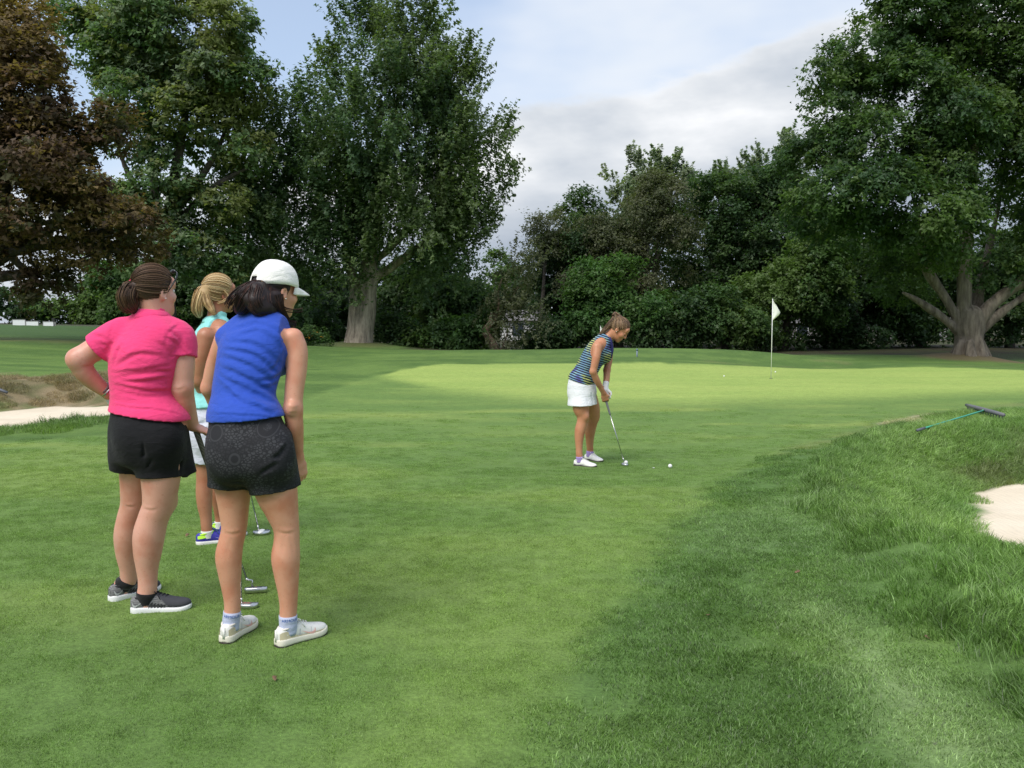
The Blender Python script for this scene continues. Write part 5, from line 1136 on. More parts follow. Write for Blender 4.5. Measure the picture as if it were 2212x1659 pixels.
# =============== woman in the white cap
def woman_cap():
    P = Person((590, 1392), 'woman in white cap, royal blue sleeveless shirt and dark patterned shorts leaning forward', R(30)); J, r = P.J, P.r; g = np.random.default_rng(12)
    lo = J(540, 1420) - np.array([.36, .35, .06]); v = Vol(lo, J(680, 560) + np.array([.10, .62, .05]), .0056)
    T = P.S([(542, 1000, 84, .125, .0), (536, 945, 82, .135, .01), (526, 855, 66, .105, .04), (536, 795, 70, .11, .07), (550, 745, 74, .105, .10), (566, 708, 66, .075, .13), (580, 684, 34, .055, .15)])
    v.stack(T, P.L, .04); v.ell(J(590, 770, .19) , (.13, .08, .08), [P.L, P.F, (0, 0, 1)], .05)
    for px in (506, 578): v.ell(J(px, 985, -.06), (.105, .09, .11), None, .05)
    PR = shoe_pose(P, (597, 1398), (700, 1366), .262, .006); PL = shoe_pose(P, (484, 1391), (556, 1343), .262, .006)
    legL = leg_chain(P, v, [(500, 1000, 41), (503, 1049, 39), (505, 1100, 32), (505, 1146, 27), (499, 1172, 27), (494, 1200, 28.5), (496, 1235, 25), (499, 1269, 20.5), (502, 1300, 18), (503, 1322, 17.5)], PL, .04)
    legR = leg_chain(P, v, [(590, 1000, 48), (596, 1057, 46), (608, 1100, 36), (619, 1146, 27.5), (619, 1172, 28), (617, 1202, 31), (619, 1240, 27), (622, 1278, 22), (623, 1310, 19), (622, 1334, 18.5)], PR, .0)
    
    
    ra = P.C([(633, 731, 23, .10), (640, 752, 24, .10), (641, 790, 23, .09), (635, 850, 20.5, .07), (633, 884, 20, .06)]); v.chain(*ra, .025)
    v.chain(*P.C([(633, 884, 19.5, .06), (636, 915, 19.5, .07), (641, 955, 15, .10), (645, 988, 10.5, .12)]), .02); v.ell(J(629, 882, .02), (.02, .02, .03), None, .02)
    hand(v, J(645, 989, .12), J(652, 1040, .14) - J(645, 989, .12), (-.75, .55, 0), -1, .75, 1.0, .12, .5)
    la = P.C([(484, 735, 22, .16), (466, 790, 22, .20), (452, 838, 18, .22)]); v.chain(*la, .025)
    v.chain(*P.C([(452, 838, 18, .22), (474, 885, 18, .30), (500, 935, 12, .37)]), .02)
    hand(v, J(502, 938, .375), (.10, .06, -.10), (.35, .5, .1), 1, 1.2)
    ax = head_axes(R(42), R(-9)); Cn = J(595, 628, .22); head(v, Cn, ax, J(580, 684, .15), .050)
    for row in ([(484, 1150), (503, 1153), (522, 1148)], [(600, 1148), (618, 1152), (638, 1147)], [(620, 880), (632, 884), (645, 880)], [(622, 889), (632, 892), (643, 888)], [(612, 1150), (610, 1180), (606, 1205)], [(628, 1150), (632, 1180), (634, 1205)], [(498, 1156), (492, 1185), (488, 1205)]): P.fold(v, row, .008, .0035, 4)
    P.part('body', v.mesh('body', 4), SKIN_WARM); face_parts(P, Cn, ax, None, False, (.42, .17, .14), (.04, .022, .015))
    # shirt
    w = Vol(J(540, 930) - np.array([.34, .30, .14]), J(640, 640) + np.array([.12, .5, .05]), .005)
    w.stack(T, P.L, .04, .6, .013); w.ell(J(590, 770, .19), (.14, .09, .09), [P.L, P.F, (0, 0, 1)], .05); w.ell(J(528, 900, .01), (r(83), .145, .10), [P.L, P.F, (0, 0, 1)], .05)
    w.cone(J(634, 738, .10), J(600, 712, .12), .055, .06, .04); w.cone(J(490, 728, .15), J(520, 712, .14), .048, .055, .04)
    w.cut(J(528, 905, 0), J(534, 960, 0) - J(528, 905, 0)); w.cut(J(617, 750, .05), (1, -.12, .22)); w.cut(J(478, 740, .17), -P.L * .95 + np.array([0, 0, .25]))
    w.cone(J(580, 690, .15), J(586, 672, .16), .060, .055, .015); w.cone(J(588, 662, .17), J(592, 640, .18), .062, .08, .004, 's')
    K = lambda L_: [(101.65 + x * .32676, 528.6 + y * .32676) for x, y in L_]
    for row, wd, dp in (([(1545, 790), (1380, 660), (1190, 640)], .014, .008), ([(1545, 880), (1370, 730), (1170, 690)], .013, .010), ([(1535, 930), (1340, 800), (1150, 730)], .013, .010), ([(1525, 990), (1340, 890), (1140, 800)], .013, .010), ([(1515, 1050), (1330, 960), (1150, 870)], .013, .009), ([(1500, 1110), (1320, 1050), (1130, 940)], .014, .008), ([(1200, 570), (1400, 525), (1590, 610)], .015, .006), ([(1230, 620), (1400, 570), (1560, 680)], .014, .006),
                        ([(1550, 850), (1480, 890), (1400, 900)], .011, .009), ([(1545, 905), (1460, 940), (1380, 940)], .011, .008), ([(1555, 720), (1510, 800), (1470, 850)], .011, .008), ([(1120, 900), (1200, 960), (1290, 1060)], .012, .006), ([(1300, 1000), (1420, 1090), (1500, 1130)], .012, .006)):
        P.fold(w, K(row), wd, dp)
    for row in ([(448, 892), (500, 896), (560, 899), (606, 904)], [(622, 715), (609, 745), (606, 780), (604, 815)]): P.fold(w, row, .006, .0045, 3)
    w.wob(.002, 30, 8)
    P.part('shirt', w.mesh('shirt', 3), cloth_mat('cloth_blue', (.022, .075, .46), .75, .05))
    # shorts
    q = Vol(J(540, 990) - np.array([.30, .34, .22]), J(540, 990) + np.array([.32, .36, .26]), .0048)
    q.stack(P.S([(541, 1005, 88, .145, .0), (534, 945, 84, .150, .01), (528, 895, 78, .135, .02)]), P.L, .03)
    for px in (505, 580): q.ell(J(px, 985, -.07), (.115, .10, .13), None, .06)
    q.sec(J(505, 950, .03), J(502, 1048, .04), (r(38), .105), (r(47), .118), P.L + np.array([0, 0, -.12]), .05, 0); q.sec(J(580, 950, .0), J(596, 1058, .0), (r(42), .11), (r(47), .128), P.L + np.array([0, 0, .18]), .05, 0)
    q.sec(J(502, 1036, .04), J(503, 1075, .04), (r(42), .107), (r(42.5), .108), P.L + np.array([0, 0, -.12]), .0, -1, 's'); q.sec(J(597, 1045, 0), J(599, 1090, 0), (r(42), .116), (r(42.5), .117), P.L + np.array([0, 0, .18]), .0, -1, 's')
    for row in ([(470, 1000, -.14), (500, 1012, -.15), (540, 1030, -.12)], [(600, 1000, -.16), (570, 1016, -.16), (545, 1035, -.12)], [(552, 960, -.15), (548, 1000, -.14), (543, 1040, -.1)], [(455, 1010, -.1), (490, 1030, -.13), (530, 1040, -.12)], [(620, 960, -.12), (600, 985, -.15), (560, 1000, -.15)]):
        q.crease([J(*p) for p in row], .012, .012); q.crease([J(p[0], p[1] - 9, p[2]) for p in row], .014, -.008)
    q.wob(.002, 22, 9)
    P.part('shorts', q.mesh('shorts', 1), medallion_mat())
    # cap
    f, r_, u = ax; Mx = Matrix((tuple(r_), tuple(f), tuple(u))).transposed(); cc = Cn + u * .024 - f * .008; capm = cloth_mat('cloth_cap', (.90, .87, .84), .85, .02, .3, 400)
    def capm_mesh():
        V = []; F = []; nu, nv = 48, 14
        for i in range(nu):
            th = 2 * math.pi * i / nu
            for j in range(nv):
                ph = math.pi / 2 * j / (nv - 1); seam = 1 - .010 * max(0, math.cos(3 * th)) ** 24
                zz = .118 * math.sin(ph) ** .92 * (1.0); a = math.cos(ph) ** .80
                low = .014 * (1 - math.sin(ph)) * (-.4 + 1.0 * max(0, -math.sin(th)))
                crk = .0016 * math.sin(9 * th + 4 * ph) * math.cos(ph)
                V.append(tuple(cc + r_ * (.089 + crk) * a * math.cos(th) * seam + f * (.112 + crk) * a * math.sin(th) * seam + u * (zz - low - .004)))
        for i in range(nu):
            for j in range(nv - 1):
                th = 2 * math.pi * (i + .5) / nu; back = abs(((th - 1.5 * math.pi + math.pi) % (2 * math.pi)) - math.pi)
                if j < 2 and back < .24 * math.sqrt(max(0, 1 - (j / 2.6) ** 2)) + .02: continue
                k = (i + 1) % nu; F.append((i * nv + j, k * nv + j, k * nv + j + 1, i * nv + j + 1))
        me = mesh_np('cap', np.array(V), F); return me
    cap = P.part('cap', capm_mesh(), capm); md = cap.modifiers.new('thick', 'SOLIDIFY'); md.thickness = .003; md.offset = 1
    b = MB(); nu, nv = 15, 8; V = []
    for i in range(nu):
        a = -1 + 2 * i / (nu - 1)
        for j in range(nv):
            t_ = j / (nv - 1); th = math.pi / 2 + a * 1.02; bx, by = .089 * math.cos(th), .112 * math.sin(th); ext = .074 * (1 - abs(a) ** 2.6) ** .6
            V.append(tuple(cc + r_ * bx * (1 - .10 * t_) + f * (by + ext * t_) + u * (.004 - .008 * t_ - .018 * t_ * t_ * .75 - .020 * (a * a) * (.3 + t_ * .5))))
    b.add(V, [(i * nv + j, (i + 1) * nv + j, (i + 1) * nv + j + 1, i * nv + j + 1) for i in range(nu - 1) for j in range(nv - 1)]); bm = P.part('brim', mb_mesh(b, 'brim'), capm, cap); md = bm.modifiers.new('thick', 'SOLIDIFY'); md.thickness = .004
    b = MB(); b.sphere(cc + u * .115, .0075, 10, (1, 1, .6), Mx); P.part('button', mb_mesh(b, 'button'), capm, cap)
    b = MB()
    b.tube([cc + r_ * .089 * math.cos(th) + f * .113 * math.sin(th) - u * .012 for th in np.linspace(R(234), R(306), 9)], .007, 6); P.part('strap', mb_mesh(b, 'strap'), capm, cap)
    b = MB(); pb = cc + r_ * .089 * math.cos(R(300)) + f * .116 * math.sin(R(300)) - u * .012
    b.tube([pb + u * .010 + r_ * .01, pb + u * .010 - r_ * .004, pb - u * .010 - r_ * .004, pb - u * .010 + r_ * .01], .0018, 5); P.part('buckle', mb_mesh(b, 'buckle'), mat('brass', (.45, .30, .16), .3, 1.0), cap)
    # hair : loose dark tail blown over the left shoulder
    hv = Vol(Cn - np.array([.34, .32, .30]), Cn + np.array([.22, .25, .2]), .007)
    hv.ell(Cn + u * .020 - f * .014, (.081, .100, .092), [r_, f, u], 0); hv.cut(Cn + f * .022 - u * .02, unit(f * .85 - u * .25)); hv.cut(Cn - u * .085, -u)
    root_ = J(566, 617, .14)
    tails = [([root_, J(549, 626, .09), J(533, 645, .07), J(522, 664, .08), J(512, 674, .10)], [.022, .036, .044, .034, .010]),
             ([root_, J(556, 630, .08), J(552, 650, .05), J(560, 668, .05), J(578, 674, .08)], [.022, .036, .040, .030, .016]),
             ([J(572, 622, .15), J(570, 645, .09), J(575, 664, .08), J(592, 674, .12)], [.03, .038, .034, .018])]
    for pt, wd in tails:
        for i in range(len(pt) - 1): hv.cone(pt[i], pt[i + 1], wd[i] * .88, wd[i + 1] * .88, .025)
    side = [J(596, 640, .12), J(603, 660, .12), J(612, 676, .15), J(621, 692, .17)]; hv.chain(side, [.028, .018, .012, .006], .02)
    base = hv.mesh('hair', 2); pal = [(.020, .010, .009), (.030, .014, .011), (.048, .020, .015), (.014, .008, .008), (.075, .030, .022)]
    S = [tail_hair(pt, np.array(wd), n, g, 16) for (pt, wd), n in zip(tails, (420, 420, 260))] + [tail_hair(side, np.array([.028, .020, .014, .010]), 110, g, 16)]
    S.append(tail_hair([J(600, 655, .13), J(615, 668, .15), J(636, 672, .17), J(655, 670, .18)], np.array([.012, .010, .008, .010]), 12, g, 16))
    S.append(tail_hair([J(600, 660, .13), J(612, 682, .15), J(622, 695, .17), J(640, 700, .18)], np.array([.012, .010, .012, .016]), 14, g, 16))
    S.append(tail_hair([root_, J(545, 622, .09), J(520, 636, .08), J(505, 650, .09), J(497, 664, .1)], np.array([.02, .03, .034, .03, .028]), 40, g, 16))
    S1 = swept_hair(Cn, ax, root_, np.array([0, .85, -.25]), .30, 420, g, (.082, .101, .094), 1.0, 16)
    S1 = S1[(((S1[:, 0] - Cn) @ u) < .02)]
    S.append(S1); S = np.concatenate(S); P.part('hair', strand_mesh('hair', S, np.linspace(.0022, .0013, 16), pick(pal, len(S), g), base, (.016, .008, .008)), hair_mat('hair_dark', 0))
    b = MB(); b.sphere(Cn + r_ * .083 - u * .038 + f * .006, .0032, 8); P.part('earring', mb_mesh(b, 'earring'), _mats['pearl'])
    cream = mat('leather_cream', (.62, .54, .36), .6, 0, .10, 25); white = mat('leather_white', (.78, .77, .72), .5, 0, .04, 25)
    mt = dict(upper=white, sole=mat('sole_cream', (.76, .72, .60), .6, 0, .06, 25), lace=mat('lace_white', (.80, .79, .74), .8), collar=mat('lining_cream', (.68, .64, .58), .9), mark=mat('mark_rose', (.75, .42, .36), .6),
              tread=mat('rubber_brown', (.035, .026, .022), .7), cleat=mat('cleat_amber', (.75, .50, .20), .4), tab=mat('tab_white', (.80, .79, .74), .6),
              panels=[('heel_panel', cream, [(.02, .042), (.06, .048), (.12, .049), (.20, .045), (.28, .034), (.34, .020), (.02, .004), (.06, .004), (.12, .004), (.20, .004), (.28, .004), (.34, .004)]),
                      ('mudguard', cream, [(.34, .018), (.45, .016), (.56, .016), (.68, .017), (.80, .017), (.92, .015), (.34, .003), (.45, .003), (.56, .003), (.68, .003), (.80, .003), (.92, .003)]),
                      ('side_band', mat('band_silver', (.55, .56, .58), .4), [(.40, .046), (.42, .046), (.385, .018), (.405, .018)]), ('side_band', mat('band_silver', (.55, .56, .58), .4), [(.62, .040), (.635, .040), (.60, .017), (.615, .017)])])
    sk = cloth_mat('sock_lilac', (.46, .50, .66), .9, .05, .3, 500); bl = mat('lettering_blue', (.05, .13, .42), .8)
    for hp, tp_, leg, tx in (((597, 1398), (700, 1366), legR, ('ARMOUR', .019, bl, R(-62))), ((484, 1391), (556, 1343), legL, ('ARMOUR', .019, bl, R(-75)))):
        M, sh, an = make_shoe(P, hp, tp_, .262, mt, True, dict(box=(.42, .70, .010, .036), flip=True), True, w=1.02, tall=1.04, dz=.006, th=(.036, .028), heel_tab=True)
        sock(P, M, .262, sk, .132, leg, .003, tx)
    return P
def medallion_mat():
    m = bpy.data.materials.new('cloth_medallion'); m.use_nodes = True; t = m.node_tree; b = t.nodes['Principled BSDF']; b.inputs['Roughness'].default_value = .8; b.inputs['Specular IOR Level'].default_value = .3
    tcn = N(t, 'ShaderNodeTexCoord'); mp = N(t, 'ShaderNodeMapping'); mp.inputs['Scale'].default_value = (1, .35, 1); t.links.new(tcn.outputs['Object'], mp.inputs['Vector'])
    big = N(t, 'ShaderNodeTexVoronoi', feature='F1'); big.inputs['Scale'].default_value = 7.6; big.inputs['Randomness'].default_value = .55; t.links.new(mp.outputs[0], big.inputs['Vector'])
    d = big.outputs['Distance']
    ring = MATH(t, 'MULTIPLY', RANGE(t, d, .285, .30, 0, 1), RANGE(t, d, .32, .335, 1, 0)); core = RANGE(t, d, .13, .15, 1, 0); inside = RANGE(t, d, .34, .36, 1, 0)
    # petals radiate from the medallions: small cells stretched along the distance field
    wp = N(t, 'ShaderNodeMapping'); wp.inputs['Scale'].default_value = (1.0, .4, 1.35); wp.inputs['Rotation'].default_value = (0, .6, 0); t.links.new(tcn.outputs['Object'], wp.inputs['Vector'])
    pt = N(t, 'ShaderNodeTexVoronoi', feature='DISTANCE_TO_EDGE'); pt.inputs['Scale'].default_value = 66; t.links.new(wp.outputs[0], pt.inputs['Vector'])
    leaf = RANGE(t, pt.outputs['Distance'], .10, .17, 0, 1)
    p2 = N(t, 'ShaderNodeTexVoronoi', feature='DISTANCE_TO_EDGE'); p2.inputs['Scale'].default_value = 110; t.links.new(tcn.outputs['Object'], p2.inputs['Vector'])
    flower = MATH(t, 'MULTIPLY', core, RANGE(t, p2.outputs['Distance'], .08, .16, 0, 1))
    nz = N(t, 'ShaderNodeTexNoise'); nz.inputs['Scale'].default_value = 14; t.links.new(tcn.outputs['Object'], nz.inputs['Vector'])
    leaf = MATH(t, 'MULTIPLY', MATH(t, 'MULTIPLY', leaf, MATH(t, 'SUBTRACT', 1.0, inside)), RANGE(t, nz.outputs[0], .40, .55, .25, 1))
    k = MATH(t, 'MAXIMUM', MATH(t, 'MULTIPLY', leaf, .8), MATH(t, 'MAXIMUM', MATH(t, 'MULTIPLY', ring, .55), MATH(t, 'MULTIPLY', flower, .6)))
    t.links.new(MIXC(t, k, (.014, .014, .017), (.050, .051, .057)), b.inputs['Base Color'])
    return m
# =============== blonde woman between the two
def woman_blonde():
    P = Person((465, 1168), 'blonde woman with ponytail in turquoise sleeveless shirt, half hidden between the other two', R(52), .0068); J, r = P.J, P.r; g = np.random.default_rng(13)
    v = Vol(J(470, 1180) - np.array([.30, .40, .05]), J(470, 590) + np.array([.42, .55, .05]), .0068)
    T = P.S([(458, 960, 48, .13, .02), (456, 920, 50, .145, .02), (456, 850, 40, .115, .02), (458, 790, 46, .12, .02), (462, 745, 50, .12, .02), (466, 714, 48, .08, .02), (468, 694, 26, .06, .03)])
    T = [(p, (a_, b_)) for (p, (_, b_)), a_ in zip(T, (.155, .165, .13, .14, .16, .165, .08))]
    v.stack(T, P.L, .04); v.ell(J(486, 765, .07), (.12, .07, .075), [P.L, P.F, (0, 0, 1)], .05); v.ell(J(440, 930, -.02), (.12, .10, .11), [P.L, P.F, (0, 0, 1)], .05)
    PN = shoe_pose(P, (424, 1176), (520, 1165), .28); PF = shoe_pose(P, (458, 1150), (536, 1158), .28)
    legN = leg_chain(P, v, [(448, 960, 26), (444, 1009, 20.5), (442, 1035, 17.5), (441, 1062, 17.5), (442, 1090, 16), (445, 1118, 12.5), (446, 1138, 12)], PN, -.03)
    legF = leg_chain(P, v, [(470, 960, 26), (474, 1009, 20), (474, 1040, 17), (472, 1070, 17), (474, 1098, 13), (476, 1118, 11.5)], PF, .12)
    v.chain(*P.C([(446, 727, 20, -.13), (436, 775, 17.5, -.14), (430, 822, 15, -.12)]), .025); v.chain(*P.C([(430, 822, 15, -.12), (455, 868, 14, -.02), (495, 905, 10, .14)]), .02)
    hand(v, J(496, 906, .145), (.12, .08, -.06), (0, .3, -1), 1, 1.15)
    v.chain(*P.C([(486, 722, 17, .20), (492, 780, 16, .24), (500, 830, 14, .25)]), .025); v.chain(*P.C([(500, 830, 14, .25), (510, 870, 12, .22), (514, 905, 9, .18)]), .02)
    hand(v, J(514, 906, .18), (.04, -.03, -.12), (0, -.6, -.2), -1, 1.1)
    ax = head_axes(R(45), R(-4)); Cn = J(474, 635, .05); head(v, Cn, ax, J(466, 690, .03), .050)
    P.part('body', v.mesh('body', 4), SKIN_TAN); face_parts(P, Cn, ax, None, False, (.42, .15, .12), (.22, .14, .07), (.10, .16, .22))
    w = Vol(J(455, 890) - np.array([.26, .30, .04]), J(480, 660) + np.array([.20, .36, .03]), .006)
    w.stack(T, P.L, .04, .6, .014); w.ell(J(486, 765, .07), (.13, .08, .085), [P.L, P.F, (0, 0, 1)], .05); w.ell(J(455, 880, .02), (.178, .155, .10), [P.L, P.F, (0, 0, 1)], .05)
    w.cut(J(450, 878, 0), (0.02, 0, -1)); w.cut(J(452, 718, -.10), P.L * .95 + np.array([0, 0, .28])); w.cut(J(480, 720, .16), -P.L * .95 + np.array([0, 0, .28]))
    w.cone(J(467, 696, .03), J(470, 680, .04), .064, .058, .02); w.cone(J(472, 664, .05), J(474, 650, .05), .06, .07, .004, 's')
    for row in ([(440, 850, -.14), (446, 858, -.14), (452, 855, -.1)], [(438, 790, -.14), (446, 800, -.14), (455, 798, -.1)]): w.crease([J(*p) for p in row], .012, .009)
    w.wob(.002, 26, 4); P.part('shirt', w.mesh('shirt', 3), cloth_mat('cloth_turquoise', (.28, .70, .68), .85, .12, .25, 500))
    cm = MB(); a0 = J(467, 694, .03); ring = []
    for i in range(21):
        th = R(-140) + R(280) * i / 20; d = P.F * -math.cos(th) + P.L * math.sin(th); ring.append((a0 + d * .066 + np.array([0, 0, .030]), a0 + d * .090 + np.array([0, 0, -.010])))
    Vv = [p for a, b in ring for p in (a, (a + b) / 2 + unit(b - a0) * .007, b, b - unit(b - a0) * .006, a - unit(a - a0) * .006)]
    cm.add(Vv, [(5 * i + k, 5 * i + (k + 1) % 5, 5 * i + 5 + (k + 1) % 5, 5 * i + 5 + k) for i in range(20) for k in range(5)]); P.part('collar', mb_mesh(cm, 'collar'), _mats['cloth_turquoise'])
    q = Vol(J(458, 960) - np.array([.26, .30, .18]), J(458, 960) + np.array([.28, .42, .26]), .006)
    q.stack([(J(458, 960, .02), (.175, .155)), (J(456, 915, .02), (.18, .16)), (J(455, 868, .02), (.15, .14))], P.L, .03); q.ell(J(440, 935, -.02), (.13, .11, .12), [P.L, P.F, (0, 0, 1)], .05)
    q.sec(J(450, 950, -.03), J(443, 1004, -.05), (.10, .12), (.075, .085), P.L, .03, 0); q.sec(J(470, 950, .13), J(474, 1004, .16), (.10, .12), (.075, .085), P.L, .03, 0)
    q.sec(J(444, 994, -.05), J(442, 1024, -.05), (.066, .075), (.066, .075), P.L, .0, -1, 's'); q.wob(.002, 22, 14)
    for row in ([(424, 905, -.1), (432, 915, -.14), (444, 910, -.16)], [(428, 925, -.1), (438, 920, -.15), (448, 905, -.16)]): q.crease([J(*p) for p in row], .012, .010)
    P.part('shorts', q.mesh('shorts', 1), cloth_mat('cloth_pale', (.66, .68, .80), .85, .04))
    f, r_, u = ax; tie = J(441.5, 619, .0); hv = Vol(Cn - .26, Cn + .22, .008); hv.ell(Cn + u * .030 - f * .012, (.083, .102, .097), [r_, f, u], 0); hv.cut(Cn + f * .030 + u * .02, unit(f * .80 - u * .42)); hv.cut(Cn - u * .075, -u + f * .2)
    hv.cone(Cn - f * .085 + u * .025, tie, .045, .018, .03); tail = [tie, J(434, 632, -.03), J(429, 650, -.03), J(427, 668, -.02), J(431, 684, 0)]; wd = np.array([.013, .030, .036, .034, .014])
    t2 = [tie, J(444, 634, -.04), J(450, 655, -.05), J(458, 670, -.06), J(464, 680, -.06)]; w2 = np.array([.012, .024, .026, .018, .008])
    for i in range(4): hv.cone(tail[i], tail[i + 1], wd[i] * .88, wd[i + 1] * .88, .02); hv.cone(t2[i], t2[i + 1], w2[i] * .88, w2[i + 1] * .88, .02)
    pal = [(.50, .33, .15), (.62, .45, .23), (.38, .24, .11), (.72, .57, .33), (.28, .17, .08)]
    S = np.concatenate([swept_hair(Cn, ax, tie, np.array([0, .80, -.42]), .42, 560, g, (.084, .103, .098)), tail_hair(tail, wd, 320, g, 13), tail_hair(t2, w2, 200, g, 13), swept_hair(Cn, ax, tie, np.array([0, .80, -.42]), .42, 50, g, (.084, .103, .098), 1.05), tail_hair(tail, wd * 1.25, 40, g, 13), tail_hair([J(482, 628, -.03), J(492, 640, -.02), J(484, 650, -.04), J(470, 655, -.05)], np.array([.012, .008, .008, .006]), 16, g, 13)])
    P.part('hair', strand_mesh('hair', S, np.linspace(.0024, .0015, 13), pick(pal, len(S), g), hv.mesh('hair', 2), (.42, .28, .13)), hair_mat('hair_blonde', 0))
    b = MB(); M_ = Vector(unit(tail[1] - tie)).to_track_quat('Z', 'Y').to_matrix().to_4x4(); b.lathe([(.014, -.009), (.025, -.009), (.028, 0), (.025, .009), (.014, .009)], 16, M_, tie + unit(tail[1] - tie) * .006); P.part('hair_tie', mb_mesh(b, 'hair_tie'), mat('tie_black', (.012, .012, .012), .8))
    b = MB(); b.sphere(Cn + r_ * .083 - u * .036 + f * .006, .0035, 8); P.part('earring', mb_mesh(b, 'earring'), _mats['pearl'])
    mt = dict(upper=mat('mesh_violet', (.045, .040, .36), .7, 0, .12, 90), sole=mat('sole_offwhite', (.76, .75, .70), .6), lace=mat('lace_teal', (.05, .12, .20), .8), collar=mat('lime', (.50, .86, .05), .7), mark=mat('mark_pale', (.50, .50, .66), .5),
              panels=[('heel_panel', mat('lime', (.50, .86, .05), .7), [(.02, .046), (.07, .052), (.14, .052), (.22, .055), (.30, .064), (.36, .066), (.02, .028), (.07, .030), (.14, .032), (.22, .036), (.30, .048), (.36, .060)])])
    for hp, tp_, leg in (((424, 1176), (520, 1165), legN), ((458, 1150), (536, 1158), legF)):
        M, sh, an = make_shoe(P, hp, tp_, .28, mt, True, dict(box=(.40, .75, .006, .034), flip=True), w=1.05, tall=1.02, th=(.032, .022)); sock(P, M, .28, mat('sock_white', (.70, .70, .68), .9), .092, leg)
    return P

# =============== the golfer
def golfer():
    P = Person((1268, 1003), 'woman golfer in striped sleeveless shirt and white skirt bent over her putt', R(106), .0068); J, r = P.J, P.r; g = np.random.default_rng(14)
    v = Vol(J(1262, 1012) - np.array([.26, .42, .03]), J(1330, 682) + np.array([.22, .62, .03]), .0068); L = -P.L     # towards her left, away from the camera
    S_ = lambda rows: [(J(x, y, dy), (w, d)) for (x, y, w, d, dy) in rows]
    T = S_([(1258, 862, .155, .125, .03), (1256, 836, .160, .125, .03), (1262, 812, .140, .108, .03), (1276, 782, .145, .105, .03), (1291, 757, .160, .105, .03), (1303, 740, .150, .080, .03), (1310, 730, .08, .058, .03)])
    v.stack(T, L, .035); v.ell(J(1308, 768, .02), (.11, .055, .07), [L, (.85, -.2, -.3), (.3, 0, .9)], .04)
    PN = shoe_pose(P, (1240, 1005), (1291, 1009), .255); PF = shoe_pose(P, (1264, 992), (1311, 999), .255)
    legN = leg_chain(P, v, [(1256, 862, 19), (1255, 881, 18), (1259, 898, 13.5), (1258, 909, 11.8), (1253, 930, 11.6), (1251, 950, 9.4), (1251, 968, 7.6), (1251, 982, 7.4)], PN, -.06, .025)
    legF = leg_chain(P, v, [(1272, 862, 19), (1279, 884, 17), (1282, 900, 13), (1280, 911, 11.4), (1275, 930, 11.4), (1274, 950, 8.8), (1274, 964, 7.4), (1275, 974, 7.2)], PF, .14, .025)
    v.ell(J(1266, 900, -.11), (.028, .03, .04), None, .03); v.ell(J(1288, 902, .2), (.026, .03, .04), None, .03)
    v.chain(*P.C([(1290, 750, 11, -.14), (1287, 775, 8.8, -.18), (1281, 803, 7.0, -.19)]), .025); v.chain(*P.C([(1281, 803, 7.2, -.19), (1289, 822, 7.2, -.15), (1298, 838, 5.8, -.10), (1304, 849, 5.2, -.07)]), .02)
    hand(v, J(1304, 850, -.07), (.06, .06, -.20), (.12, .95, 0), 1, 1.15, .95)
    v.chain(*P.C([(1314, 746, 10, .17), (1315, 775, 8.6, .17), (1311, 800, 7.4, .12)]), .025); v.chain(*P.C([(1311, 800, 7.6, .12), (1310, 820, 7, .07), (1307, 838, 5.6, .02)]), .02)
    hand(v, J(1307, 839, .02), (.04, -.02, -.2), (.1, -.95, 0), -1, 1.15, .95)
    f = unit((.70, -.17, -.69)); u = unit(np.array([.72, -.10, .69]) - f * (f @ np.array([.72, -.10, .69]))); r_ = np.cross(f, u); ax = (f, r_, u); Cn = J(1337, 711, .0); head(v, Cn, ax, J(1311, 729, .03), .050)
    P.part('body', v.mesh('body', 4), SKIN_TAN2); face_parts(P, Cn, ax, SKIN_TAN2, True, (.45, .16, .13), (.10, .06, .035))
    w = Vol(J(1262, 840) - np.array([.26, .32, .06]), J(1330, 715) + np.array([.06, .40, .04]), .006)
    w.stack(T, L, .035, .6, .013); w.ell(J(1308, 768, .02), (.12, .065, .08), [L, (.85, -.2, -.3), (.3, 0, .9)], .04); w.ell(J(1256, 818, .03), (.170, .140, .10), [L, P.F, (0, 0, 1)], .04)
    ax_s = unit(J(1303, 738, .03) - J(1258, 830, .03)); w.cut(J(1253, 826, .0), -ax_s + np.array([0.02, 0, -.28])); w.cut(J(1291, 752, -.105), -L * .96 + ax_s * .30 + P.F * .05); w.cut(J(1308, 742, .15), L * .96 + ax_s * .30)
    w.cone(J(1309, 732, .03), J(1316, 726, .03), .060, .056, .02); w.cone(J(1320, 720, .02), J(1326, 714, .02), .06, .075, .004, 's')
    for row in ([(1262, 800, -.12), (1274, 806, -.13), (1286, 806, -.10)], [(1256, 812, -.10), (1268, 818, -.13), (1280, 820, -.12)], [(1278, 775, -.13), (1288, 790, -.13), (1290, 804, -.1)]): w.crease([J(*p) for p in row], .012, .010)
    w.wob(.002, 24, 6); P.part('shirt', w.mesh('shirt', 3), stripe_mat(ax_s, P))
    b = MB(); b.tube([J(1317, 729, -.05), J(1321, 742, -.035), J(1323, 756, -.03), J(1320, 772, -.035)], [.012, .014, .014, .010], 6); P.part('placket', mb_mesh(b, 'placket'), mat('cloth_navy', (.020, .020, .12), .8))
    q = Vol(J(1257, 880) - np.array([.24, .32, .10]), J(1257, 810) + np.array([.26, .40, .05]), .005)
    q.stack(S_([(1257, 850, .175, .148, .03), (1256, 832, .168, .140, .03), (1257, 816, .155, .130, .03)]), L, .03); q.sec(J(1257, 835, .03), J(1258, 874, .03), (.165, .135), (.222, .155), L, .03, 0)
    q.sec(J(1258, 869, .03), J(1258, 900, .03), (.200, .133), (.200, .133), L, .0, -1, 's')
    q.wob(.002, 20, 7)
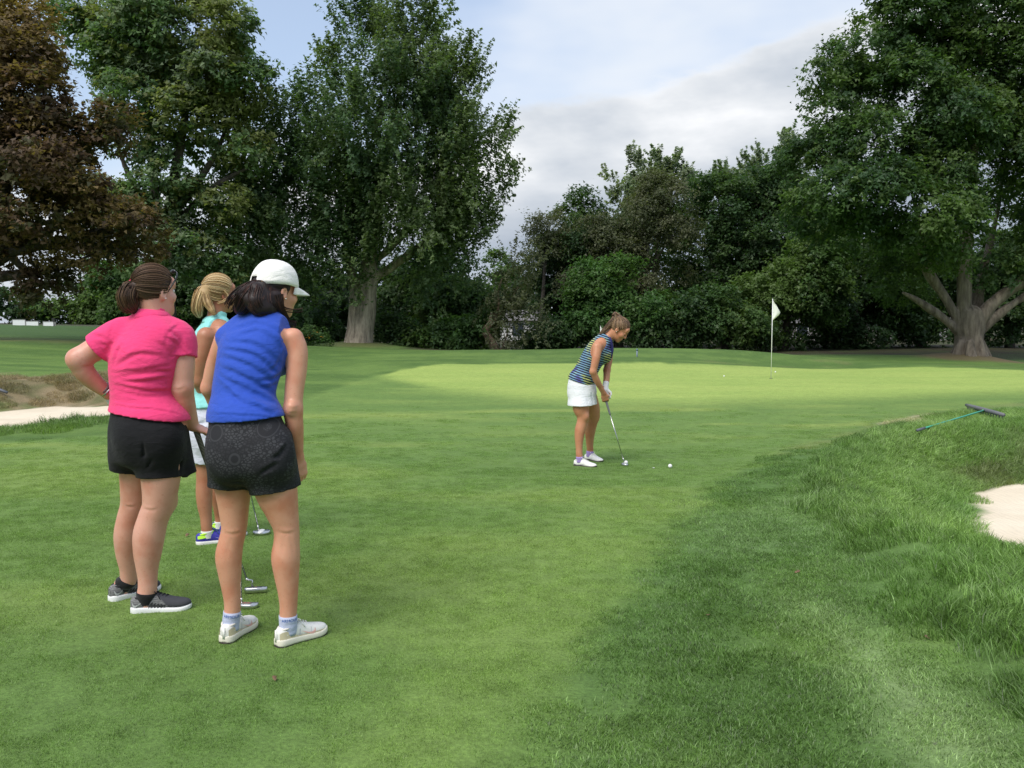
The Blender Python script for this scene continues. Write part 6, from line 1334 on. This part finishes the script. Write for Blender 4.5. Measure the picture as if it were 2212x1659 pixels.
    for row in ([(1240, 835, -.15), (1250, 850, -.18), (1248, 870, -.18)], [(1262, 840, -.16), (1268, 855, -.17), (1272, 872, -.15)], [(1275, 845, -.1), (1280, 860, -.1), (1282, 874, -.08)]): q.crease([J(*p) for p in row], .014, .008)
    P.part('skirt', q.mesh('skirt', 1), cloth_mat('cloth_white', (.80, .81, .84), .85, .02))
    tie = Cn + u * .098 - f * .085; hv = Vol(Cn - .34, Cn + .2, .008); hv.ell(Cn + u * .030 - f * .012, (.083, .102, .097), [r_, f, u], 0); hv.cut(Cn + f * .030 + u * .02, unit(f * .80 - u * .42)); hv.cut(Cn - u * .07, -u + f * .2); hv.cone(Cn - f * .06 + u * .075, tie, .04, .02, .03)
    tail = [tie, tie + np.array([-.05, 0, .030]), J(1327, 690, -.01), J(1316, 702, -.01), J(1305, 714, -.01), J(1297, 722, -.01)]; wd = np.array([.014, .022, .026, .026, .022, .010])
    for i in range(5): hv.cone(tail[i], tail[i + 1], wd[i] * .85, wd[i + 1] * .85, .02)
    pal = [(.10, .055, .03), (.16, .09, .048), (.26, .16, .085), (.07, .04, .024), (.40, .28, .16)]
    S = np.concatenate([swept_hair(Cn, ax, tie, np.array([0, .80, -.42]), .42, 380, g, (.084, .103, .098)), tail_hair(tail, wd, 220, g, 13)])
    P.part('hair', strand_mesh('hair', S, np.linspace(.0032, .002, 13), pick(pal, len(S), g), hv.mesh('hair', 2), (.10, .058, .032)), hair_mat('hair_bronde', 0))
    b = MB(); M_ = Vector(unit(tail[1] - tie)).to_track_quat('Z', 'Y').to_matrix().to_4x4(); b.lathe([(.014, -.006), (.021, -.006), (.023, 0), (.021, .006), (.014, .006)], 14, M_, tie); P.part('hair_tie', mb_mesh(b, 'hair_tie'), _mats['tie_black'])
    b = MB(); b.sphere(Cn + r_ * .083 - u * .036 + f * .006, .004, 8); P.part('earring', mb_mesh(b, 'earring'), _mats['pearl'])
    gv = Vol(J(1307, 845) - .16, J(1307, 845) + .16, .005); hand(gv, J(1307, 839, .02), (.04, -.02, -.2), (.1, -.95, 0), -1, 1.15, 1.02); gv.cone(J(1309, 828, .045), J(1307, 842, .015), .033, .030, .01); P.part('glove', gv.mesh('glove', 1), _mats['glove_white'])
    mt = dict(upper=mat('leather_white2', (.78, .77, .74), .5, 0, .06, 60), sole=mat('sole_dark', (.045, .035, .032), .7), lace=_mats['lace_white'], mark=mat('mark_black', (.02, .02, .02), .6), collar=mat('leather_white2', (.78, .77, .74), .5))
    for hp, tp_, leg in (((1240, 1005), (1291, 1009), legN), ((1264, 992), (1311, 999), legF)):
        M, sh, an = make_shoe(P, hp, tp_, .255, mt, True, dict(box=(.05, .55, .004, .030)), w=1.02, tall=1.05, th=(.022, .016)); sock(P, M, .255, mat('sock_purple', (.34, .24, .55), .9), .105, leg)
    return P
def stripe_mat(axis, P):
    m = bpy.data.materials.new('cloth_striped'); m.use_nodes = True; t = m.node_tree; b = t.nodes['Principled BSDF']; b.inputs['Roughness'].default_value = .8
    tcn = N(t, 'ShaderNodeTexCoord'); dt = N(t, 'ShaderNodeVectorMath', operation='DOT_PRODUCT'); a = unit(axis * .85 + np.array([0, 0, .35])); dt.inputs[1].default_value = tuple(a); t.links.new(tcn.outputs['Object'], dt.inputs[0])
    nz = N(t, 'ShaderNodeTexNoise'); nz.inputs['Scale'].default_value = 5; t.links.new(tcn.outputs['Object'], nz.inputs['Vector'])
    s = MATH(t, 'SINE', MATH(t, 'MULTIPLY', MATH(t, 'ADD', dt.outputs['Value'], MATH(t, 'MULTIPLY', nz.outputs[0], .012)), 2 * math.pi / .0235)); k = RANGE(t, s, .1, .45, 0, 1)
    n2 = N(t, 'ShaderNodeTexNoise'); n2.inputs['Scale'].default_value = 9; n2.inputs['Detail'].default_value = 1; mp = N(t, 'ShaderNodeMapping'); mp.inputs['Scale'].default_value = (1, 1, .8); mp.inputs['Location'].default_value = (3, 1, 2); t.links.new(tcn.outputs['Object'], mp.inputs['Vector']); t.links.new(mp.outputs[0], n2.inputs['Vector'])
    c = RAMP(t, n2.outputs[0], [(.34, (.09, .09, .34)), (.45, (.16, .32, .48)), (.53, (.22, .40, .46)), (.60, (.44, .51, .16)), (.75, (.52, .58, .18))])
    t.links.new(MIXC(t, k, (.010, .011, .035), c), b.inputs['Base Color']); return m

PINK = woman_pink(); CAPW = woman_cap(); BLON = woman_blonde(); GOLF = golfer()
# ---------------------------------------------------------------- clubs, balls, flags, rake, boards
STEEL = _mats['steel']; GRIP = mat('grip_black', (.02, .02, .022), .8)
def grip_mat():
    m = bpy.data.materials.new('grip_cord'); m.use_nodes = True; t = m.node_tree; b = t.nodes['Principled BSDF']; b.inputs['Roughness'].default_value = .75
    tcn = N(t, 'ShaderNodeTexCoord'); sp = N(t, 'ShaderNodeSeparateXYZ'); t.links.new(tcn.outputs['Object'], sp.inputs[0])
    s = MATH(t, 'SINE', MATH(t, 'MULTIPLY', sp.outputs[2], 2 * math.pi / .0075)); k = RANGE(t, s, .1, .5, 0, 1)
    t.links.new(MIXC(t, k, (.035, .036, .036), (.26, .25, .18)), b.inputs['Base Color']); return m
GCORD = grip_mat()
def putter(label, top, bottom, grip_len=.27, grip_m=None, neck=None, head=None, grip_r=(.0155, .010), shaft_r=.0052):
    """top: butt of the grip, bottom: shaft end above the head"""
    top = np.array(top); bottom = np.array(bottom); root = empty('putter', bottom, label, 'putter', 'putters'); d = unit(top - bottom); L = np.linalg.norm(top - bottom)
    M = Vector(d).to_track_quat('Z', 'Y').to_matrix().to_4x4()
    b = MB(); b.tube([(0, 0, -.004), (0, 0, L - grip_len)], shaft_r, 10); o = b.build('shaft', STEEL, root); o.matrix_basis = M
    b = MB(); gl = L - grip_len; b.tube([(0, 0, gl), (0, 0, gl + .01), (0, 0, gl + grip_len * .5), (0, 0, L - .012), (0, 0, L)], [grip_r[1] * .9, grip_r[1], (grip_r[0] + grip_r[1]) / 2, grip_r[0], grip_r[0] * .7], 14); o = b.build('grip', grip_m or GRIP, root); o.matrix_basis = M
    if neck:
        b = MB(); b.tube([(0, 0, 0)] + neck, .0055, 8); o = b.build('neck', STEEL, root)
    head(root); return root
def flat(outline, z0, z1, M=None, bev=.003):
    b = MB(); c = np.mean(outline, 0); n = len(outline); rings = [(1 - bev / .04, z0), (1, z0 + bev), (1, z1 - bev), (1 - bev / .04, z1)]; V = []
    for s, z in rings: V += [(c[0] + (x - c[0]) * s, c[1] + (y - c[1]) * s, z) for x, y in outline]
    F = [(i * n + k, i * n + (k + 1) % n, (i + 1) * n + (k + 1) % n, (i + 1) * n + k) for i in range(3) for k in range(n)] + [tuple(reversed(range(n))), tuple(range(3 * n, 4 * n))]
    b.add(V, F); return b
STEEL_D = mat('steel_satin', (.62, .63, .64), .32, 1.0, .05, 60); STEEL_K = mat('steel_dark', (.14, .14, .15), .35, .9)
def place_head(root, yaw, dz, dx=0, dy=0): return Matrix.Translation((dx, dy, dz)) @ Matrix.Rotation(yaw, 4, 'Z')
def gh(px, py): return hit(px, py)

# pink woman's blade putter, cord grip in her right hand
h = gh(552, 1281); topw = PINK.J(416, 908, .09); bot = np.array([h[0] - .045, h[1] - .0, h[2] + .075])
def blade(root):
    M = place_head(root, R(10), -.070, .045)
    o = flat([(-.055, -.012), (-.045, -.016), (.05, -.016), (.06, -.008), (.062, .006), (.05, .014), (-.045, .014), (-.056, .006)], .0, .026).build('head', STEEL_D, root); o.matrix_basis = M
    o2 = flat([(-.03, -.006), (.032, -.006), (.034, .008), (-.032, .008)], .0255, .0285).build('cavity', STEEL_K, o); b = MB(); b.sphere((.004, .001, .0285), .004, 8, (1, 1, .3)); b.build('dot', mat('mark_red', (.42, .05, .04), .5), o)
    b = MB(); b.lathe([(.007, -.006), (.008, 0), (.007, .006)], 10, None, (.0, 0, 0)); b.build('hosel', STEEL_D, root)
putter('blade putter with ribbed cord grip held by the woman in pink', topw, bot, .40, GCORD, [(.008, 0, -.004), (.028, 0, -.006), (.030, 0, -.048)], blade, (.0155, .0105))
# cap woman's mallet, upright in front of her
h = gh(534, 1312); topw = CAPW.J(516, 925, .40); bot = np.array([h[0] - .030, h[1], h[2] + .05])
def mallet(root):
    M = place_head(root, R(-6), -.048, .03)
    o = flat([(-.052, .016), (-.052, -.010), (-.040, -.026), (-.015, -.036), (.018, -.036), (.045, -.026), (.056, -.008), (.056, .016)], 0, .022).build('head', STEEL_D, root); o.matrix_basis = M
    flat([(-.022, -.018), (.024, -.018), (.028, .004), (-.026, .004)], .0215, .0245).build('cavity', mat('bronze_face', (.20, .14, .12), .5, .3), o)
    for x in (-.008, .010):
        b = MB(); b.lathe([(.0055, 0), (.0055, .0035), (.003, .004)], 10, None, (x, -.007, .022)); b.build('dot', mat('mark_copper', (.30, .10, .06), .5), o)
putter('silver mallet putter upright before the woman in the white cap', topw, bot, .27, GRIP, [(.004, 0, -.028)], mallet)
# blonde woman's two ball putter
h = gh(564, 1153); topw = BLON.J(503, 893, .16); bot = np.array([h[0] - .022, h[1], h[2] + .06])
def twoball(root):
    M = place_head(root, R(20), -.058, .02, .005)
    o = flat([(-.05, .02), (-.055, -.01), (-.04, -.045), (-.01, -.062), (.02, -.062), (.05, -.045), (.062, -.01), (.055, .02)], 0, .020).build('head', STEEL_D, root); o.matrix_basis = M
    for (x, y) in ((.006, -.002), (-.004, -.040)):
        b = MB(); b.lathe([(.0205, 0), (.0205, .003), (.017, .006), (.004, .007)], 18, None, (x, y, .020)); b.build('disc', mat('disc_white', (.80, .80, .80), .35), o)
putter('putter with two white discs held by the blonde woman', topw, bot, .27, GRIP, [(.006, 0, -.038)], twoball)
# golfer's putter
h = gh(1351, 1006); topw = GOLF.J(1302, 842, -.02); bot = np.array([h[0] - .028, h[1], h[2] + .085])
def gput(root):
    M = place_head(root, R(-68), -.083, .022)
    o = flat([(-.05, .014), (-.052, -.006), (-.036, -.026), (0, -.034), (.036, -.026), (.052, -.006), (.05, .014)], 0, .022).build('head', STEEL_D, root); o.matrix_basis = M
putter('slim steel putter addressing a ball in the hands of the golfer', topw, bot, .27, mat('grip_grey', (.16, .16, .17), .7), [(.010, 0, -.03), (.012, 0, -.064)], gput)

BALL = mat('ball_white', (.82, .82, .82), .3)
def ball(p, label):
    root = tag(None or link('golf_ball', ball.me, None, None), label, 'golf ball', 'golf balls on the grass'); root.location = (p[0], p[1], gz(p[0], p[1]) + .0205); return root
def ball_mesh():
    n = 40; i = np.arange(n * 6); V = []; F = []
    b = MB(); b.sphere((0, 0, 0), .0214, 20); me = mb_mesh(b, 'golf_ball'); me.materials.append(BALL); return me
ball.me = ball_mesh()
p = gh(1353, 1005); ball((p[0] + .004, p[1] + .06), 'white golf ball right behind the head of the golfer\'s putter')
ball(gh(1447.5, 1011), 'white golf ball lying alone on the apron right of the putter')
ball(gh(1564, 814), 'white golf ball on the green left of the flagstick'); ball(gh(1675, 805), 'white golf ball just right of the flagstick')
p = gh(1412, 1012); b = MB(); b.lathe([(.011, 0), (.012, .0015), (.008, .003)], 12); o = b.build('ball_marker', mat('disc_white', (.8, .8, .8), .35)); o.location = (p[0], p[1], gz(p[0], p[1]) + .007); tag(o, 'small pale ball marker between the putter head and the lone ball', 'ball marker')

# flagsticks
def flagstick(px, py, top, label, tri, face):
    p = gh(px, py) if not isinstance(px, tuple) else np.array(px); root = empty('flagstick', p, label, 'flagstick', 'flagsticks')
    b = MB(); b.tube([(0, 0, -.05), (0, 0, top)], .0085, 10); b.build('pole', mat('pole_white', (.82, .82, .80), .4), root)
    b = MB(); b.tube([(0, 0, top), (0, 0, top + .05)], [.008, .005], 8); b.build('ferrule', mat('ferrule_black', (.02, .02, .02), .5), root)
    b = MB(); nu, nv = 10, 8; V = []
    for i in range(nu):
        s = i / (nu - 1)
        for j in range(nv):
            t_ = j / (nv - 1); wdt = np.interp(t_, [0, .08, .62, 1], tri); zz = top - .03 - t_ * .52 - s * .06 * (1 - t_)
            x = .009 + s * wdt; V.append((x * face[0], x * face[1] + .025 * math.sin(5 * s + 3 * t_) * s, zz))
    b.add(V, [(i * nv + j, i * nv + j + 1, (i + 1) * nv + j + 1, (i + 1) * nv + j) for i in range(nu - 1) for j in range(nv - 1)])
    o = b.build('flag', mat('flag_cloth', (.80, .80, .76), .8, 0, .04, 12), root); md = o.modifiers.new('thick', 'SOLIDIFY'); md.thickness = .003
    b = MB(); b.tube([(.012 * face[0], .012 * face[1], top - .35), (.20 * face[0], .20 * face[1] + .012, top - .365)], .0022, 5); b.build('fold_seam', mat('seam_grey', (.45, .45, .42), .9), o)
    return root, p
fr, fp = flagstick(1665.5, 818, 2.06, 'white flagstick with limp white flag standing on the bright green', (.02, .06, .22, .02), (1, .1))
b = MB(); b.tube([(0, 0, -.10), (0, 0, .003)], .054, 20); b.build('cup', mat('cup_dark', (.05, .05, .045), .8), fr)
q = PZ(1297, 702, 40); q[2] = gz(q[0], q[1]); flagstick((q[0], q[1], q[2]), 0, PZ(1297, 704, 40)[2] - q[2], 'far white flag peeping out behind the ponytail of the golfer', (.02, .08, .34, .04), (1, 0))

# stake, boards, post
p = gh(1376, 771); root = empty('marker_stake', p, 'short grey blue stake on the slope behind the green', 'stake'); b = MB(); b.tube([(0, 0, -.1), (0, 0, .24)], .028, 8); b.build('post', mat('stake_grey', (.20, .25, .30), .7), root); b = MB(); b.lathe([(.036, .22), (.038, .26), (.026, .29)], 10); b.build('cap', mat('stake_cap', (.12, .17, .22), .6), root)
BW = mat('board_white', (.80, .82, .84), .6, 0, .02, 3); FRM = mat('frame_grey', (.30, .30, .30), .5)
for (x0, x1, y0, y1, lb) in ((27.5, 54.5, 690.5, 704.5, 'leftmost white board on the far left hill'), (56.5, 83, 693.8, 706, 'middle white board leaning a little on the far left hill'), (93.5, 119.5, 694.8, 707.5, 'rightmost white board by the thin dark post on the far left hill')):
    Y = 50; a = PZ(x0, y1, Y); c = PZ(x1, y0, Y); w_ = c[0] - a[0]; hh = c[2] - a[2]; z0 = gz((a[0] + c[0]) / 2, Y); base = np.array([(a[0] + c[0]) / 2, Y, z0]); root = empty('sponsor_board', base, lb, 'board', 'white boards on the far left hill'); zc = (a[2] + c[2]) / 2 - z0
    b = MB(); b.box((0, 0, zc), (w_ - .03, .03, hh - .03)); b.build('panel', BW, root, False)
    b = MB()
    for sx in (-1, 1): b.box((sx * (w_ / 2), 0, zc), (.03, .05, hh))
    b.box((0, 0, zc + hh / 2), (w_ + .03, .05, .03)); b.box((0, 0, zc - hh / 2), (w_ + .03, .05, .03)); b.build('frame', FRM, root, False)
    for sx in (-1, 1):
        b = MB(); b.box((sx * w_ * .4, .03, (zc - hh / 2) / 2), (.04, .03, max(.1, zc - hh / 2 + .1))); b.build('leg', FRM, root, False)
a = PZ(117, 708, 49.5); root = empty('signal_post', (a[0], 49.5, gz(a[0], 49.5)), 'thin dark post with a square cap by the rightmost white board', 'post'); zt = PZ(117, 688, 49.5)[2] - gz(a[0], 49.5)
b = MB(); b.tube([(0, 0, 0), (0, 0, zt)], .035, 8); b.build('pole', mat('post_black', (.02, .022, .02), .7), root); b = MB(); b.box((0, 0, zt - .07), (.15, .15, .2)); b.build('cap', mat('post_black', (.02, .022, .02), .7), root, False)

# bunker rake lying in the rough
A = gh(1981, 950); B = gh(2126, 903); H0 = gh(2087, 889); H1 = gh(2167, 914); lift = np.array([0, 0, .085])
root = empty('bunker_rake', (A + B) / 2, 'bunker rake with green handle and grey head lying in the rough by the right bunker', 'rake'); loc = lambda p: p - (A + B) / 2
b = MB(); e = unit(B - A); up_ = max((lambda q: gz(q[0], q[1]) + .042 - q[2])(A + (B - A) * s) for s in np.linspace(0, 1, 12)); on = lambda s: loc(A + (B - A) * s + np.array([0, 0, up_])); b.tube([on(s) + np.array([0, 0, .012]) for s in np.linspace(.08, 1, 9)], .0115, 10); b.build('handle', mat('rake_green', (.05, .36, .24), .5), root)
b = MB(); b.tube([on(0) + np.array([0, 0, .012]), on(.09) + np.array([0, 0, .012])], .017, 10); b.build('end_grip', mat('rake_grey', (.10, .11, .13), .6), root)
b = MB(); hm = (H0 + H1) / 2 + lift * .4; b.tube([loc(B + lift * 1.2 - e * .05), loc(hm + lift)], .017, 10); b.build('socket', mat('rake_lime', (.16, .42, .12), .5), root)
b = MB(); k = [H0 + (H1 - H0) * s + lift * 1.25 + np.array([0, .05 * math.sin(math.pi * s), 0]) for s in np.linspace(0, 1, 7)]; b.tube([loc(p) for p in k], [.024, .029, .031, .032, .031, .029, .024], 10); hd = b.build('head', mat('rake_head_grey', (.15, .15, .165), .65, 0, .1, 30), root)
for s in np.linspace(.03, .97, 17):
    p = H0 + (H1 - H0) * s + lift * 1.2 + np.array([0, .05 * math.sin(math.pi * s), 0]); t = MB(); t.tube([(0, 0, 0), (.004, -.02, -.075)], [.010, .006], 6); o = t.build('tooth', _mats['rake_head_grey'], hd); o.location = loc(p)
# second rake at the left edge
A = gh(-40, 838); B = gh(11, 858); root = empty('bunker_rake', (A + B) / 2, 'end of a grey blue rake handle lying in the grass at the left edge', 'rake'); b = MB(); b.tube([loc(A + lift * 1.2) if False else A - (A + B) / 2 + lift * 1.2, B - (A + B) / 2 + lift * 1.2], .02, 8); b.build('handle', mat('rake_blue', (.16, .20, .25), .5), root)
b = MB(); e = unit(B - A); b.tube([B - (A + B) / 2 + lift * 1.2 - e * .2, B - (A + B) / 2 + lift * 1.2 + e * .05], .026, 8); b.build('end_grip', _mats['rake_grey'], root)

# yellow flowers by the ginkgo
g = np.random.default_rng(300); p = PZ(676, 748, 44); p[2] = gz(p[0], p[1]); root = empty('flowering_plant', p, 'low plant with yellow orange flowers left of the ginkgo trunk', 'plant')
cm = crown_mesh('foliage', [(p + np.array([0, 0, .35]), np.array([.50, .35, .32])), (p + np.array([-.3, 0, .22]), np.array([.3, .3, .2]))], 1500, .11, P_MID, g, 'round', 20, .25, .3); o = link('foliage', cm, root, LEAF); o.location = -Vector(p)
for i in range(26):
    a = g.normal(0, 1, 3); a[1] -= .6; a[2] = abs(a[2]); a /= np.linalg.norm(a); c = np.array([0, 0, .33]) + a * np.array([.52, .36, .36]); b = MB(); b.lathe([(.012, 0), (.045, .012), (.04, .02), (.012, .03)], 8); o = b.build('flower', mat('flower_yellow', (.70, .33, .02), .7), root); o.location = c
# dry leaves on the grass
LF = mat('leaf_dry', (.17, .10, .055), .8, 0, .2, 40)
def dry_leaf(px, py, label, sc=1.0):
    p = gh(px, py); b = MB(); sc *= .024; pts = [(0, -1, .1), (.45, -.3, .25), (.3, .1, .0), (.55, .5, .3), (0, 1, .15), (-.5, .45, .28), (-.32, .1, .0), (-.45, -.35, .3), (0, 0, .05)]
    V = [(x * sc, y * sc, z * sc) for x, y, z in pts]; b.add(V, [(8, i, (i + 1) % 8) for i in range(8)]); o = b.build('dry_leaf', LF); md = o.modifiers.new('thick', 'SOLIDIFY'); md.thickness = .001
    o.location = (p[0], p[1], p[2] + .012); o.rotation_euler = (.2, .15, px * .7); tag(o, label, 'leaf', 'dry leaves on the grass')
dry_leaf(404, 1160, 'reddish dry leaf on the grass left of the blue and lime shoe'); dry_leaf(593, 1472, 'small brown dry leaf on the apron nearest below the white shoes', .8)
dry_leaf(1722, 1240, 'tiny brown dry leaf in the fringe near the centre right', .9); dry_leaf(1530, 1334, 'brown dry leaf at the edge of the darker fringe cut', .8); dry_leaf(2002, 1382, 'pale brown dry leaf at the foot of the long rough', .7)
# houses glimpsed through the woods
def house(px, py, w_, hh, label, wall):
    Y = 74; c = PZ(px, py, Y); z0 = gz(c[0], Y); root = empty('house', (c[0], Y, z0), label, 'house', 'houses behind the woods')
    b = MB(); b.box((0, 2.5, hh / 2), (w_, 5, hh)); b.build('wall', wall, root, False)
    b = MB(); e = .4; V = [(-w_ / 2 - e, -e, hh), (w_ / 2 + e, -e, hh), (w_ / 2 + e, 5 + e, hh), (-w_ / 2 - e, 5 + e, hh), (-w_ / 2 - e, 2.5, hh + .9), (w_ / 2 + e, 2.5, hh + .9)]; b.add(V, [(0, 1, 5, 4), (2, 3, 4, 5), (0, 4, 3), (1, 2, 5), (3, 2, 1, 0)]); b.build('roof', mat('roof_grey', (.16, .15, .15), .8), root, False)
    for x in (-w_ / 4, w_ / 4):
        b = MB(); b.box((x, -.02, hh * .55), (1.1, .10, 1.3)); o = b.build('window', mat('window_white', (.75, .75, .75), .5), root, False); b = MB(); b.box((x, -.08, hh * .55), (.9, .04, 1.1)); b.build('pane', mat('pane_dark', (.04, .05, .06), .1), o, False)
house(1158, 700, 6, 1.7, 'pale grey house glimpsed right of the leaning dead trunk', mat('siding_pale', (.60, .60, .60), .8)); house(1700, 712, 5, 1.5, 'pale house glimpsed through the woods left of the giant trunk', mat('siding_grey', (.26, .25, .24), .8)); house(1985, 715, 5, 1.7, 'pale house glimpsed close to the left side of the massive trunk', mat('siding_grey', (.26, .25, .24), .8))
# ---------------------------------------------------------------- grass blades grown on the ground
gb = bpy.data.materials.new('grass_blade'); gb.use_nodes = True; t = gb.node_tree; t.nodes.clear()
at = N(t, 'ShaderNodeAttribute', attribute_name='turf', attribute_type='INSTANCER')
sh = N(t, 'ShaderNodeAttribute', attribute_name='shade')
ge = N(t, 'ShaderNodeNewGeometry')
nB = N(t, 'ShaderNodeTexNoise'); nB.inputs['Scale'].default_value = 7; nB.inputs['Detail'].default_value = 5; t.links.new(ge.outputs['Position'], nB.inputs['Vector'])
k = MATH(t, 'MULTIPLY', sh.outputs['Fac'], RANGE(t, nB.outputs[0], .3, .7, .85, 1.15, False))
vs = N(t, 'ShaderNodeVectorMath', operation='SCALE'); t.links.new(at.outputs['Color'], vs.inputs[0]); t.links.new(k, vs.inputs['Scale'])
df = N(t, 'ShaderNodeBsdfDiffuse'); tr = N(t, 'ShaderNodeBsdfTranslucent'); gl = N(t, 'ShaderNodeBsdfGlossy'); gl.inputs['Roughness'].default_value = .45
t.links.new(vs.outputs[0], df.inputs[0])
v2 = N(t, 'ShaderNodeVectorMath', operation='MULTIPLY'); v2.inputs[1].default_value = (1.25, 1.3, .7); t.links.new(vs.outputs[0], v2.inputs[0]); t.links.new(v2.outputs[0], tr.inputs[0])
ms = N(t, 'ShaderNodeMixShader'); ms.inputs[0].default_value = .35; t.links.new(df.outputs[0], ms.inputs[1]); t.links.new(tr.outputs[0], ms.inputs[2])
ms2 = N(t, 'ShaderNodeMixShader'); ms2.inputs[0].default_value = .035; t.links.new(ms.outputs[0], ms2.inputs[1]); t.links.new(gl.outputs[0], ms2.inputs[2])
o_ = N(t, 'ShaderNodeOutputMaterial'); t.links.new(ms2.outputs[0], o_.inputs[0])

def blade_patch(name, n, rad, h, w, lean, segs, seed, hvar=.4):
    g = np.random.default_rng(seed)
    r = rad * np.sqrt(g.random(n)); th = g.random(n) * 6.283
    # clumped layout
    cx, cy = r * np.cos(th), r * np.sin(th)
    hh = h * (1 - hvar + 2 * hvar * g.random(n)) * (0.8 + 0.4 * arr_noise(np.stack([cx, cy], 1), 14, seed))
    la = g.normal(0.5, 1.0, n) if lean > .6 else g.random(n) * 6.283
    la = g.random(n) * 6.283 if lean < .9 else g.normal(0.6, 1.1, n)
    ln = lean * (0.35 + 0.9 * g.random(n)) * hh
    fa = g.random(n) * 6.283
    sx, sy = np.cos(fa) * w / 2, np.sin(fa) * w / 2
    V = []; F = []; S = []
    shade = np.clip(g.normal(1.32, .42, n), .45, 2.6)
    base = np.stack([cx, cy, np.full(n, -.006)], 1); side = np.stack([sx, sy, np.zeros(n)], 1)
    d = np.stack([np.cos(la), np.sin(la)], 1)
    if segs == 1:
        tip = base + np.column_stack([d * ln[:, None], hh])
        V = np.stack([base - side, base + side, tip], 1).reshape(-1, 3); F = np.arange(3 * n).reshape(n, 3)
        S = np.repeat(shade, 3)
    else:
        mid = base + np.column_stack([d * ln[:, None] * .28, hh * .62]); tip = base + np.column_stack([d * ln[:, None], hh])
        V = np.stack([base - side, base + side, mid - side * .8, mid + side * .8, tip], 1).reshape(-1, 3)
        o = np.arange(n)[:, None] * 5
        F = np.concatenate([o + np.array([[0, 1, 3]]), o + np.array([[0, 3, 2]]), o + np.array([[2, 3, 4]])])
        S = np.repeat(shade, 5)
    return mesh_np(name, V, F, False, {'shade': ('POINT', S)})

def scatter(name, me, attr, density, label, smin, smax, seed):
    o = link(name, me, None, gb); tag(o, label, None, None, 'stuff')
    ng = bpy.data.node_groups.new(name + '_nodes', 'GeometryNodeTree')
    ng.interface.new_socket('Geometry', in_out='INPUT', socket_type='NodeSocketGeometry')
    ng.interface.new_socket('Geometry', in_out='OUTPUT', socket_type='NodeSocketGeometry')
    gi = ng.nodes.new('NodeGroupInput'); go = ng.nodes.new('NodeGroupOutput')
    oi = ng.nodes.new('GeometryNodeObjectInfo'); oi.inputs[0].default_value = terrain
    dp = ng.nodes.new('GeometryNodeDistributePointsOnFaces'); dp.inputs['Seed'].default_value = seed
    na = ng.nodes.new('GeometryNodeInputNamedAttribute'); na.data_type = 'FLOAT'; na.inputs[0].default_value = attr
    mu = ng.nodes.new('ShaderNodeMath'); mu.operation = 'MULTIPLY'; mu.inputs[1].default_value = density
    ip = ng.nodes.new('GeometryNodeInstanceOnPoints')
    rv = ng.nodes.new('FunctionNodeRandomValue'); rv.data_type = 'FLOAT'; rv.inputs[2].default_value = 0; rv.inputs[3].default_value = 6.283; rv.inputs['Seed'].default_value = seed
    sv = ng.nodes.new('FunctionNodeRandomValue'); sv.data_type = 'FLOAT'; sv.inputs[2].default_value = smin; sv.inputs[3].default_value = smax; sv.inputs['Seed'].default_value = seed + 5
    ax = ng.nodes.new('FunctionNodeAxisAngleToRotation'); ax.inputs[0].default_value = (0, 0, 1)
    ro = ng.nodes.new('FunctionNodeRotateRotation'); ro.rotation_space = 'LOCAL'
    L = ng.links.new
    L(oi.outputs['Geometry'], dp.inputs['Mesh']); L(na.outputs[0], mu.inputs[0]); L(mu.outputs[0], dp.inputs['Density'])
    L(dp.outputs['Points'], ip.inputs['Points']); L(gi.outputs[0], ip.inputs['Instance'])
    L(rv.outputs[1], ax.inputs[1]); L(dp.outputs['Rotation'], ro.inputs[0]); L(ax.outputs[0], ro.inputs[1]); L(ro.outputs[0], ip.inputs['Rotation'])
    L(sv.outputs[1], ip.inputs['Scale']); L(ip.outputs[0], go.inputs[0])
    md = o.modifiers.new('grow', 'NODES'); md.node_group = ng
    return o
scatter('putting_grass', blade_patch('putting_grass', 1500, .17, .012, .0032, .8, 1, 21), 'a_turf', 46, 'finely mown grass of the apron under the players', .85, 1.2, 3)
scatter('fringe_grass', blade_patch('fringe_grass', 640, .17, .019, .0032, .95, 2, 22), 'a_fringe', 46, 'longer mown fringe grass in the right foreground', .8, 1.25, 4)
scatter('rough_grass', blade_patch('rough_grass', 520, .19, .058, .0038, .95, 2, 23, .5), 'a_rough', 50, 'long unmown rough grass round the bunkers', .65, 1.35, 5)
